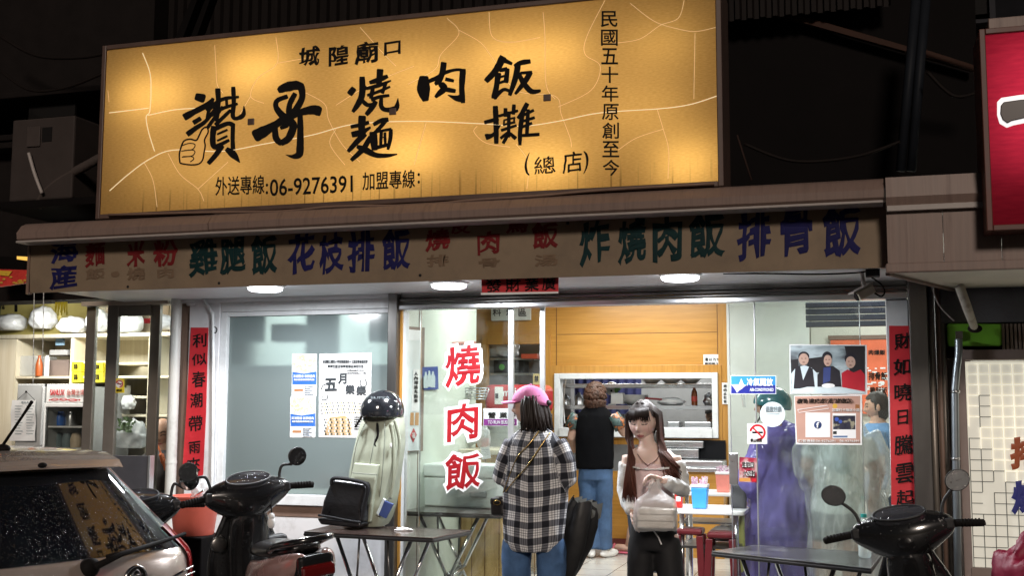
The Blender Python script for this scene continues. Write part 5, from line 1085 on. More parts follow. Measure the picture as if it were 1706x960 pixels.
for k in range(9): b_.tube([(c.x + .012 * k - .05, -.1, 2.36), (c.x + .013 * k - .052, -.1 - .01 * (k % 2), 2.30 - .02 * (k % 3))], .005, 5)
o = b_.build('yellow_tassel', mat('tassel', (.6, .5, .02), .6), smooth=True); tag(o, 'short yellow fringe tassel under the banner at the left', 'tassel')

# ================================================================== right side: neighbour
nc = thing('neighbour_canopy', 'brownish-pink metal canopy box with cream underside at the right', 'canopy', (1.2, -.6, 2.3))
NX0, NX1 = at(1478, 400, -1.15).x, 2.6
zt_, zm_, zl_ = at(1550, 290, -1.15).z, at(1550, 344, -1.15).z, at(1550, 452, -1.15).z
MB().loft([[(x, -1.17, zm_ + .01), (x, -1.19, zm_ + .05), (x, -1.17, zt_ - .01), (x, -1.1, zt_), (x, -.4, zt_ + .05), (x, -.4, zm_ + .1), (x, -1.1, zm_ + .01)] for x in (NX0, NX1)]).build('gutter_trim', M['pinkmetal'], nc, smooth=True, angle=30)
MB().box((NX0 + .002, -1.18, zm_ - .02), (NX1, -1.1, zm_ + .009)).build('trim_lip', M['pinktrim'], nc, bevel=.003)
x = NX0
while x < NX1 - .1:
    x2 = min(x + .265, NX1); MB().box((x, -1.15, zl_ + .045), (x2 - .003, -1.13, zm_ - .021)).build('fascia_panel', M['pinkmetal'], nc); x = x2
MB().box((NX0 - .01, -1.165, zl_ - .002), (NX1, -1.12, zl_ + .043)).build('lower_trim', M['pinkmetal'], nc, bevel=.004)
ex = at(1590, 480, 0).x
MB().slab([(NX0 - .005, -1.119, zl_ + .004), (NX1, -1.119, zl_ + .004), (NX1, .05, zl_ + .03), (ex, .05, zl_ + .03)], (0, 0, .02)).build('soffit', M['cream_soffit'], nc)
MB().slab([(NX0 - .012, -1.118, zl_ - .012), (NX0 + .008, -1.118, zl_ - .012), (ex + .008, .05, zl_ + .012), (ex - .012, .05, zl_ + .012)], (0, 0, .016)).build('edge_strip', M['pinkmetal'], nc)
# dark recess, pipes, panels below
DX0, DX1 = at(1552, 700, .05).x, at(1612, 700, .05).x
nb_ = thing('neighbour_wall', 'dark recessed wall with grey render and brown posts right of the shop', 'wall', (1.5, .1, ZP))
MB().box((px1 + .003, .3, ZP), (DX1 + .05, .4, 2.5)).build('recess_back', M['dark_brick'], nb_)
MB().box((at(1569, 560, .1).x, .08, at(1640, 538, .1).z), (2.6, .2, 2.34)).build('grey_render', M['concrete_grey'], nb_)
MB().box((at(1564, 600, .12).x, .12, at(1640, 596, .1).z), (2.6, .25, at(1640, 538, .1).z - .003)).build('dark_band', M['dark_brick'], nb_)
for x0, x1, m in ((1557, 1562, 'bronze_alu'), (1570, 1575, 'brown_trim'), (1577, 1580, 'bronze_alu')):
    MB().tube([(at(x0, 700, .02).x, .1, ZP), (at(x0, 700, .02).x, .1, 2.36)], .018, 10).build('post', M[m], nb_, smooth=True)
MB().box((at(1597, 700, .06).x, .04, ZP), (at(1611, 700, .06).x, .2, at(1604, 582, .06).z)).build('door_post', mat('mauve_trim', (.26, .2, .18), .5), nb_, bevel=.004)
MB().box((at(1597, 590, .06).x, .035, at(1640, 600, .05).z), (2.6, .2, at(1640, 583, .05).z)).build('door_head', M['mauve_trim'], nb_, bevel=.004)
ss = MB()
for k in range(8): x = at(1668, 540, .08).x + k * .022; ss.box((x, .06, at(1690, 586, .08).z), (x + .014, .1, at(1690, 540, .08).z))
ss.build('weathered_slats', wood_mat('old_wood', (.12, .09, .07), (.3, .24, .2), 'Z'), nb_)
gb = MB().slab([at(x, y, .03) for x, y in ((1578, 539), (1669, 540), (1669, 577), (1580, 577))], (0, .06, 0)).build('green_box', mat('lime_paint', (.17, .46, .03), .5, var=.15, bump=.3, bscale=20), bevel=.012, seg=3); tag(gb, 'bright lime-green painted electrical box on the dark wall', 'box')
MB().box(*aabb(1592, 552, 1604, 566, .012, .018)).build('clip', M['dark_steel'], gb)
pp = MB().tube(smooth_line([tuple(at(a, b, -.02)) for a, b in ((1597, 565), (1597, 590), (1594, 615), (1591, 650))]) + [tuple(at(1593, 800, -.02)), tuple(at(1597, 990, -.02))], .021, 14); 
o = pp.build('steel_conduit', mat('galvanised', (.3, .34, .37), .35, metal=.7), smooth=True); tag(o, 'grey steel conduit running down from the lime-green box', 'conduit')
for y in (653, 765): c = at(1592, y, -.02); MB().lathe([(.024, -.008), (.026, 0), (.024, .008)], c, 14).build('collar', M['steel'], o, smooth=True)
tp = [at(1599, 478, -.3), at(1612, 515, -.2), at(1624, 548, -.03)]
o = MB().tube(tp, [.026, .026, .022], 14).build('slanted_tube', mat('peeling_white', (.6, .57, .5), .6, var=.15, dirt=(.3, .24, .18), dscale=14), smooth=True); tag(o, 'slanted peeling white tube ending on the lime-green box', 'tube')
c = tp[2]; MB().ell((c.x, c.y - .01, c.z), (.04, .02, .025)).build('foam_blob', M['dark_brick'], o, smooth=True)
o = MB().tube(smooth_line([tuple(at(a, b, -.1)) for a, b in ((1551, 470), (1560, 500), (1574, 520), (1590, 535))]), .004, 6).build('thin_wire', M['pinktrim'], smooth=True); tag(o, 'thin pale wire curving down toward the lime-green box', 'wire')
# lit frosted window with grid
gw_ = thing('grid_window', 'lit cream frosted window with a square grid and painted characters at the right edge', 'window', (1.5, .06, .5))
gx_a, gz_a = at(1613, 780, .06).x, at(1680, 602, .06).z
gz_b = at(1680, 948, .06).z
lit = bpy.data.materials.new('lit_pane'); lit.use_nodes = True; t_ = lit.node_tree; b_ = t_.nodes['Principled BSDF']; b_.inputs['Base Color'].default_value = (.5, .48, .42, 1); b_.inputs['Emission Color'].default_value = (1, .95, .80, 1); b_.inputs['Emission Strength'].default_value = .42
MB().quad((gx_a, .07, gz_b), (2.4, .07, gz_b), (2.4, .07, gz_a), (gx_a, .07, gz_a)).build('pane', lit, gw_)
MB().box((gx_a - .004, .03, gz_b - .06), (2.4, .16, gz_b - .001)).build('sill', M['mauve_trim'], gw_); MB().box((gx_a - .02, .05, gz_b), (gx_a - .001, .1, gz_a)).build('frame', M['brown_trim'], gw_)
stp = .062; gl_, gd_, gc_ = MB(), MB(), MB(); nx, nz = 12, int((gz_a - gz_b) / stp) + 1
for i in range(nx):
    for j in range(nz):
        x, z = gx_a + .012 + i * stp, gz_a - .01 - j * stp
        dark = (i + 3) < j * .55 and i < 5 or (i == 1 and 2 < j < 6)
        g = gd_ if dark else gl_; wl2 = .0035 if dark else .005
        if dark and random.random() < .12: continue
        zb2 = max(z - stp, gz_b)
        g.box((x - wl2 / 2, .06, zb2), (x + wl2 / 2, .068, z)); g.box((x + wl2 / 2, .061, z - wl2), (x + stp - wl2 / 2, .067, z))
gl_.build('pale_grid', emit_mat('grid_pale', (1, .95, .78), .56), gw_); gd_.build('dark_grid', mat('grid_dark', (.1, .095, .08), .6), gw_)
write(MB(), [('排', 1683, 727, 1733, 781)], .052, bold=.06, skew=.1, wob=.04).build('orange_lettering', mat('paint_orange', (.36, .075, .02), .5), gw_); write(MB(), [('燒', 1685, 799, 1737, 856)], .052, bold=.06, skew=.1, wob=.04).build('blue_lettering', mat('paint_royal', (.02, .025, .2), .5), gw_)
# red neighbour light-box
YR = -1.3
rs = thing('red_shop_sign', 'glowing crimson light-box sign at the right edge of the picture', 'sign', (1.2, YR, 2.6))
rp = [at(1641, 58, YR), at(1790, 36, YR), at(1790, 372, YR), at(1641, 376, YR)]
X0, Z1_, Z0_ = rp[0].x, rp[0].z, rp[3].z; X1 = 2.2
def red_face():
    m = bpy.data.materials.new('red_face'); m.use_nodes = True; t = m.node_tree; t.nodes.remove(t.nodes['Principled BSDF']); o = t.nodes['Material Output']
    tl = t.nodes.new('ShaderNodeBsdfTranslucent'); df = t.nodes.new('ShaderNodeBsdfDiffuse'); ms = t.nodes.new('ShaderNodeMixShader'); ms.inputs[0].default_value = .3
    tc = t.nodes.new('ShaderNodeTexCoord'); n = t.nodes.new('ShaderNodeTexNoise'); n.inputs['Scale'].default_value = 1; n.inputs['Detail'].default_value = 5; mp = t.nodes.new('ShaderNodeMapping'); mp.inputs['Scale'].default_value = (10, 1, 60); t.links.new(tc.outputs['Object'], mp.inputs[0]); t.links.new(mp.outputs[0], n.inputs[0])
    r = t.nodes.new('ShaderNodeValToRGB'); r.color_ramp.elements[0].position = .3; r.color_ramp.elements[1].position = .7; r.color_ramp.elements[0].color = (.48, .02, .05, 1); r.color_ramp.elements[1].color = (.62, .03, .065, 1)
    t.links.new(n.outputs[0], r.inputs[0]); t.links.new(r.outputs[0], tl.inputs[0]); t.links.new(r.outputs[0], df.inputs[0]); t.links.new(tl.outputs[0], ms.inputs[1]); t.links.new(df.outputs[0], ms.inputs[2]); t.links.new(ms.outputs[0], o.inputs[0]); return m
MB().quad((X0, YR, Z0_), (X1, YR, Z0_), (X1, YR, Z1_), (X0, YR, Z1_)).build('face', red_face(), rs)
fr_ = MB(); w = .028
fr_.box((X0 - w, YR - .015, Z0_ - w), (X0, YR + .3, Z1_ + w)); fr_.box((X0, YR - .015, Z0_ - w), (X1, YR + .3, Z0_)); fr_.box((X0, YR - .015, Z1_), (X1, YR + .3, Z1_ + w)); fr_.box((X1, YR - .015, Z0_ - w), (X1 + w, YR + .3, Z1_ + w)); fr_.box((X0, YR + .27, Z0_), (X1, YR + .298, Z1_)); fr_.build('frame', mat('rust_frame', (.1, .03, .02), .5, var=.3, scale=8), rs, bevel=.004)
MB().box((X0 + .02, YR + .02, Z1_ + w + .005), (X1, YR + .25, Z1_ + w + .06)).build('top_plate', M['pinkmetal'], rs, bevel=.004)
lamp_area('sign_tube', ((X0 + X1) / 2, YR + .2, (Z0_ + Z1_) / 2), X1 - X0 - .1, Z1_ - Z0_ - .1, 8, (1, .93, .95), Matrix.Rotation(R_(-90), 3, 'X').to_euler())
stroke = [(1667, 176), (1672, 170), (1700, 166), (1790, 160), (1790, 188), (1720, 194), (1685, 202), (1678, 206), (1670, 200), (1666, 190)]
MB().slab([at(x, y, YR - .003) for x, y in [(1661, 170), (1668, 163), (1700, 158), (1790, 152), (1790, 196), (1722, 202), (1688, 209), (1677, 213), (1665, 206), (1661, 192)]], (0, -.006, 0)).build('outline', emit_mat('outline_lit', (1, .97, .97), .75), rs, bevel=.003)
MB().slab([at(x, y, YR - .010) for x, y in stroke], (0, -.008, 0)).build('stroke', mat('stroke_black', (.03, .015, .012), .3), rs, bevel=.004)
# cctv camera under the canopy
cc = thing('cctv_camera', 'beige security camera under the canopy right of the door', 'camera', at(1440, 480, -.5))
cz_ = at(1440, 488, -.5); rot = Matrix.Rotation(R_(25), 3, 'Z') @ Matrix.Rotation(R_(-28), 3, 'Y')
MB().obox(cz_, (.105, .065, .05), rot).build('body', mat('cctv_beige', (.5, .45, .37), .5), cc, bevel=.008)
MB().obox(cz_ + rot @ Vector((-.008, 0, .031)), (.13, .075, .01), rot).build('visor', M['pinktrim'], cc, bevel=.003); MB().lathe([(.024, 0), (.02, .006), (0, .006)], cz_ + rot @ Vector((-.0525, 0, 0)), 16, rot @ Matrix.Rotation(R_(-90), 3, 'Y')).build('lens', M['ink'], cc)
MB().tube([cz_ + Vector((0, 0, .03)), Vector((cz_.x - .01, cz_.y, 2.36))], .011, 8).build('bracket', M['pinktrim'], cc)
MB().tube(smooth_line([tuple(at(a, b, -.48)) for a, b in ((1455, 487), (1468, 494), (1474, 486), (1468, 474), (1452, 462), (1445, 456))]), .005, 6).build('cable', M['ink'], cc, smooth=True)
o = MB().tube(smooth_line([tuple(at(a, b, -.6)) for a, b in ((1205, 456), (1280, 456), (1360, 457), (1420, 455), (1446, 452))]), .005, 6).build('canopy_wire', M['ink'], smooth=True); tag(o, 'thin black wire along the canopy underside to the security camera', 'wire')
A, B = aabb(1442, 447, 1466, 460, -.62, .08); o = MB().box(A, (B[0], B[1], 2.3615)).build('junction_box', M['black_metal'], bevel=.004); tag(o, 'small black junction box under the right end of the banner', 'box')

# ================================================================== dark upper surroundings
ac = thing('ac_unit', 'grey outdoor air-conditioner unit with thick pipe left of the yellow sign', 'air conditioner', at(75, 330, -.6))
A, B = aabb(18, 196, 122, 333, -.75, .3); A = (A[0], A[1], A[2]); 
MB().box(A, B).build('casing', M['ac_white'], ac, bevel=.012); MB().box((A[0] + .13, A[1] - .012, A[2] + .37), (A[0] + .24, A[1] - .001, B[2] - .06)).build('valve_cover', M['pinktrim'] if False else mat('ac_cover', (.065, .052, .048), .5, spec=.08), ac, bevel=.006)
MB().box((A[0] + .25, A[1] - .003, A[2] + .4), (A[0] + .33, A[1] - .0005, B[2] - .07)).build('slot', M['ink'], ac)
MB().tube(smooth_line([tuple(at(a, b, -.72)) for a, b in ((62, 345), (75, 322), (100, 300), (140, 278), (170, 262), (190, 255))]), .032, 10).build('pipe', mat('pipe_wrap', (.07, .055, .05), .7, spec=.08, bump=.5, bscale=40), ac, smooth=True); MB().tube(smooth_line([tuple(at(a, b, -.78)) for a, b in ((48, 255), (58, 290), (70, 322))]), .012, 8).build('hose', M['pinktrim'], ac, smooth=True)
MB().box((A[0] - .1, A[1] - .02, A[2] - .05), (B[0] + .5, .3, A[2] - .002)).build('bracket', M['dark_wall'], ac)
lb_ = thing('left_building', 'dark stepped building front with small window above the left store', 'building', (-6.5, .2, 3))
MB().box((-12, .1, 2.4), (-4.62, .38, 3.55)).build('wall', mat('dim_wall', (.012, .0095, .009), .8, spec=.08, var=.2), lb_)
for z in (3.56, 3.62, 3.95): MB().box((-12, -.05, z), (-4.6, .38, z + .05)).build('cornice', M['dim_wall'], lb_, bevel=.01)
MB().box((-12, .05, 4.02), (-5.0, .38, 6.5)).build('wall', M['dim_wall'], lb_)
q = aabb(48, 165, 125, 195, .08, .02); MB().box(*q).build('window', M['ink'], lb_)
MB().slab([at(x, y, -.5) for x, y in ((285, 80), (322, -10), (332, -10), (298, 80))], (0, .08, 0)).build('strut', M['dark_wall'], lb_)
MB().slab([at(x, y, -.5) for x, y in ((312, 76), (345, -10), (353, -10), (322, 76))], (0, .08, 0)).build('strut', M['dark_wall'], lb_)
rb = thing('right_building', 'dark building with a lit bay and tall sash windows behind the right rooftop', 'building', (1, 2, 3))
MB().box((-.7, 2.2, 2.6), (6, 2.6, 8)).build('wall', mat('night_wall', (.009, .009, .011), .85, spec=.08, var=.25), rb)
for (x0, y0, x1, y1) in ((1575, 0, 1650, 25), (1572, 40, 1648, 70), (1440, 15, 1490, 90)):
    MB().box(*aabb(x0, y0, x1, y1, 2.15, .04)).build('window', M['ink'], rb)
for (x0, x1) in ((1562, 1572), (1650, 1660)): MB().box(*aabb(x0, -20, x1, 120, 2.1, .1)).build('column', mat('dim_column', (.035, .035, .04), .8, spec=.08), rb)
MB().box(*aabb(1540, 34, 1670, 40, 2.0, .2)).build('ledge', M['dim_column'], rb); MB().box(*aabb(1240, 180, 1500, 190, 1.6, .3)).build('ledge', mat('dim_rust', (.04, .024, .02), .8, spec=.08), rb)
MB().box(*aabb(1560, 212, 1625, 270, 1.5, .02)).build('bay_window', emit_mat('dim_lit', (.6, .3, .1), .03), rb)
for x0, x1 in ((1560, 1566), (1588, 1596), (1618, 1626)): MB().box(*aabb(x0, 200, x1, 275, 1.42, .06)).build('bay_post', M['dim_rust'], rb)
MB().tube(smooth_line([tuple(at(a, b, 1.38)) for a, b in ((1556, 222), (1570, 208), (1592, 204), (1615, 209), (1630, 222))]), .03, 8).build('arch', M['dim_rust'], rb)
for (a0, b0, a1, b1, lab) in ((1527, -10, 1500, 285, 'dark slanting pole behind the canopy, left of two'), (1543, -10, 1518, 285, 'dark slanting pole behind the canopy, right of two')):
    o = MB().tube([at(a0, b0, -.2), at(a1, b1, -.2)], .028, 12).build('slanting_pole', mat('pole_dark', (.012, .014, .018), .5, spec=.08), smooth=True); tag(o, lab, 'pole')
o = MB().slab([at(x, y, .3) for x, y in ((1240, -2), (1620, 108), (1620, 116), (1240, 10))], (0, .05, 0)).build('roof_rafter', mat('rafter', (.045, .024, .018), .7, spec=.08)); tag(o, 'slanting brown roof rafter against the dark right building', 'beam')
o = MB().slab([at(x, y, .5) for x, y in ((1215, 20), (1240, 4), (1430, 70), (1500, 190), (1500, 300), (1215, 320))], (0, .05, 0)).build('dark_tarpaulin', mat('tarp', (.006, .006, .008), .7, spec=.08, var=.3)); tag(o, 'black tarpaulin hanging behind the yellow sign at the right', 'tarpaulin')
o = MB().tube([at(1228, 225, -.6), at(1252, 300, -.6)], .005, 6).build('guy_wire', M['dim_rust'], smooth=True); tag(o, 'thin brown stay wire right of the yellow sign', 'wire')
o = MB().tube([at(1530, 84, -.2), at(1580, 100, -.15), at(1635, 118, -.1)], .02, 8).build('cross_pole', M['rafter'], smooth=True); tag(o, 'short brown cross pole tied to the slanting poles', 'pole')

# ================================================================== tables, stools and table things
mat('table_dark', (.045, .03, .026), .22, var=.25, scale=7, coat=.3); mat('table_edge', (.02, .018, .018), .45)
def folding_table(label, corners, zt, leg_z, m=None, name='folding_table', spread=.30):
    """corners: near-left, near-right, far-right, far-left in the photograph, on the plane z = zt"""
    c = [atz(x, y, zt) for x, y in corners]; mid = sum(c, Vector()) / 4
    t = thing(name, label, 'table', (mid.x, mid.y, leg_z))
    MB().slab([p - Vector((0, 0, .008)) for p in c], (0, 0, -.022)).build('edge', M['table_edge'], t, bevel=.008)
    MB().slab([mid + (p - mid) * .992 - Vector((0, 0, 0.0)) for p in c], (0, 0, -.0075)).build('top', m or M['table_dark'], t, bevel=.003)
    L = (c[1] - c[0]).normalized(); D = (c[3] - c[0]).normalized()
    half = (c[1] - c[0]).length / 2 - .12; dp = (c[3] - c[0]).length / 2 - .06
    base = Vector((0, 0, -.032))
    for sgn in (-1, 1):
        for d in (-1, 1):
            topp = mid + L * sgn * half * .78 + D * d * dp + base; bot = mid + L * (sgn * half * .78 + sgn * -spread) + D * d * dp; bot.z = leg_z
            MB().tube([topp, bot], .0125, 10).build('leg', M['chrome'], t, smooth=True)
        a = mid + L * (sgn * half * .78 - sgn * spread * .62) + D * -dp; b2 = mid + L * (sgn * half * .78 - sgn * spread * .62) + D * dp
        a.z = b2.z = zt - .032 + (leg_z - zt) * .62
        MB().tube([a, b2], .011, 10).build('stretcher', M['chrome'], t, smooth=True)
        a = mid + L * sgn * half * .78 + D * -dp + base; b2 = mid + L * sgn * half * .78 + D * dp + base
        MB().tube([a, b2], .010, 8).build('top_rail', M['chrome'], t, smooth=True)
        a = mid + L * sgn * half * .3 + D * -dp + base; b2 = mid + L * (sgn * half * .78 - sgn * spread * .45) + D * -dp; b2.z = zt - .032 + (leg_z - zt) * .45
        MB().tube([a, b2], .007, 8).build('brace', M['dark_steel'], t, smooth=True)
    return t, c
T1, c1 = folding_table('dark brown folding table with chrome legs carrying the green backpack', [(505, 886), (722, 897), (786, 884), (560, 873)], .845, ZP)
cr = atz(673, 885, .845); plastic_bag('crumpled_tissue', (cr.x, cr.y, .852), (.05, .025, .012), 'crumpled white tissue on the backpack table', M['paper'], 41, .5)
wet = color_noise('wet_top', [(.35, (.035, .032, .032)), (.5, (.05, .047, .046)), (.62, (.10, .1, .1))], 5, (1, 2, 1), .22)
T2, c2 = folding_table('wet black folding table in front of the right door glass', [(1184, 919), (1452, 948), (1470, 922), (1256, 908)], .80, ZP - .1 + .002, wet)
T3, c3 = folding_table('folding table inside the left door glass carrying the white foam box', [(655, 852), (835, 858), (862, 846), (690, 840)], .90, ZF)
fo = thing('foam_box', 'big white foam box on the folding table behind the vinyl letters', 'box', (c3[0] + c3[2]) / 2)
A, B = at(668, 810, .55), at(842, 810, .55); zt = at(760, 775, .55).z
tp_ = [(A.x, .62), (B.x - .05, .50), (B.x + .06, .85), (A.x + .1, .95)]
lo_ = [(x * 1, y) for x, y in tp_]
MB().loft([[(x + (0.015 if i in (0, 3) else -.015), y + (.015 if i < 2 else -.015), .901) for i, (x, y) in enumerate(tp_)], [(x, y, zt - .09) for x, y in tp_]]).build('tub', mat('foam', (.68, .72, .70), .7, var=.05, bump=.2, bscale=90), fo, bevel=.012)
MB().loft([[(x * 1 + (-.012 if i in (0, 3) else .012), y + (-.012 if i < 2 else .012), zt - .088) for i, (x, y) in enumerate(tp_)], [(x + (-.012 if i in (0, 3) else .012), y + (-.012 if i < 2 else .012), zt) for i, (x, y) in enumerate(tp_)]]).build('lid', M['foam'], fo, bevel=.012)
MB().obox(Vector(((A.x + B.x) / 2 + .2, .53, 1.0)), (.13, .03, .05), Matrix.Rotation(R_(-5), 3, 'Z')).build('grip', M['fridge_grey'], fo, bevel=.01)
# dining tables
mat('table_white', (.72, .72, .71), .25, var=.04)
def dining(label, x0, x1, ytop, Y, dep, px_legs):
    zt = .95
    t = thing('dining_table', label, 'table', (at((x0 + x1) / 2, ytop, Y).x, Y + dep / 2, ZF))
    X0, X1 = at(x0, ytop, Y).x, at(x1, ytop, Y).x
    MB().box((X0, Y, zt - .025), (X1, Y + dep, zt)).build('top', M['table_white'], t, bevel=.006)
    for x in (X0 + .06, X1 - .06):
        for y in (Y + .06, Y + dep - .06): MB().tube([(x, y, zt - .026), (x, y, ZF)], .016, 10).build('leg', M['chrome'], t, smooth=True)
        MB().tube([(x, Y + .06, ZF + .45), (x, Y + dep - .06, ZF + .45)], .01, 8).build('side_rail', M['chrome'], t, smooth=True)
    MB().box((X0 + .04, Y + .02, ZF + .44), (X1 - .04, Y + dep - .02, ZF + .455)).build('shelf', M['dark_steel'], t)
    return zt
d_ = 0.95 - 1.6
YT1 = atz(1180, 852, .95).y; YT2 = atz(1180, 822, .95).y
zt1 = dining('white-topped dining table with chrome legs carrying the blue chopstick box', 1118, 1240, 852, YT1, .5, None)
zt2 = dining('white-topped dining table farther back carrying the pink chopstick box', 1120, 1260, 822, YT2, .42, None)
def chopbox(label, x0, x1, y0, y1, Y, m, zt):
    A, B = aabb(x0, y0, x1, y1, Y, .09); w_ = (B[0] - A[0]) / 2; cx = (A[0] + B[0]) / 2
    t = thing('chopstick_box', label, 'chopstick box', (cx, Y + w_, zt))
    MB().loft([[(cx - w_ * s, Y + w_ - w_ * s, z), (cx + w_ * s, Y + w_ - w_ * s, z), (cx + w_ * s, Y + w_ + w_ * s, z), (cx - w_ * s, Y + w_ + w_ * s, z)] for s, z in ((.84, zt + .001), (1, B[2] - .02))]).build('tub', m, t, bevel=.006)
    MB().box((cx - w_ * 1.05, Y + w_ - w_ * 1.05, B[2] - .019), (cx + w_ * 1.05, Y + w_ + w_ * 1.05, B[2])).build('rim', M['white_plastic'], t, bevel=.004)
    st_ = MB()
    for k in range(26):
        a, b = random.uniform(-.8, .8) * w_, random.uniform(-.8, .8) * w_; st_.tube([(cx + a, Y + w_ + b, B[2] - .02), (cx + a * 1.15, Y + w_ + b * 1.1, B[2] + .025 + random.random() * .025)], .0055, 5)
    st_.build('chopsticks', color_noise('stick_paper' + str(int(x0)), [(.4, (.75, .7, .72)), (.52, (.5, .2, .38)), (.6, (.8, .78, .78))], 40), t)
chopbox('bright blue box of paper-wrapped chopsticks on the nearer white table', 1151, 1178, 808, 849, YT1 + .12, mat('cup_blue', (.06, .36, .85), .35), zt1)
chopbox('coral pink box of paper-wrapped chopsticks on the farther white table', 1192, 1216, 787, 822, YT2 + .08, mat('cup_pink', (.75, .25, .2), .35), zt2)
A, B = aabb(1124, 822, 1136, 846, YT1 + .15, .05); o = MB().box((A[0], A[1], zt1 + .001), B).build('red_sauce_box', mat('sauce_red', (.55, .03, .025), .35), bevel=.004); tag(o, 'small red box with white label on the nearer white table', 'box'); patch(o, 'label_patch', [(1126, 828, 1134, 836)], YT1 + .149, M['paper'])
o = plastic_bag('napkin_pile', (at(1140, 820, YT2 + .1).x, YT2 + .15, zt2 + .02), (.07, .06, .025), 'loose pile of white napkins on the farther white table', M['paper'], 44, .4)
def stool(label, x0, x1, ytop, Y):
    c = at((x0 + x1) / 2, ytop, Y); w_ = (at(x1, ytop, Y).x - at(x0, ytop, Y).x) / 2; z = c.z
    t = thing('plastic_stool', label, 'stool', (c.x, Y, ZF), group='dark red plastic stools')
    m = mat('stool_red', (.10, .008, .012), .35)
    MB().box((c.x - w_, Y - w_, z - .04), (c.x + w_, Y + w_, z)).build('seat', m, t, bevel=.015, seg=3)
    for sx in (-1, 1):
        for sy in (-1, 1): MB().loft([[(c.x + sx * (w_ * k) + a * .022, Y + sy * (w_ * k) + b * .022, zz) for a, b in ((-1, -1), (1, -1), (1, 1), (-1, 1))] for k, zz in ((.82, z - .041), (1.12, ZF))]).build('leg', m, t, bevel=.004)
    for sy in (-1, 1): MB().box((c.x - w_ * .85, Y + sy * w_ * .95 - .008, ZF + .17), (c.x + w_ * .85, Y + sy * w_ * .95 + .008, ZF + .2)).build('rail', m, t)
stool('dark red plastic stool under the nearer white table beside the girl', 1128, 1172, 880, YT1 + .1)
stool('dark red plastic stool under the nearer white table left of the purple raincoat', 1180, 1226, 886, YT1 + .05)
o = plastic_bag('white_parcel', (at(1210, 872, YT1 + .35).x, YT1 + .3, ZF + .455 + .055), (.1, .08, .06), 'white parcel on the shelf under the nearer white table', M['thin_plastic'], 47, .15)
# water bottle on the wet table
c = atz(1441, 930, .80)
wb = thing('water_bottle', 'clear water bottle with teal cap on the wet black table', 'bottle', (c.x, c.y, .80)); hb_ = at(1441, 857, c.y).z - .80
wb_m = bpy.data.materials.new('pet'); wb_m.use_nodes = True; b_ = wb_m.node_tree.nodes['Principled BSDF']; b_.inputs['Base Color'].default_value = (.8, .93, .93, 1); b_.inputs['Alpha'].default_value = .38; b_.inputs['Roughness'].default_value = .08
MB().lathe([(.0, .001), (.03, .001), (.034, .012), (.033, .05), (.034, .06), (.033, .09), (.034, .1), (.034, .15), (.028, .18), (.013, hb_ - .03), (.013, hb_ - .012)], (c.x, c.y, .80), 24).build('body', wb_m, wb, smooth=True)
MB().lathe([(.0165, hb_ - .018), (.0165, hb_), (0, hb_)], (c.x, c.y, .80), 18).build('cap', mat('teal_cap', (.02, .3, .28), .4), wb)
# ================================================================== backpack with black cooler bag and helmet on the left table
mat('bag_green', (.33, .36, .28), .5, var=.1, scale=6, bump=.35, bscale=7); mat('bag_dark', (.16, .17, .14), .5)
mat('vinyl_black', (.02, .021, .024), .28, var=.2, bump=.7, bscale=16)
YP = -.32
def PP(x, y, d=0): p = at(x, y, YP); p.y += d; return p
bp_ = thing('backpack', 'tall pale green bag with straps leaning against the window frame on the table', 'bag', PP(610, 880))
secs = []
for (xl, xr, y, d) in ((578, 642, 877, .10), (580, 648, 860, .125), (585, 656, 830, .135), (590, 663, 790, .135), (596, 668, 750, .125), (603, 671, 715, .11), (613, 668, 690, .085), (625, 658, 678, .05)):
    a, b2 = PP(xl, y), PP(xr, y); mid = (a + b2) / 2; rx = (b2.x - a.x) / 2
    secs.append([(mid.x + rx * math.copysign(abs(math.cos(q)) ** .5, math.cos(q)), YP + .0 + d * math.copysign(abs(math.sin(q)) ** .5, math.sin(q)), mid.z) for q in [2 * math.pi * k / 28 for k in range(28)]])
secs = [[Vector(p) for p in q] for q in secs]; secs = list(map(list, zip(*[[Vector(v) for v in smooth_line([tuple(p) for p in col_], 6)] for col_ in zip(*[[Vector(p) for p in q] for q in secs])])))
mb_1 = MB().loft(secs); mb_1.rough(.010, 4); mb_1.rough(.005, 13, 4)
mb_1.build('body', M['bag_green'], bp_, sub=1)
zp = MB()
for pts in ([(628, 690), (612, 730), (602, 780), (598, 830)], [(640, 690), (637, 740), (625, 800), (606, 860)], [(650, 692), (655, 730), (650, 800), (638, 860)]):
    zp.tube(smooth_line([tuple(PP(x, y, -.118 - (.02 if 700 < y < 850 else -.02))) for x, y in pts]), .0026, 6)
zp.build('piping', M['bag_dark'], bp_, smooth=True)
MB().loft([[PP(x, y, d) for x, y, d in r_] for r_ in ([(594, 866, -.135), (632, 868, -.14), (632, 868, -.118), (594, 866, -.118)], [(596, 835, -.158), (637, 838, -.162), (637, 838, -.12), (596, 835, -.12)], [(601, 795, -.160), (643, 798, -.164), (643, 798, -.12), (601, 795, -.12)], [(606, 770, -.148), (647, 773, -.15), (647, 773, -.118), (606, 770, -.118)])]).build('front_pocket', M['bag_green'], bp_, bevel=.014, seg=3)
MB().tube([PP(605, 786, -.166), PP(646, 789, -.170)], .003, 6).build('zip', M['bag_dark'], bp_)
sp_ = MB()
for pts, r in (([(662, 705), (667, 760), (664, 810), (645, 850), (628, 862), (622, 845)], .012), ([(668, 700), (676, 740), (668, 790), (660, 830)], .012)):
    sp_.tube(smooth_line([tuple(PP(x, y, -.10)) for x, y in pts]), r, 8, flat=.35)
sp_.build('strap', M['bag_green'], bp_, smooth=True)
MB().tube(smooth_line([tuple(PP(x, y, -.11)) for x, y in ((619, 832), (628, 852), (645, 858))]), .008, 6).build('grab_handle', M['bag_dark'], bp_, smooth=True)
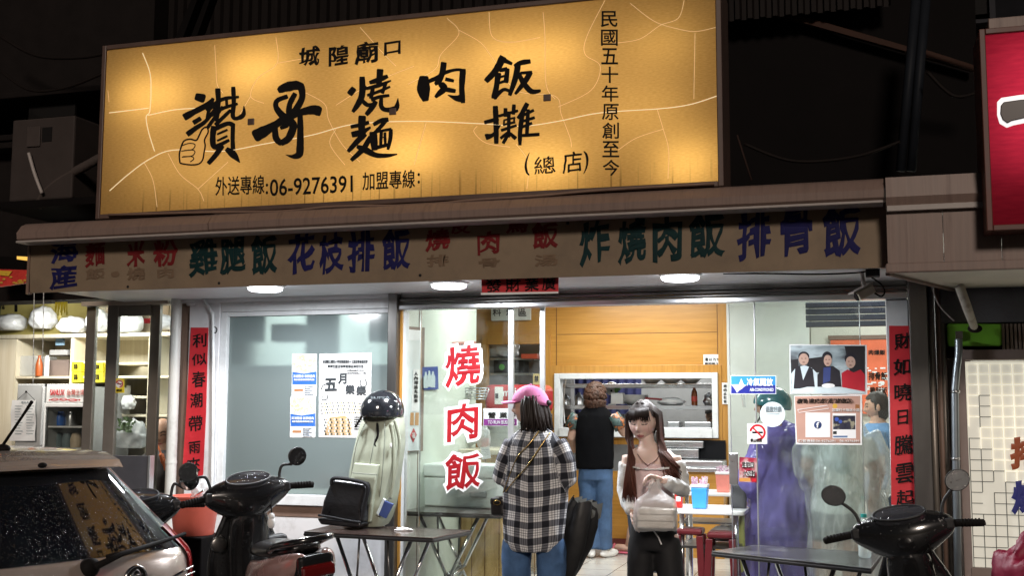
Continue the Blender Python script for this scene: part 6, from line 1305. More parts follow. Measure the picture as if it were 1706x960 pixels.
MB().slab([PP(x, y, -.13) for x, y in ((654, 832), (668, 838), (656, 862), (644, 856))], (0, .02, 0)).build('blue_tag', mat('tag_blue', (.04, .07, .22), .5), bp_, bevel=.004)
MB().slab([PP(x, y, -.125) for x, y in ((651, 828), (655, 831), (644, 858), (640, 853))], (0, .02, 0)).build('tag_edge', M['pale_sticker'], bp_, bevel=.003)
MB().ell(PP(664, 742, -.125), (.008, .006, .016), nu=10, nv=6).build('buckle', M['white_plastic'], bp_, smooth=True)
kc = thing('cooler_bag', 'shiny black box-shaped cooler bag leaning on the green backpack', 'bag', PP(575, 878, -.2))
def QQ(x, y, d=0): p = at(x, y, YP - .2); p.y += d; return p
mb_2 = MB().loft([[QQ(x, y, d) for x, y, d in s] for s in (
    [(534, 862, -.02), (606, 872, -.02), (608, 872, .12), (542, 862, .12)], [(541, 835, -.03), (604, 845, -.03), (612, 842, .13), (548, 835, .13)], [(552, 806, -.025), (611, 816, -.03), (616, 813, .13), (558, 806, .13)], [(558, 797, -.005), (612, 805, -.005), (614, 803, .11), (562, 797, .11)])])
bm_o = mb_2.build('body', M['vinyl_black'], kc, bevel=.018, seg=3)
pt = MB().loft([[QQ(x, y, d) for x, y, d in s] for s in ([(537, 874, -.03), (600, 880, -.03), (602, 880, .1), (540, 875, .1)], [(533, 863, -.05), (607, 872, -.05), (608, 872, .12), (536, 862, .12)])])
pt.build('base', M['vinyl_black'], kc, bevel=.012, seg=3)
rim = MB().tube(smooth_line([tuple(QQ(x, y, -.03)) for x, y in ((556, 808), (557, 799), (566, 797), (590, 800), (612, 806), (616, 818), (611, 842), (606, 868))]), .012, 8).tube(smooth_line([tuple(QQ(x, y, -.045)) for x, y in ((536, 858), (560, 862), (585, 867), (606, 870))]), .008, 8); rim.build('piping', M['black_metal'], kc, smooth=True)
def helmet(name, label, c, r, m, brow=None, rz=0, tilt=0, parent=None):
    c = Vector(c); rot = Matrix.Rotation(rz, 3, 'Z') @ Matrix.Rotation(tilt, 3, 'X')
    b = MB(); n, nv = 36, 14; rows = []
    for j in range(nv + 1):
        ph = math.pi / 2 - j / nv * math.pi * .60
        row = []
        for k in range(n):
            t = 2 * math.pi * k / n
            cut = .12 * max(0, math.sin(t)) if j > nv * .72 else 0
            p_ = ph + cut * (j - nv * .72) / (nv * .28) * 2.2
            row.append(rot @ Vector((r * .92 * math.cos(p_) * math.cos(t), r * 1.08 * math.cos(p_) * math.sin(t), r * 1.0 * math.sin(p_))) + c)
        rows.append(row)
    inner = [[c + (q - c) * .9 for q in row] for row in rows[::-1]]
    b.loft(rows + inner, True, False)
    o = b.build(name, m, parent, smooth=True)
    return tag(o, label, 'helmet') if label else o
hc = PP(640, 686, -.03)
hm = helmet('motorcycle_helmet', 'glossy black open-face helmet resting on top of the green backpack', hc + Vector((0, 0, .0)), .138, mat('helmet_black', (.012, .013, .016), .12, coat=.8, var=0), rz=R_(150), tilt=R_(-10))
write(MB(), [('SUPER', 618, 661, 650, 665)], lambda x, y: at(x, y, hc.y - .128 + .0), bold=.02).build('lettering', M['grey_ink'], hm)
MB().tube(smooth_line([tuple(PP(x, y, -.12)) for x, y in ((641, 705), (642, 725), (637, 738), (640, 745))]), .008, 6, flat=.5).tube(smooth_line([tuple(PP(x, y, -.13)) for x, y in ((618, 692), (612, 702), (606, 712))]), .007, 6).build('strap', M['ink'], hm, smooth=True)
for x, y in ((660, 670), (663, 682)): MB().ell(at(x, y, hc.y - .07), .007, nu=10, nv=6).build('rivet', M['chrome'], hm, smooth=True)
# red bucket
c = at(324, 855, -.9)
bu = thing('red_bucket', 'salmon-red plastic bucket beside the black scooter', 'bucket', (c.x, -.9, .6)); zt = at(324, 826, -.9).z; zl = at(324, 891, -.9).z; r = (at(359, 830, -.9).x - at(287, 830, -.9).x) / 2
MB().lathe([(0, zl), (r * .78, zl), (r * .80, zl + .01), (r * .97, zt - .015), (r * 1.03, zt - .012), (r * 1.04, zt), (r * .96, zt), (r * .76, zl + .015), (0, zl + .012)], (c.x, -.9, 0), 40).build('tub', mat('bucket', (.62, .13, .09), .4, var=.08), bu, smooth=True, angle=40)
o = MB().box((c.x - .14, -1.04, ZP), (c.x + .14, -.76, zl - .001)).build('bucket_stand', M['dark_wall'], bevel=.01); tag(o, 'dark crate under the salmon-red bucket', 'crate')
plastic_bag('bucket_bag', (c.x + .03, -.88, zt - .0), (.06, .07, .09), 'clear crumpled plastic poking out of the red bucket', M['clear_plastic'], 51, .35)
hs = MB().tube([(c.x + .02, -.95, zt - .01), (c.x + .11, -.98, zt + .04)], .006, 6).build('wire_handle', M['chrome'], bu, smooth=True)

for k, (pts, r, lab) in enumerate((([(0, 60), (60, 92), (130, 96), (180, 88)], .012, 'sagging dark cable across the left building, upper of two'), ([(0, 118), (50, 150), (110, 146), (178, 120)], .009, 'sagging dark cable across the left building, lower of two'), ([(1240, 240), (1320, 268), (1420, 262), (1500, 236)], .010, 'dark cable sagging between the tarpaulin and the slanting poles'), ([(1545, 120), (1590, 160), (1640, 150)], .010, 'dark cable looping from the slanting poles toward the crimson sign'))):
    o = MB().tube(smooth_line([tuple(at(x, y, -.35)) for x, y in pts]), r, 8).build('overhead_cable', mat('cable_dim', (.012, .009, .008), .6, spec=.08), smooth=True); tag(o, lab, 'cable')
# ================================================================== people
def remesh(mb, voxel, it=4, wr=None):
    """fuses the shapes of mb into one continuous skin"""
    me = bpy.data.meshes.new('skin'); me.from_pydata(mb.v, [], mb.f)
    bm = bmesh.new(); bm.from_mesh(me); bmesh.ops.recalc_face_normals(bm, faces=bm.faces[:]); bm.to_mesh(me); bm.free()
    o = bpy.data.objects.new('skin', me); COL.objects.link(o)
    r = o.modifiers.new('r', 'REMESH'); r.mode = 'VOXEL'; r.voxel_size = voxel
    s = o.modifiers.new('s', 'SMOOTH'); s.iterations = it; s.factor = .5
    dg = bpy.context.evaluated_depsgraph_get(); dg.update()
    m2 = bpy.data.meshes.new_from_object(o.evaluated_get(dg))
    out = MB(); out.v = [v.co.copy() for v in m2.vertices]; out.f = [tuple(p.vertices) for p in m2.polygons]; out.m = [0] * len(out.f)
    if wr:
        amp, fr, st, sd = wr
        ns = [v.normal.copy() for v in m2.vertices]
        for i, v in enumerate(out.v):
            q = Vector((v.x * fr, v.y * fr, v.z * fr * st)); q2 = noise.noise(q + Vector((sd, 0, 0))) + .5 * noise.noise(q * 2.3 + Vector((0, sd, 0)))
            ridge = 1 - abs(noise.noise(q * 1.3 + Vector((0, 0, sd)))) * 2
            out.v[i] = v + ns[i] * amp * (q2 + .5 * ridge)
    bpy.data.objects.remove(o); bpy.data.meshes.remove(me); bpy.data.meshes.remove(m2); return out
def paint(o, f):
    me = o.data; a = me.color_attributes.new('Col', 'FLOAT_COLOR', 'POINT'); buf = []
    off = wloc(o)
    for v in me.vertices: buf += [*f(v.co + off), 1.0]
    a.data.foreach_set('color', buf)
col_mat('skin', .5, .12, spec=.35); col_mat('hair', .5, spec=.3, bump=.3, bscale=200); col_mat('cloth_col', .8, bump=.2, bscale=160)
def frame(dirv):
    f = Vector(dirv).normalized(); r = f.cross(Vector((0, 0, 1))).normalized(); u = r.cross(f)
    return Matrix((r, f, u)).transposed()
def head_mesh(mb, c, rot, s=1.0, nu=128, nv=88, eyes=True):
    c = Vector(c); n0 = len(mb.v)
    g = lambda a, b, w: math.exp(-(a * a + b * b) / (2 * w * w))
    b = MB().ell((0, 0, 0), 1.0, nu=nu, nv=nv)
    for p in b.v:
        x, y, z = p.x * .076, p.y * .094, p.z * .112
        if z < 0:
            t = min(1, -z / .112); x *= 1 - .30 * t ** 1.6
            y = y * (1 - .12 * t) + .012 * t if y > 0 else y * (1 - .45 * t)
            if y > 0: y *= 1 - .10 * t
        if y > 0:
            fy = min(1, y / .05)
            y += fy * (-.004 * (abs(x) < .05) + .020 * g(x / 1.0, (z + .022) / 1.3, .0085) + .010 * g(x, (z + .002) / 2.4, .007) + .006 * g(x, (z - .034) / .5, .03) - .009 * (g(abs(x) - .031, (z - .006) / .8, .012)) + .005 * g(abs(x) - .031, (z - .004), .008) + .007 * g(x / 1.7, z + .060, .0075) + .006 * g(x / 1.7, z + .072, .006) - .004 * g(x / 2, z + .083, .006) + .009 * g(x, z + .098, .012) + .004 * g(abs(x) - .042, z + .028, .018))
        mb.v.append(rot @ (Vector((x, y, z)) * s) + c)
    mb.f += [tuple(i + n0 for i in f) for f in b.f]; mb.m += [0] * len(b.f)
    for sx in (-1, 1):
        mb.ell(rot @ (Vector((sx * .077, -.006, -.006)) * s) + c, (.008 * s, .018 * s, .031 * s), rot, 12, 8)
    return mb
def hand(mb, w, d, nrm, s=1.0, curl=.5, side=1):
    """five separate bent fingers: w wrist, d pointing direction, nrm palm normal (fingers curl toward it)"""
    w, d, n = Vector(w), Vector(d).normalized(), Vector(nrm).normalized(); x = d.cross(n).normalized() * side
    mb.ell(w + d * .042 * s, (.036 * s, .045 * s, .014 * s), Matrix((x, d, n)).transposed(), 14, 10)
    for i, (o, l) in enumerate(((-.027, .064), (-.009, .074), (.010, .07), (.027, .055))):
        p = w + d * .078 * s + x * o * s; pts = [p - d * .03 * s, p]; a = 0
        for k, q in enumerate((.42, .33, .25)):
            a += curl * (.9, 1.0, .7)[k]
            p = p + (d * math.cos(a) + n * math.sin(a)) * l * q * s; pts.append(p)
        mb.tube(pts, [.0085 * s, .0085 * s, .008 * s, .0075 * s, .006 * s], 8)
    p = w + d * .022 * s - x * .026 * s
    mb.tube([w + d * .01 * s - x * .012 * s, p, p + (d * .6 - x * .6 + n * .3) * .032 * s, p + (d * .9 - x * .5 + n * .6) * .052 * s], [.011 * s, .011 * s, .0095 * s, .007 * s], 8)
    return mb
def SEC(l, r, y, Y, ry, dy=0.0, q=1.0):
    a, b = at(l, y, Y + dy), at(r, y, Y + dy); return ((a + b) / 2, (b.x - a.x) / 2, ry, q)
def A3(x, y, Y, dy=0.0): return at(x, y, Y + dy)
SK = (.58, .37, .28)
def hcol(c, v=.25, fq=60, root=None, z0=0, z1=1):
    def f(p):
        q = 1 + v * noise.noise(Vector((p.x * fq, p.y * fq, p.z * 6))); t = 1
        if root: t = max(0, min(1, (z1 - p.z) / (z1 - z0)))
        return [(c[i] * t + (root[i] if root else c[i]) * (1 - t)) * q for i in range(3)]
    return f
def face_paint(c, rot, s, skin=SK, lips=(.38, .12, .11), brow=(.03, .02, .018), closed=True):
    inv = rot.transposed()
    def f(p):
        q = inv @ (p - c) / s
        col = [skin[i] * (1 + .06 * noise.noise(p * 14)) for i in range(3)]
        if abs(q.x) < .1 and -.13 < q.z < .12 and q.y > .03:
            ax = abs(q.x)
            if ax < .021 and abs(q.z + .066) < .0095 * (1 - (ax / .023) ** 2) + .001: return lips
            if abs(ax - .033) < .017 and abs(q.z - .030 + (ax - .033) ** 2 * 18) < .0035: return brow
            if abs(ax - .032) < .0145 and abs(q.z - (.000 if closed else .006) + (ax - .032) ** 2 * (-20 if closed else 18)) < (.0028 if closed else .0045): return (.02, .014, .012)
            ck = math.exp(-((ax - .042) ** 2 + (q.z + .03) ** 2) / .0007); col = [col[0] * (1 + .05 * ck), col[1] * (1 - .08 * ck), col[2] * (1 - .06 * ck)]
        return col
    return f
def hair_cap(mb, c, rot, s, front=.058, low=-.02, grow=1.09):
    """scalp cap with an opening for the face"""
    b = MB().ell((0, 0, 0), 1.0, nu=64, nv=44); n0 = len(mb.v); keep = []
    loc = []
    for p in b.v:
        x, y, z = p.x * .076, p.y * .094, p.z * .112
        if z < 0: x *= 1 - .15 * (-z / .112)
        loc.append(Vector((x, y, z)))
        k = grow * (1 + .02 * noise.noise(Vector((x * 40, y * 40, z * 12)))); mb.v.append(rot @ (Vector((x * k, y * k, z * k)) * s) + c)
    for f in b.f:
        m = sum((loc[i] for i in f), Vector()) / len(f)
        if (m.y > .018 + .02 * (m.z > .03) and m.z < front) or m.z < low - .09 * (m.y < .0): continue
        keep.append(tuple(i + n0 for i in f))
    mb.f += keep; mb.m += [0] * len(keep); return mb

# ---------------------------------------------------------------- woman in the plaid shirt and pink cap (back to the camera)
def plaid_mat():
    m = bpy.data.materials.new('plaid'); m.use_nodes = True; t = m.node_tree; b = t.nodes['Principled BSDF']; b.inputs['Roughness'].default_value = .85
    a = t.nodes.new('ShaderNodeAttribute'); a.attribute_name = 'PlaidUV'; sp = t.nodes.new('ShaderNodeSeparateXYZ'); t.links.new(a.outputs['Vector'], sp.inputs[0])
    outs = []
    for k in (0, 1):
        d = t.nodes.new('ShaderNodeMath'); d.operation = 'MULTIPLY'; d.inputs[1].default_value = 1 / .086; t.links.new(sp.outputs[k], d.inputs[0])
        fr = t.nodes.new('ShaderNodeMath'); fr.operation = 'FRACT'; t.links.new(d.outputs[0], fr.inputs[0])
        r = t.nodes.new('ShaderNodeValToRGB'); r.color_ramp.interpolation = 'CONSTANT'; e = r.color_ramp.elements
        e[0].position = 0; e[0].color = (1, 1, 1, 1); e[1].position = .42; e[1].color = (0, 0, 0, 1)
        for p, v in ((.56, .7), (.60, 0), (.70, .75), (.75, 0), (.86, .7), (.90, 0)): q = e.new(p); q.color = (v, v, v, 1)
        t.links.new(fr.outputs[0], r.inputs[0]); outs.append(r.outputs[0])
    ad = t.nodes.new('ShaderNodeMath'); ad.operation = 'ADD'; t.links.new(outs[0], ad.inputs[0]); t.links.new(outs[1], ad.inputs[1])
    hf_ = t.nodes.new('ShaderNodeMath'); hf_.operation = 'MULTIPLY'; hf_.inputs[1].default_value = .5; t.links.new(ad.outputs[0], hf_.inputs[0])
    r = t.nodes.new('ShaderNodeValToRGB'); e = r.color_ramp.elements; e[0].position = 0; e[0].color = (.80, .80, .81, 1); e[1].position = .5; e[1].color = (.17, .175, .20, 1); q = e.new(.95); q.color = (.008, .009, .016, 1)
    t.links.new(hf_.outputs[0], r.inputs[0]); t.links.new(r.outputs[0], b.inputs['Base Color'])
    tc = t.nodes.new('ShaderNodeTexCoord'); n = t.nodes.new('ShaderNodeTexNoise'); n.inputs['Scale'].default_value = 260; t.links.new(tc.outputs['Object'], n.inputs[0]); bp = t.nodes.new('ShaderNodeBump'); bp.inputs['Strength'].default_value = .3; bp.inputs['Distance'].default_value = .003; t.links.new(n.outputs[0], bp.inputs['Height']); t.links.new(bp.outputs[0], b.inputs['Normal'])
    return m
denim = mat('denim', (.06, .13, .27), .8, var=.35, scale=9, bump=.25, bscale=120); denim2 = mat('denim_dark', (.022, .032, .06), .8, var=.4, scale=8, bump=.25, bscale=120)
def legs(mb, hipL, kneeL, ankL, hipR, kneeR, ankR, r=(.066, .05, .04)):
    for a, b, c in ((hipL, kneeL, ankL), (hipR, kneeR, ankR)): mb.tube([Vector(a) + Vector((0, 0, .05)), a, Vector(a).lerp(Vector(b), .5), b, Vector(b).lerp(Vector(c), .4), c], [r[0] * .9, r[0], (r[0] + r[1]) / 2, r[1], (r[1] + r[2]) / 2 * 1.05, r[2]], 16)
def shoe(mb, ank, z0, d, s=1.0):
    d = Vector((d[0], d[1], 0)).normalized(); x = Vector((d.y, -d.x, 0)); R3 = Matrix((x, d, Vector((0, 0, 1)))).transposed()
    c = Vector((ank[0], ank[1], z0 + .036)) + d * .06
    mb.rings([(c * 0, .001, .001)], 8) if False else mb.ell(c, (.042 * s, .125 * s, .038 * s), R3, 18, 10).ell(c - d * .055 + Vector((0, 0, .02)), (.038 * s, .05 * s, .045 * s), R3, 14, 8)
Y1 = -1.0
P1 = thing('person', 'woman seen from behind in a black and white plaid shirt, jeans and pink cap', 'person', (at(890, 800, Y1).x, Y1, ZP))
hd1 = frame((-1, .12, -.02)); hc1 = A3(883, 678, Y1, .02); 
an1l, an1r = A3(862, 900, Y1), A3(916, 900, Y1); an1l.z = an1r.z = ZP + .08
b = MB()
b.rings([SEC(846, 936, 900, Y1, .11), SEC(845, 938, 870, Y1, .115), SEC(852, 932, 810, Y1, .095), SEC(848, 935, 760, Y1, .095), SEC(852, 930, 738, Y1, .085), SEC(868, 912, 722, Y1, .06), SEC(878, 902, 712, Y1, .048), SEC(876, 900, 690, Y1, .046, .01)])
legs(b, A3(865, 905, Y1), A3(863, 1010, Y1, .02), an1l, A3(915, 905, Y1), A3(916, 1010, Y1, .02), an1r)
for q in (A3(858, 742, Y1), A3(836, 795, Y1, .0), A3(858, 806, Y1, .2)), (A3(925, 742, Y1), A3(946, 798, Y1, .02), A3(925, 800, Y1, .22)):
    b.tube(q, [.045, .038, .026], 12)
body = remesh(b, .012, 3)
hand(body, A3(858, 806, Y1, .2), (.4, .8, .1), (0, 0, -1), 1, .4); hand(body, A3(925, 800, Y1, .22), (-.4, .8, .2), (0, 0, -1), 1, .4, -1)
head_mesh(body, hc1, hd1)
o = body.build('body', M['skin'], P1, smooth=True); paint(o, face_paint(hc1, hd1, 1.0, closed=False))
b = MB()
b.rings([SEC(850, 932, 917, Y1, .115), SEC(841, 938, 902, Y1, .13), SEC(839, 942, 870, Y1, .132), SEC(841, 944, 830, Y1, .125), SEC(843, 944, 790, Y1, .12), SEC(843, 942, 762, Y1, .115), SEC(846, 937, 740, Y1, .1), SEC(856, 925, 725, Y1, .075), SEC(870, 910, 714, Y1, .058)])
armL = [A3(856, 738, Y1), A3(843, 768, Y1, -.01), A3(835, 795, Y1, .0), A3(848, 804, Y1, .1), A3(858, 806, Y1, .19)]
armR = [A3(928, 738, Y1), A3(942, 768, Y1, -.01), A3(945, 798, Y1, .01), A3(936, 802, Y1, .1), A3(925, 800, Y1, .2)]
b.tube(armL, [.056, .053, .051, .046, .042], 14); b.tube(armR, [.056, .053, .051, .046, .042], 14)
sh1 = remesh(b, .0095, 4, (.0075, 9, .5, 3.3))
o = sh1.build('plaid_shirt', plaid_mat(), P1, smooth=True)
att = o.data.attributes.new('PlaidUV', 'FLOAT_VECTOR', 'POINT'); buf = []
def seg_uv(p, chain):
    best = None; acc = 0
    for a, c in zip(chain, chain[1:]):
        d = c - a; t = max(0, min(1, (p - a).dot(d) / d.dot(d))); q = a + d * t; dist = (p - q).length
        if best is None or dist < best[0]:
            dn = d.normalized(); r = p - q; x = dn.cross(Vector((0, 1, .2))).normalized(); y2 = dn.cross(x); ang = math.atan2(r.dot(y2), r.dot(x)); best = (dist, ang * .055, acc + t * d.length)
        acc += d.length
    return best
off = wloc(P1)
for v in o.data.vertices:
    p = v.co + off; L = seg_uv(p, armL); Rr = seg_uv(p, armR); w_ = min(L, Rr, key=lambda q: q[0])
    cx = off.x
    if w_[0] < .075 and abs(p.x - cx) > .105 and p.z < armL[0].z + .07: buf += [w_[1] + .02 + .007 * noise.noise(p * 9), -w_[2] + .03 + .008 * noise.noise(p * 8 + Vector((5, 0, 0))), 0]
    else: ang = math.atan2(p.x - cx, -(p.y - Y1)); buf += [ang * .145 + .009 * noise.noise(p * 7), p.z - .012 * abs(p.x - cx) / .1 + .012 * noise.noise(p * 5 + Vector((5, 0, 0))), 0]
att.data.foreach_set('vector', buf)
b = MB()
b.rings([SEC(848, 934, 905, Y1, .115), SEC(849, 933, 880, Y1, .11), SEC(852, 930, 860, Y1, .1)])
legs(b, A3(861, 912, Y1), A3(860, 1010, Y1, .02), an1l, A3(918, 912, Y1), A3(919, 1010, Y1, .02), an1r, (.085, .072, .066))
remesh(b, .012, 4, (.006, 12, .6, 7)).build('jeans', denim, P1, smooth=True)
b = MB(); shoe(b, an1l, ZP, (-.1, 1)); shoe(b, an1r, ZP, (.1, 1)); b.build('shoes', M['white_plastic'], P1, smooth=True)
b = MB(); hair_cap(b, hc1, hd1, 1.0, .05, -.02, 1.07)
for i in range(150):
    a = math.pi * (.02 + .96 * random.random()); side = random.choice((-1, 1))
    st_ = Vector((side * .078 * math.sin(a) , -.085 * abs(math.cos(a)) if random.random() < .8 else .01, .03 + random.random() * .03))
    p0 = hd1 @ st_ + hc1; dn = .10 + random.random() * .035
    out_ = Vector((p0.x - hc1.x, p0.y - hc1.y, 0)).normalized() * (.012 + .012 * random.random())
    b.tube([p0, p0 + out_ * .6 + Vector((0, 0, -.05)), p0 + out_ + Vector((.006, 0, -.10)), p0 + out_ * 1.5 + Vector((random.uniform(-.006, .022), 0, -.05 - dn))], [.010, .011, .009, .003], 6)
o = b.build('hair', M['hair'], P1, smooth=True); paint(o, hcol((.028, .021, .019), .5))
# cap
cpc = mat('cap_pink', (.75, .24, .50), .75, var=.06, bump=.25, bscale=140)
b = MB(); rows = []
for j in range(9):
    ph = math.pi / 2 * (1 - j / 8); row = []
    for k in range(36):
        t = 2 * math.pi * k / 36; rr = math.cos(ph)
        row.append(hd1 @ Vector((.086 * rr * math.cos(t) ** 1, .108 * rr * math.sin(t) - .006, .028 + .093 * math.sin(ph) - .026 * max(0, -math.sin(t)) * (j / 8))) + hc1)
    rows.append(row)
b.loft(rows, True, False)
cap = b.build('cap', cpc, P1, smooth=True); sd_ = cap.modifiers.new('th', 'SOLIDIFY'); sd_.thickness = .003
b = MB(); r0, r1 = [], []
for k in range(15):
    t = math.pi * (.12 + .76 * k / 14); r0.append(hd1 @ Vector((.084 * math.cos(t), .104 * math.sin(t) - .008, .03)) + hc1)
    r1.append(hd1 @ Vector((.080 * math.cos(t) , .104 * math.sin(t) + .068 * math.sin(t) ** .8, .034 - .012 * abs(math.cos(t)) - .004)) + hc1)
b.loft([r0, [(a + c) / 2 + Vector((0, 0, .006)) for a, c in zip(r0, r1)], r1], False, False); o = b.build('brim', cpc, cap, smooth=True); sd_ = o.modifiers.new('th', 'SOLIDIFY'); sd_.thickness = .005
MB().ell(hd1 @ Vector((0, -.006, .123)) + hc1, (.008, .008, .005), nu=10, nv=6).build('button', cpc, cap, smooth=True)
MB().ell(hd1 @ Vector((0, -.108, .018)) + hc1, (.024, .02, .018), hd1, 12, 8).build('back_opening', M['hair_dark'] if 'hair_dark' in M else mat('hair_dark', (.015, .012, .011), .6, var=0), cap, smooth=True)
hb2 = thing('shoulder_bag', 'small black shoulder bag with gold chain at the hip of the plaid shirt', 'bag', A3(833, 842, Y1, -.02))
cB = A3(833, 843, Y1, -.01); b = MB().box((cB.x - .042, cB.y - .05, cB.z - .055), (cB.x + .042, cB.y + .05, cB.z + .045)); b.build('body', mat('bag_black', (.012, .011, .012), .35, var=0), hb2, bevel=.018, seg=3)
MB().box((cB.x - .044, cB.y - .053, cB.z + .0), (cB.x + .044, cB.y + .053, cB.z + .048)).build('flap', M['bag_black'], hb2, bevel=.016, seg=3); MB().tube([cB + Vector((.02 * math.cos(t) , -.056, .02 + .012 * math.sin(t))) for t in [6.283 * k / 12 for k in range(13)]], .003, 6).build('ring', mat('gold_metal', (.6, .42, .16), .25, metal=1), hb2)
b = MB(); ch = smooth_line([tuple(A3(x, y, Y1, d)) for x, y, d in ((916, 722, -.085), (900, 745, -.118), (880, 775, -.137), (858, 800, -.137), (842, 820, -.1))], 6)
b.tube(ch, .0035, 6); b.tube(smooth_line([tuple(A3(x, y, Y1, d)) for x, y, d in ((898, 718, -.08), (882, 740, -.112), (862, 762, -.128), (846, 800, -.12), (838, 822, -.08))], 6), .003, 6); b.build('chain_strap', M['gold_metal'], hb2, smooth=True)
um = thing('black_umbrella', 'bulky black wet umbrella loosely bundled, hanging beside the plaid shirt', 'umbrella', A3(960, 900, Y1, .12))
ax0, ax1 = A3(928, 1000, Y1, .1), A3(974, 836, Y1, .1); secs = []
ux = (ax1 - ax0).normalized(); vx = ux.cross(Vector((0, 1, 0))).normalized(); vy = ux.cross(vx)
for t, r in ((0, .008), (.12, .04), (.35, .078), (.6, .1), (.8, .098), (.92, .085), (1.0, .07)):
    secs.append([ax0.lerp(ax1, t) + (vx * math.cos(a) + vy * math.sin(a) * .7) * r * (1 + .10 * math.cos(a * 7 + t * 3) * t + .16 * math.sin(a * 3 + 1 + t * 2) + .08 * math.sin(a * 5 + t * 6)) + ux * (.015 * math.cos(a * 3) if t == 1.0 else 0) for a in [2 * math.pi * k / 48 for k in range(48)]])
MB().loft(secs, True, False).build('canopy', mat('umbrella_black', (.014, .014, .015), .5, var=.2, bump=.3, bscale=20), um, smooth=True)
b = MB()
for k in range(5): q = ax1 + vx * (.06 - .03 * k) + vy * .02 * (k % 2); b.add([q, q + vx * -.035 + ux * .02 + vy * -.03, q + vx * -.05 - ux * .06, q + vx * -.012 - ux * .10], [(0, 1, 2, 3)])
b.build('loose_folds', mat('umbrella_grey', (.10, .105, .10), .45, var=.2), um); MB().tube([ax0 - ux * .03, ax1 - ux * .02], .006, 8).build('shaft', M['dark_steel'], um)

# ---------------------------------------------------------------- long-haired girl carrying a plastic bag
Y2 = -.85
P2 = thing('person', 'long-haired young woman in a pale off-shoulder top and black trousers, looking down', 'person', (at(1090, 800, Y2).x, Y2, ZP))
hd2 = frame((-.10, -.93, -.20)); hc2 = A3(1071, 703, Y2, -.01); s2 = .98
an2l, an2r = A3(1061, 900, Y2), A3(1124, 900, Y2, -.05); an2l.z = an2r.z = ZP + .08
b = MB()
b.rings([SEC(1057, 1124, 900, Y2, .085), SEC(1056, 1123, 870, Y2, .085), SEC(1060, 1117, 830, Y2, .072), SEC(1056, 1119, 795, Y2, .085), SEC(1050, 1124, 775, Y2, .075), SEC(1044, 1126, 760, Y2, .064), SEC(1050, 1118, 752, Y2, .056), SEC(1062, 1100, 746, Y2, .046), SEC(1066, 1090, 735, Y2, .044, -.005), SEC(1064, 1088, 715, Y2, .044, -.005)])
b.tube([A3(1054, 758, Y2), A3(1118, 758, Y2)], .03, 10)
g2L = [A3(1048, 760, Y2), A3(1042, 815, Y2, .03), A3(1052, 853, Y2, -.05)]; g2R = [A3(1123, 761, Y2), A3(1137, 815, Y2, .0), A3(1104, 800, Y2, -.17)]
b.tube(g2L, [.04, .033, .024], 12); b.tube(g2R, [.04, .033, .023], 12)
legs(b, A3(1070, 905, Y2), A3(1063, 1000, Y2), an2l, A3(1112, 905, Y2), A3(1121, 1000, Y2, -.04), an2r)
b = remesh(b, .009, 3)
hand(b, g2R[2], (-1, -.25, .22), (-.15, -.5, -1), .88, .75, 1); hand(b, g2L[2], (.25, -.2, -1), (1, 0, 0), .85, .3, -1)
head_mesh(b, hc2, hd2, s2, 170, 120)
SK2 = (.88, .66, .58)
o = b.build('body', M['skin'], P2, smooth=True); paint(o, face_paint(hc2, hd2, s2, SK2, (.50, .17, .16)))
pt_ = mat('top_pink', (.86, .66, .66), .8, var=.05, bump=.3, bscale=120); pw_ = mat('sleeve_white', (.78, .79, .78), .85, var=.06, bump=.3, bscale=120)
b = MB(); b.rings([SEC(1053, 1124, 864, Y2, .1), SEC(1057, 1120, 840, Y2, .09), SEC(1056, 1121, 815, Y2, .09), SEC(1054, 1121, 790, Y2, .098), SEC(1051, 1124, 778, Y2, .088), SEC(1049, 1126, 772, Y2, .082)])
remesh(b, .009, 3, (.004, 16, .6, 2)).build('top', pt_, P2, smooth=True)
b = MB(); b.tube([A3(1047, 772, Y2), A3(1044, 798, Y2, .02), g2L[1], A3(1046, 838, Y2, -.01), g2L[2]], [.052, .05, .047, .04, .032], 14)
b.tube([A3(1126, 770, Y2), A3(1132, 800, Y2, .0), A3(1137, 816, Y2, .0), A3(1124, 810, Y2, -.09), A3(1108, 802, Y2, -.16)], [.052, .05, .046, .04, .032], 14)
b.tube(smooth_line([tuple(A3(x, y, Y2, d)) for x, y, d in ((1049, 775, 0), (1056, 779, -.08), (1072, 782, -.1), (1100, 782, -.1), (1118, 779, -.08), (1126, 775, 0), (1116, 774, .07), (1086, 774, .09), (1058, 774, .07), (1049, 775, 0))]), .006, 8)
remesh(b, .008, 3, (.005, 22, .7, 5)).build('sleeves', pw_, P2, smooth=True)
MB().tube(smooth_line([tuple(A3(x, y, Y2, d)) for x, y, d in ((1062, 757, -.055), (1070, 768, -.085), (1080, 777, -.095))]), .002, 5).tube(smooth_line([tuple(A3(x, y, Y2, d)) for x, y, d in ((1100, 757, -.055), (1092, 768, -.085), (1078, 777, -.095))]), .002, 5).build('neck_straps', M['photo_line'], P2)
b = MB(); b.rings([SEC(1054, 1127, 915, Y2, .09), SEC(1052, 1128, 895, Y2, .105), SEC(1053, 1126, 872, Y2, .1), SEC(1056, 1121, 852, Y2, .09)])
legs(b, A3(1070, 912, Y2), A3(1063, 1000, Y2), an2l, A3(1112, 912, Y2), A3(1121, 1000, Y2, -.04), an2r, (.074, .07, .085))
remesh(b, .011, 4, (.008, 9, .4, 9)).build('trousers', mat('trouser_black', (.012, .012, .014), .75, var=.2), P2, smooth=True)
MB().tube([A3(1088, 884, Y2, -.125), A3(1097, 896, Y2, -.125), A3(1102, 908, Y2, -.125)], .004, 6).build('drawstring', M['paper'], P2)
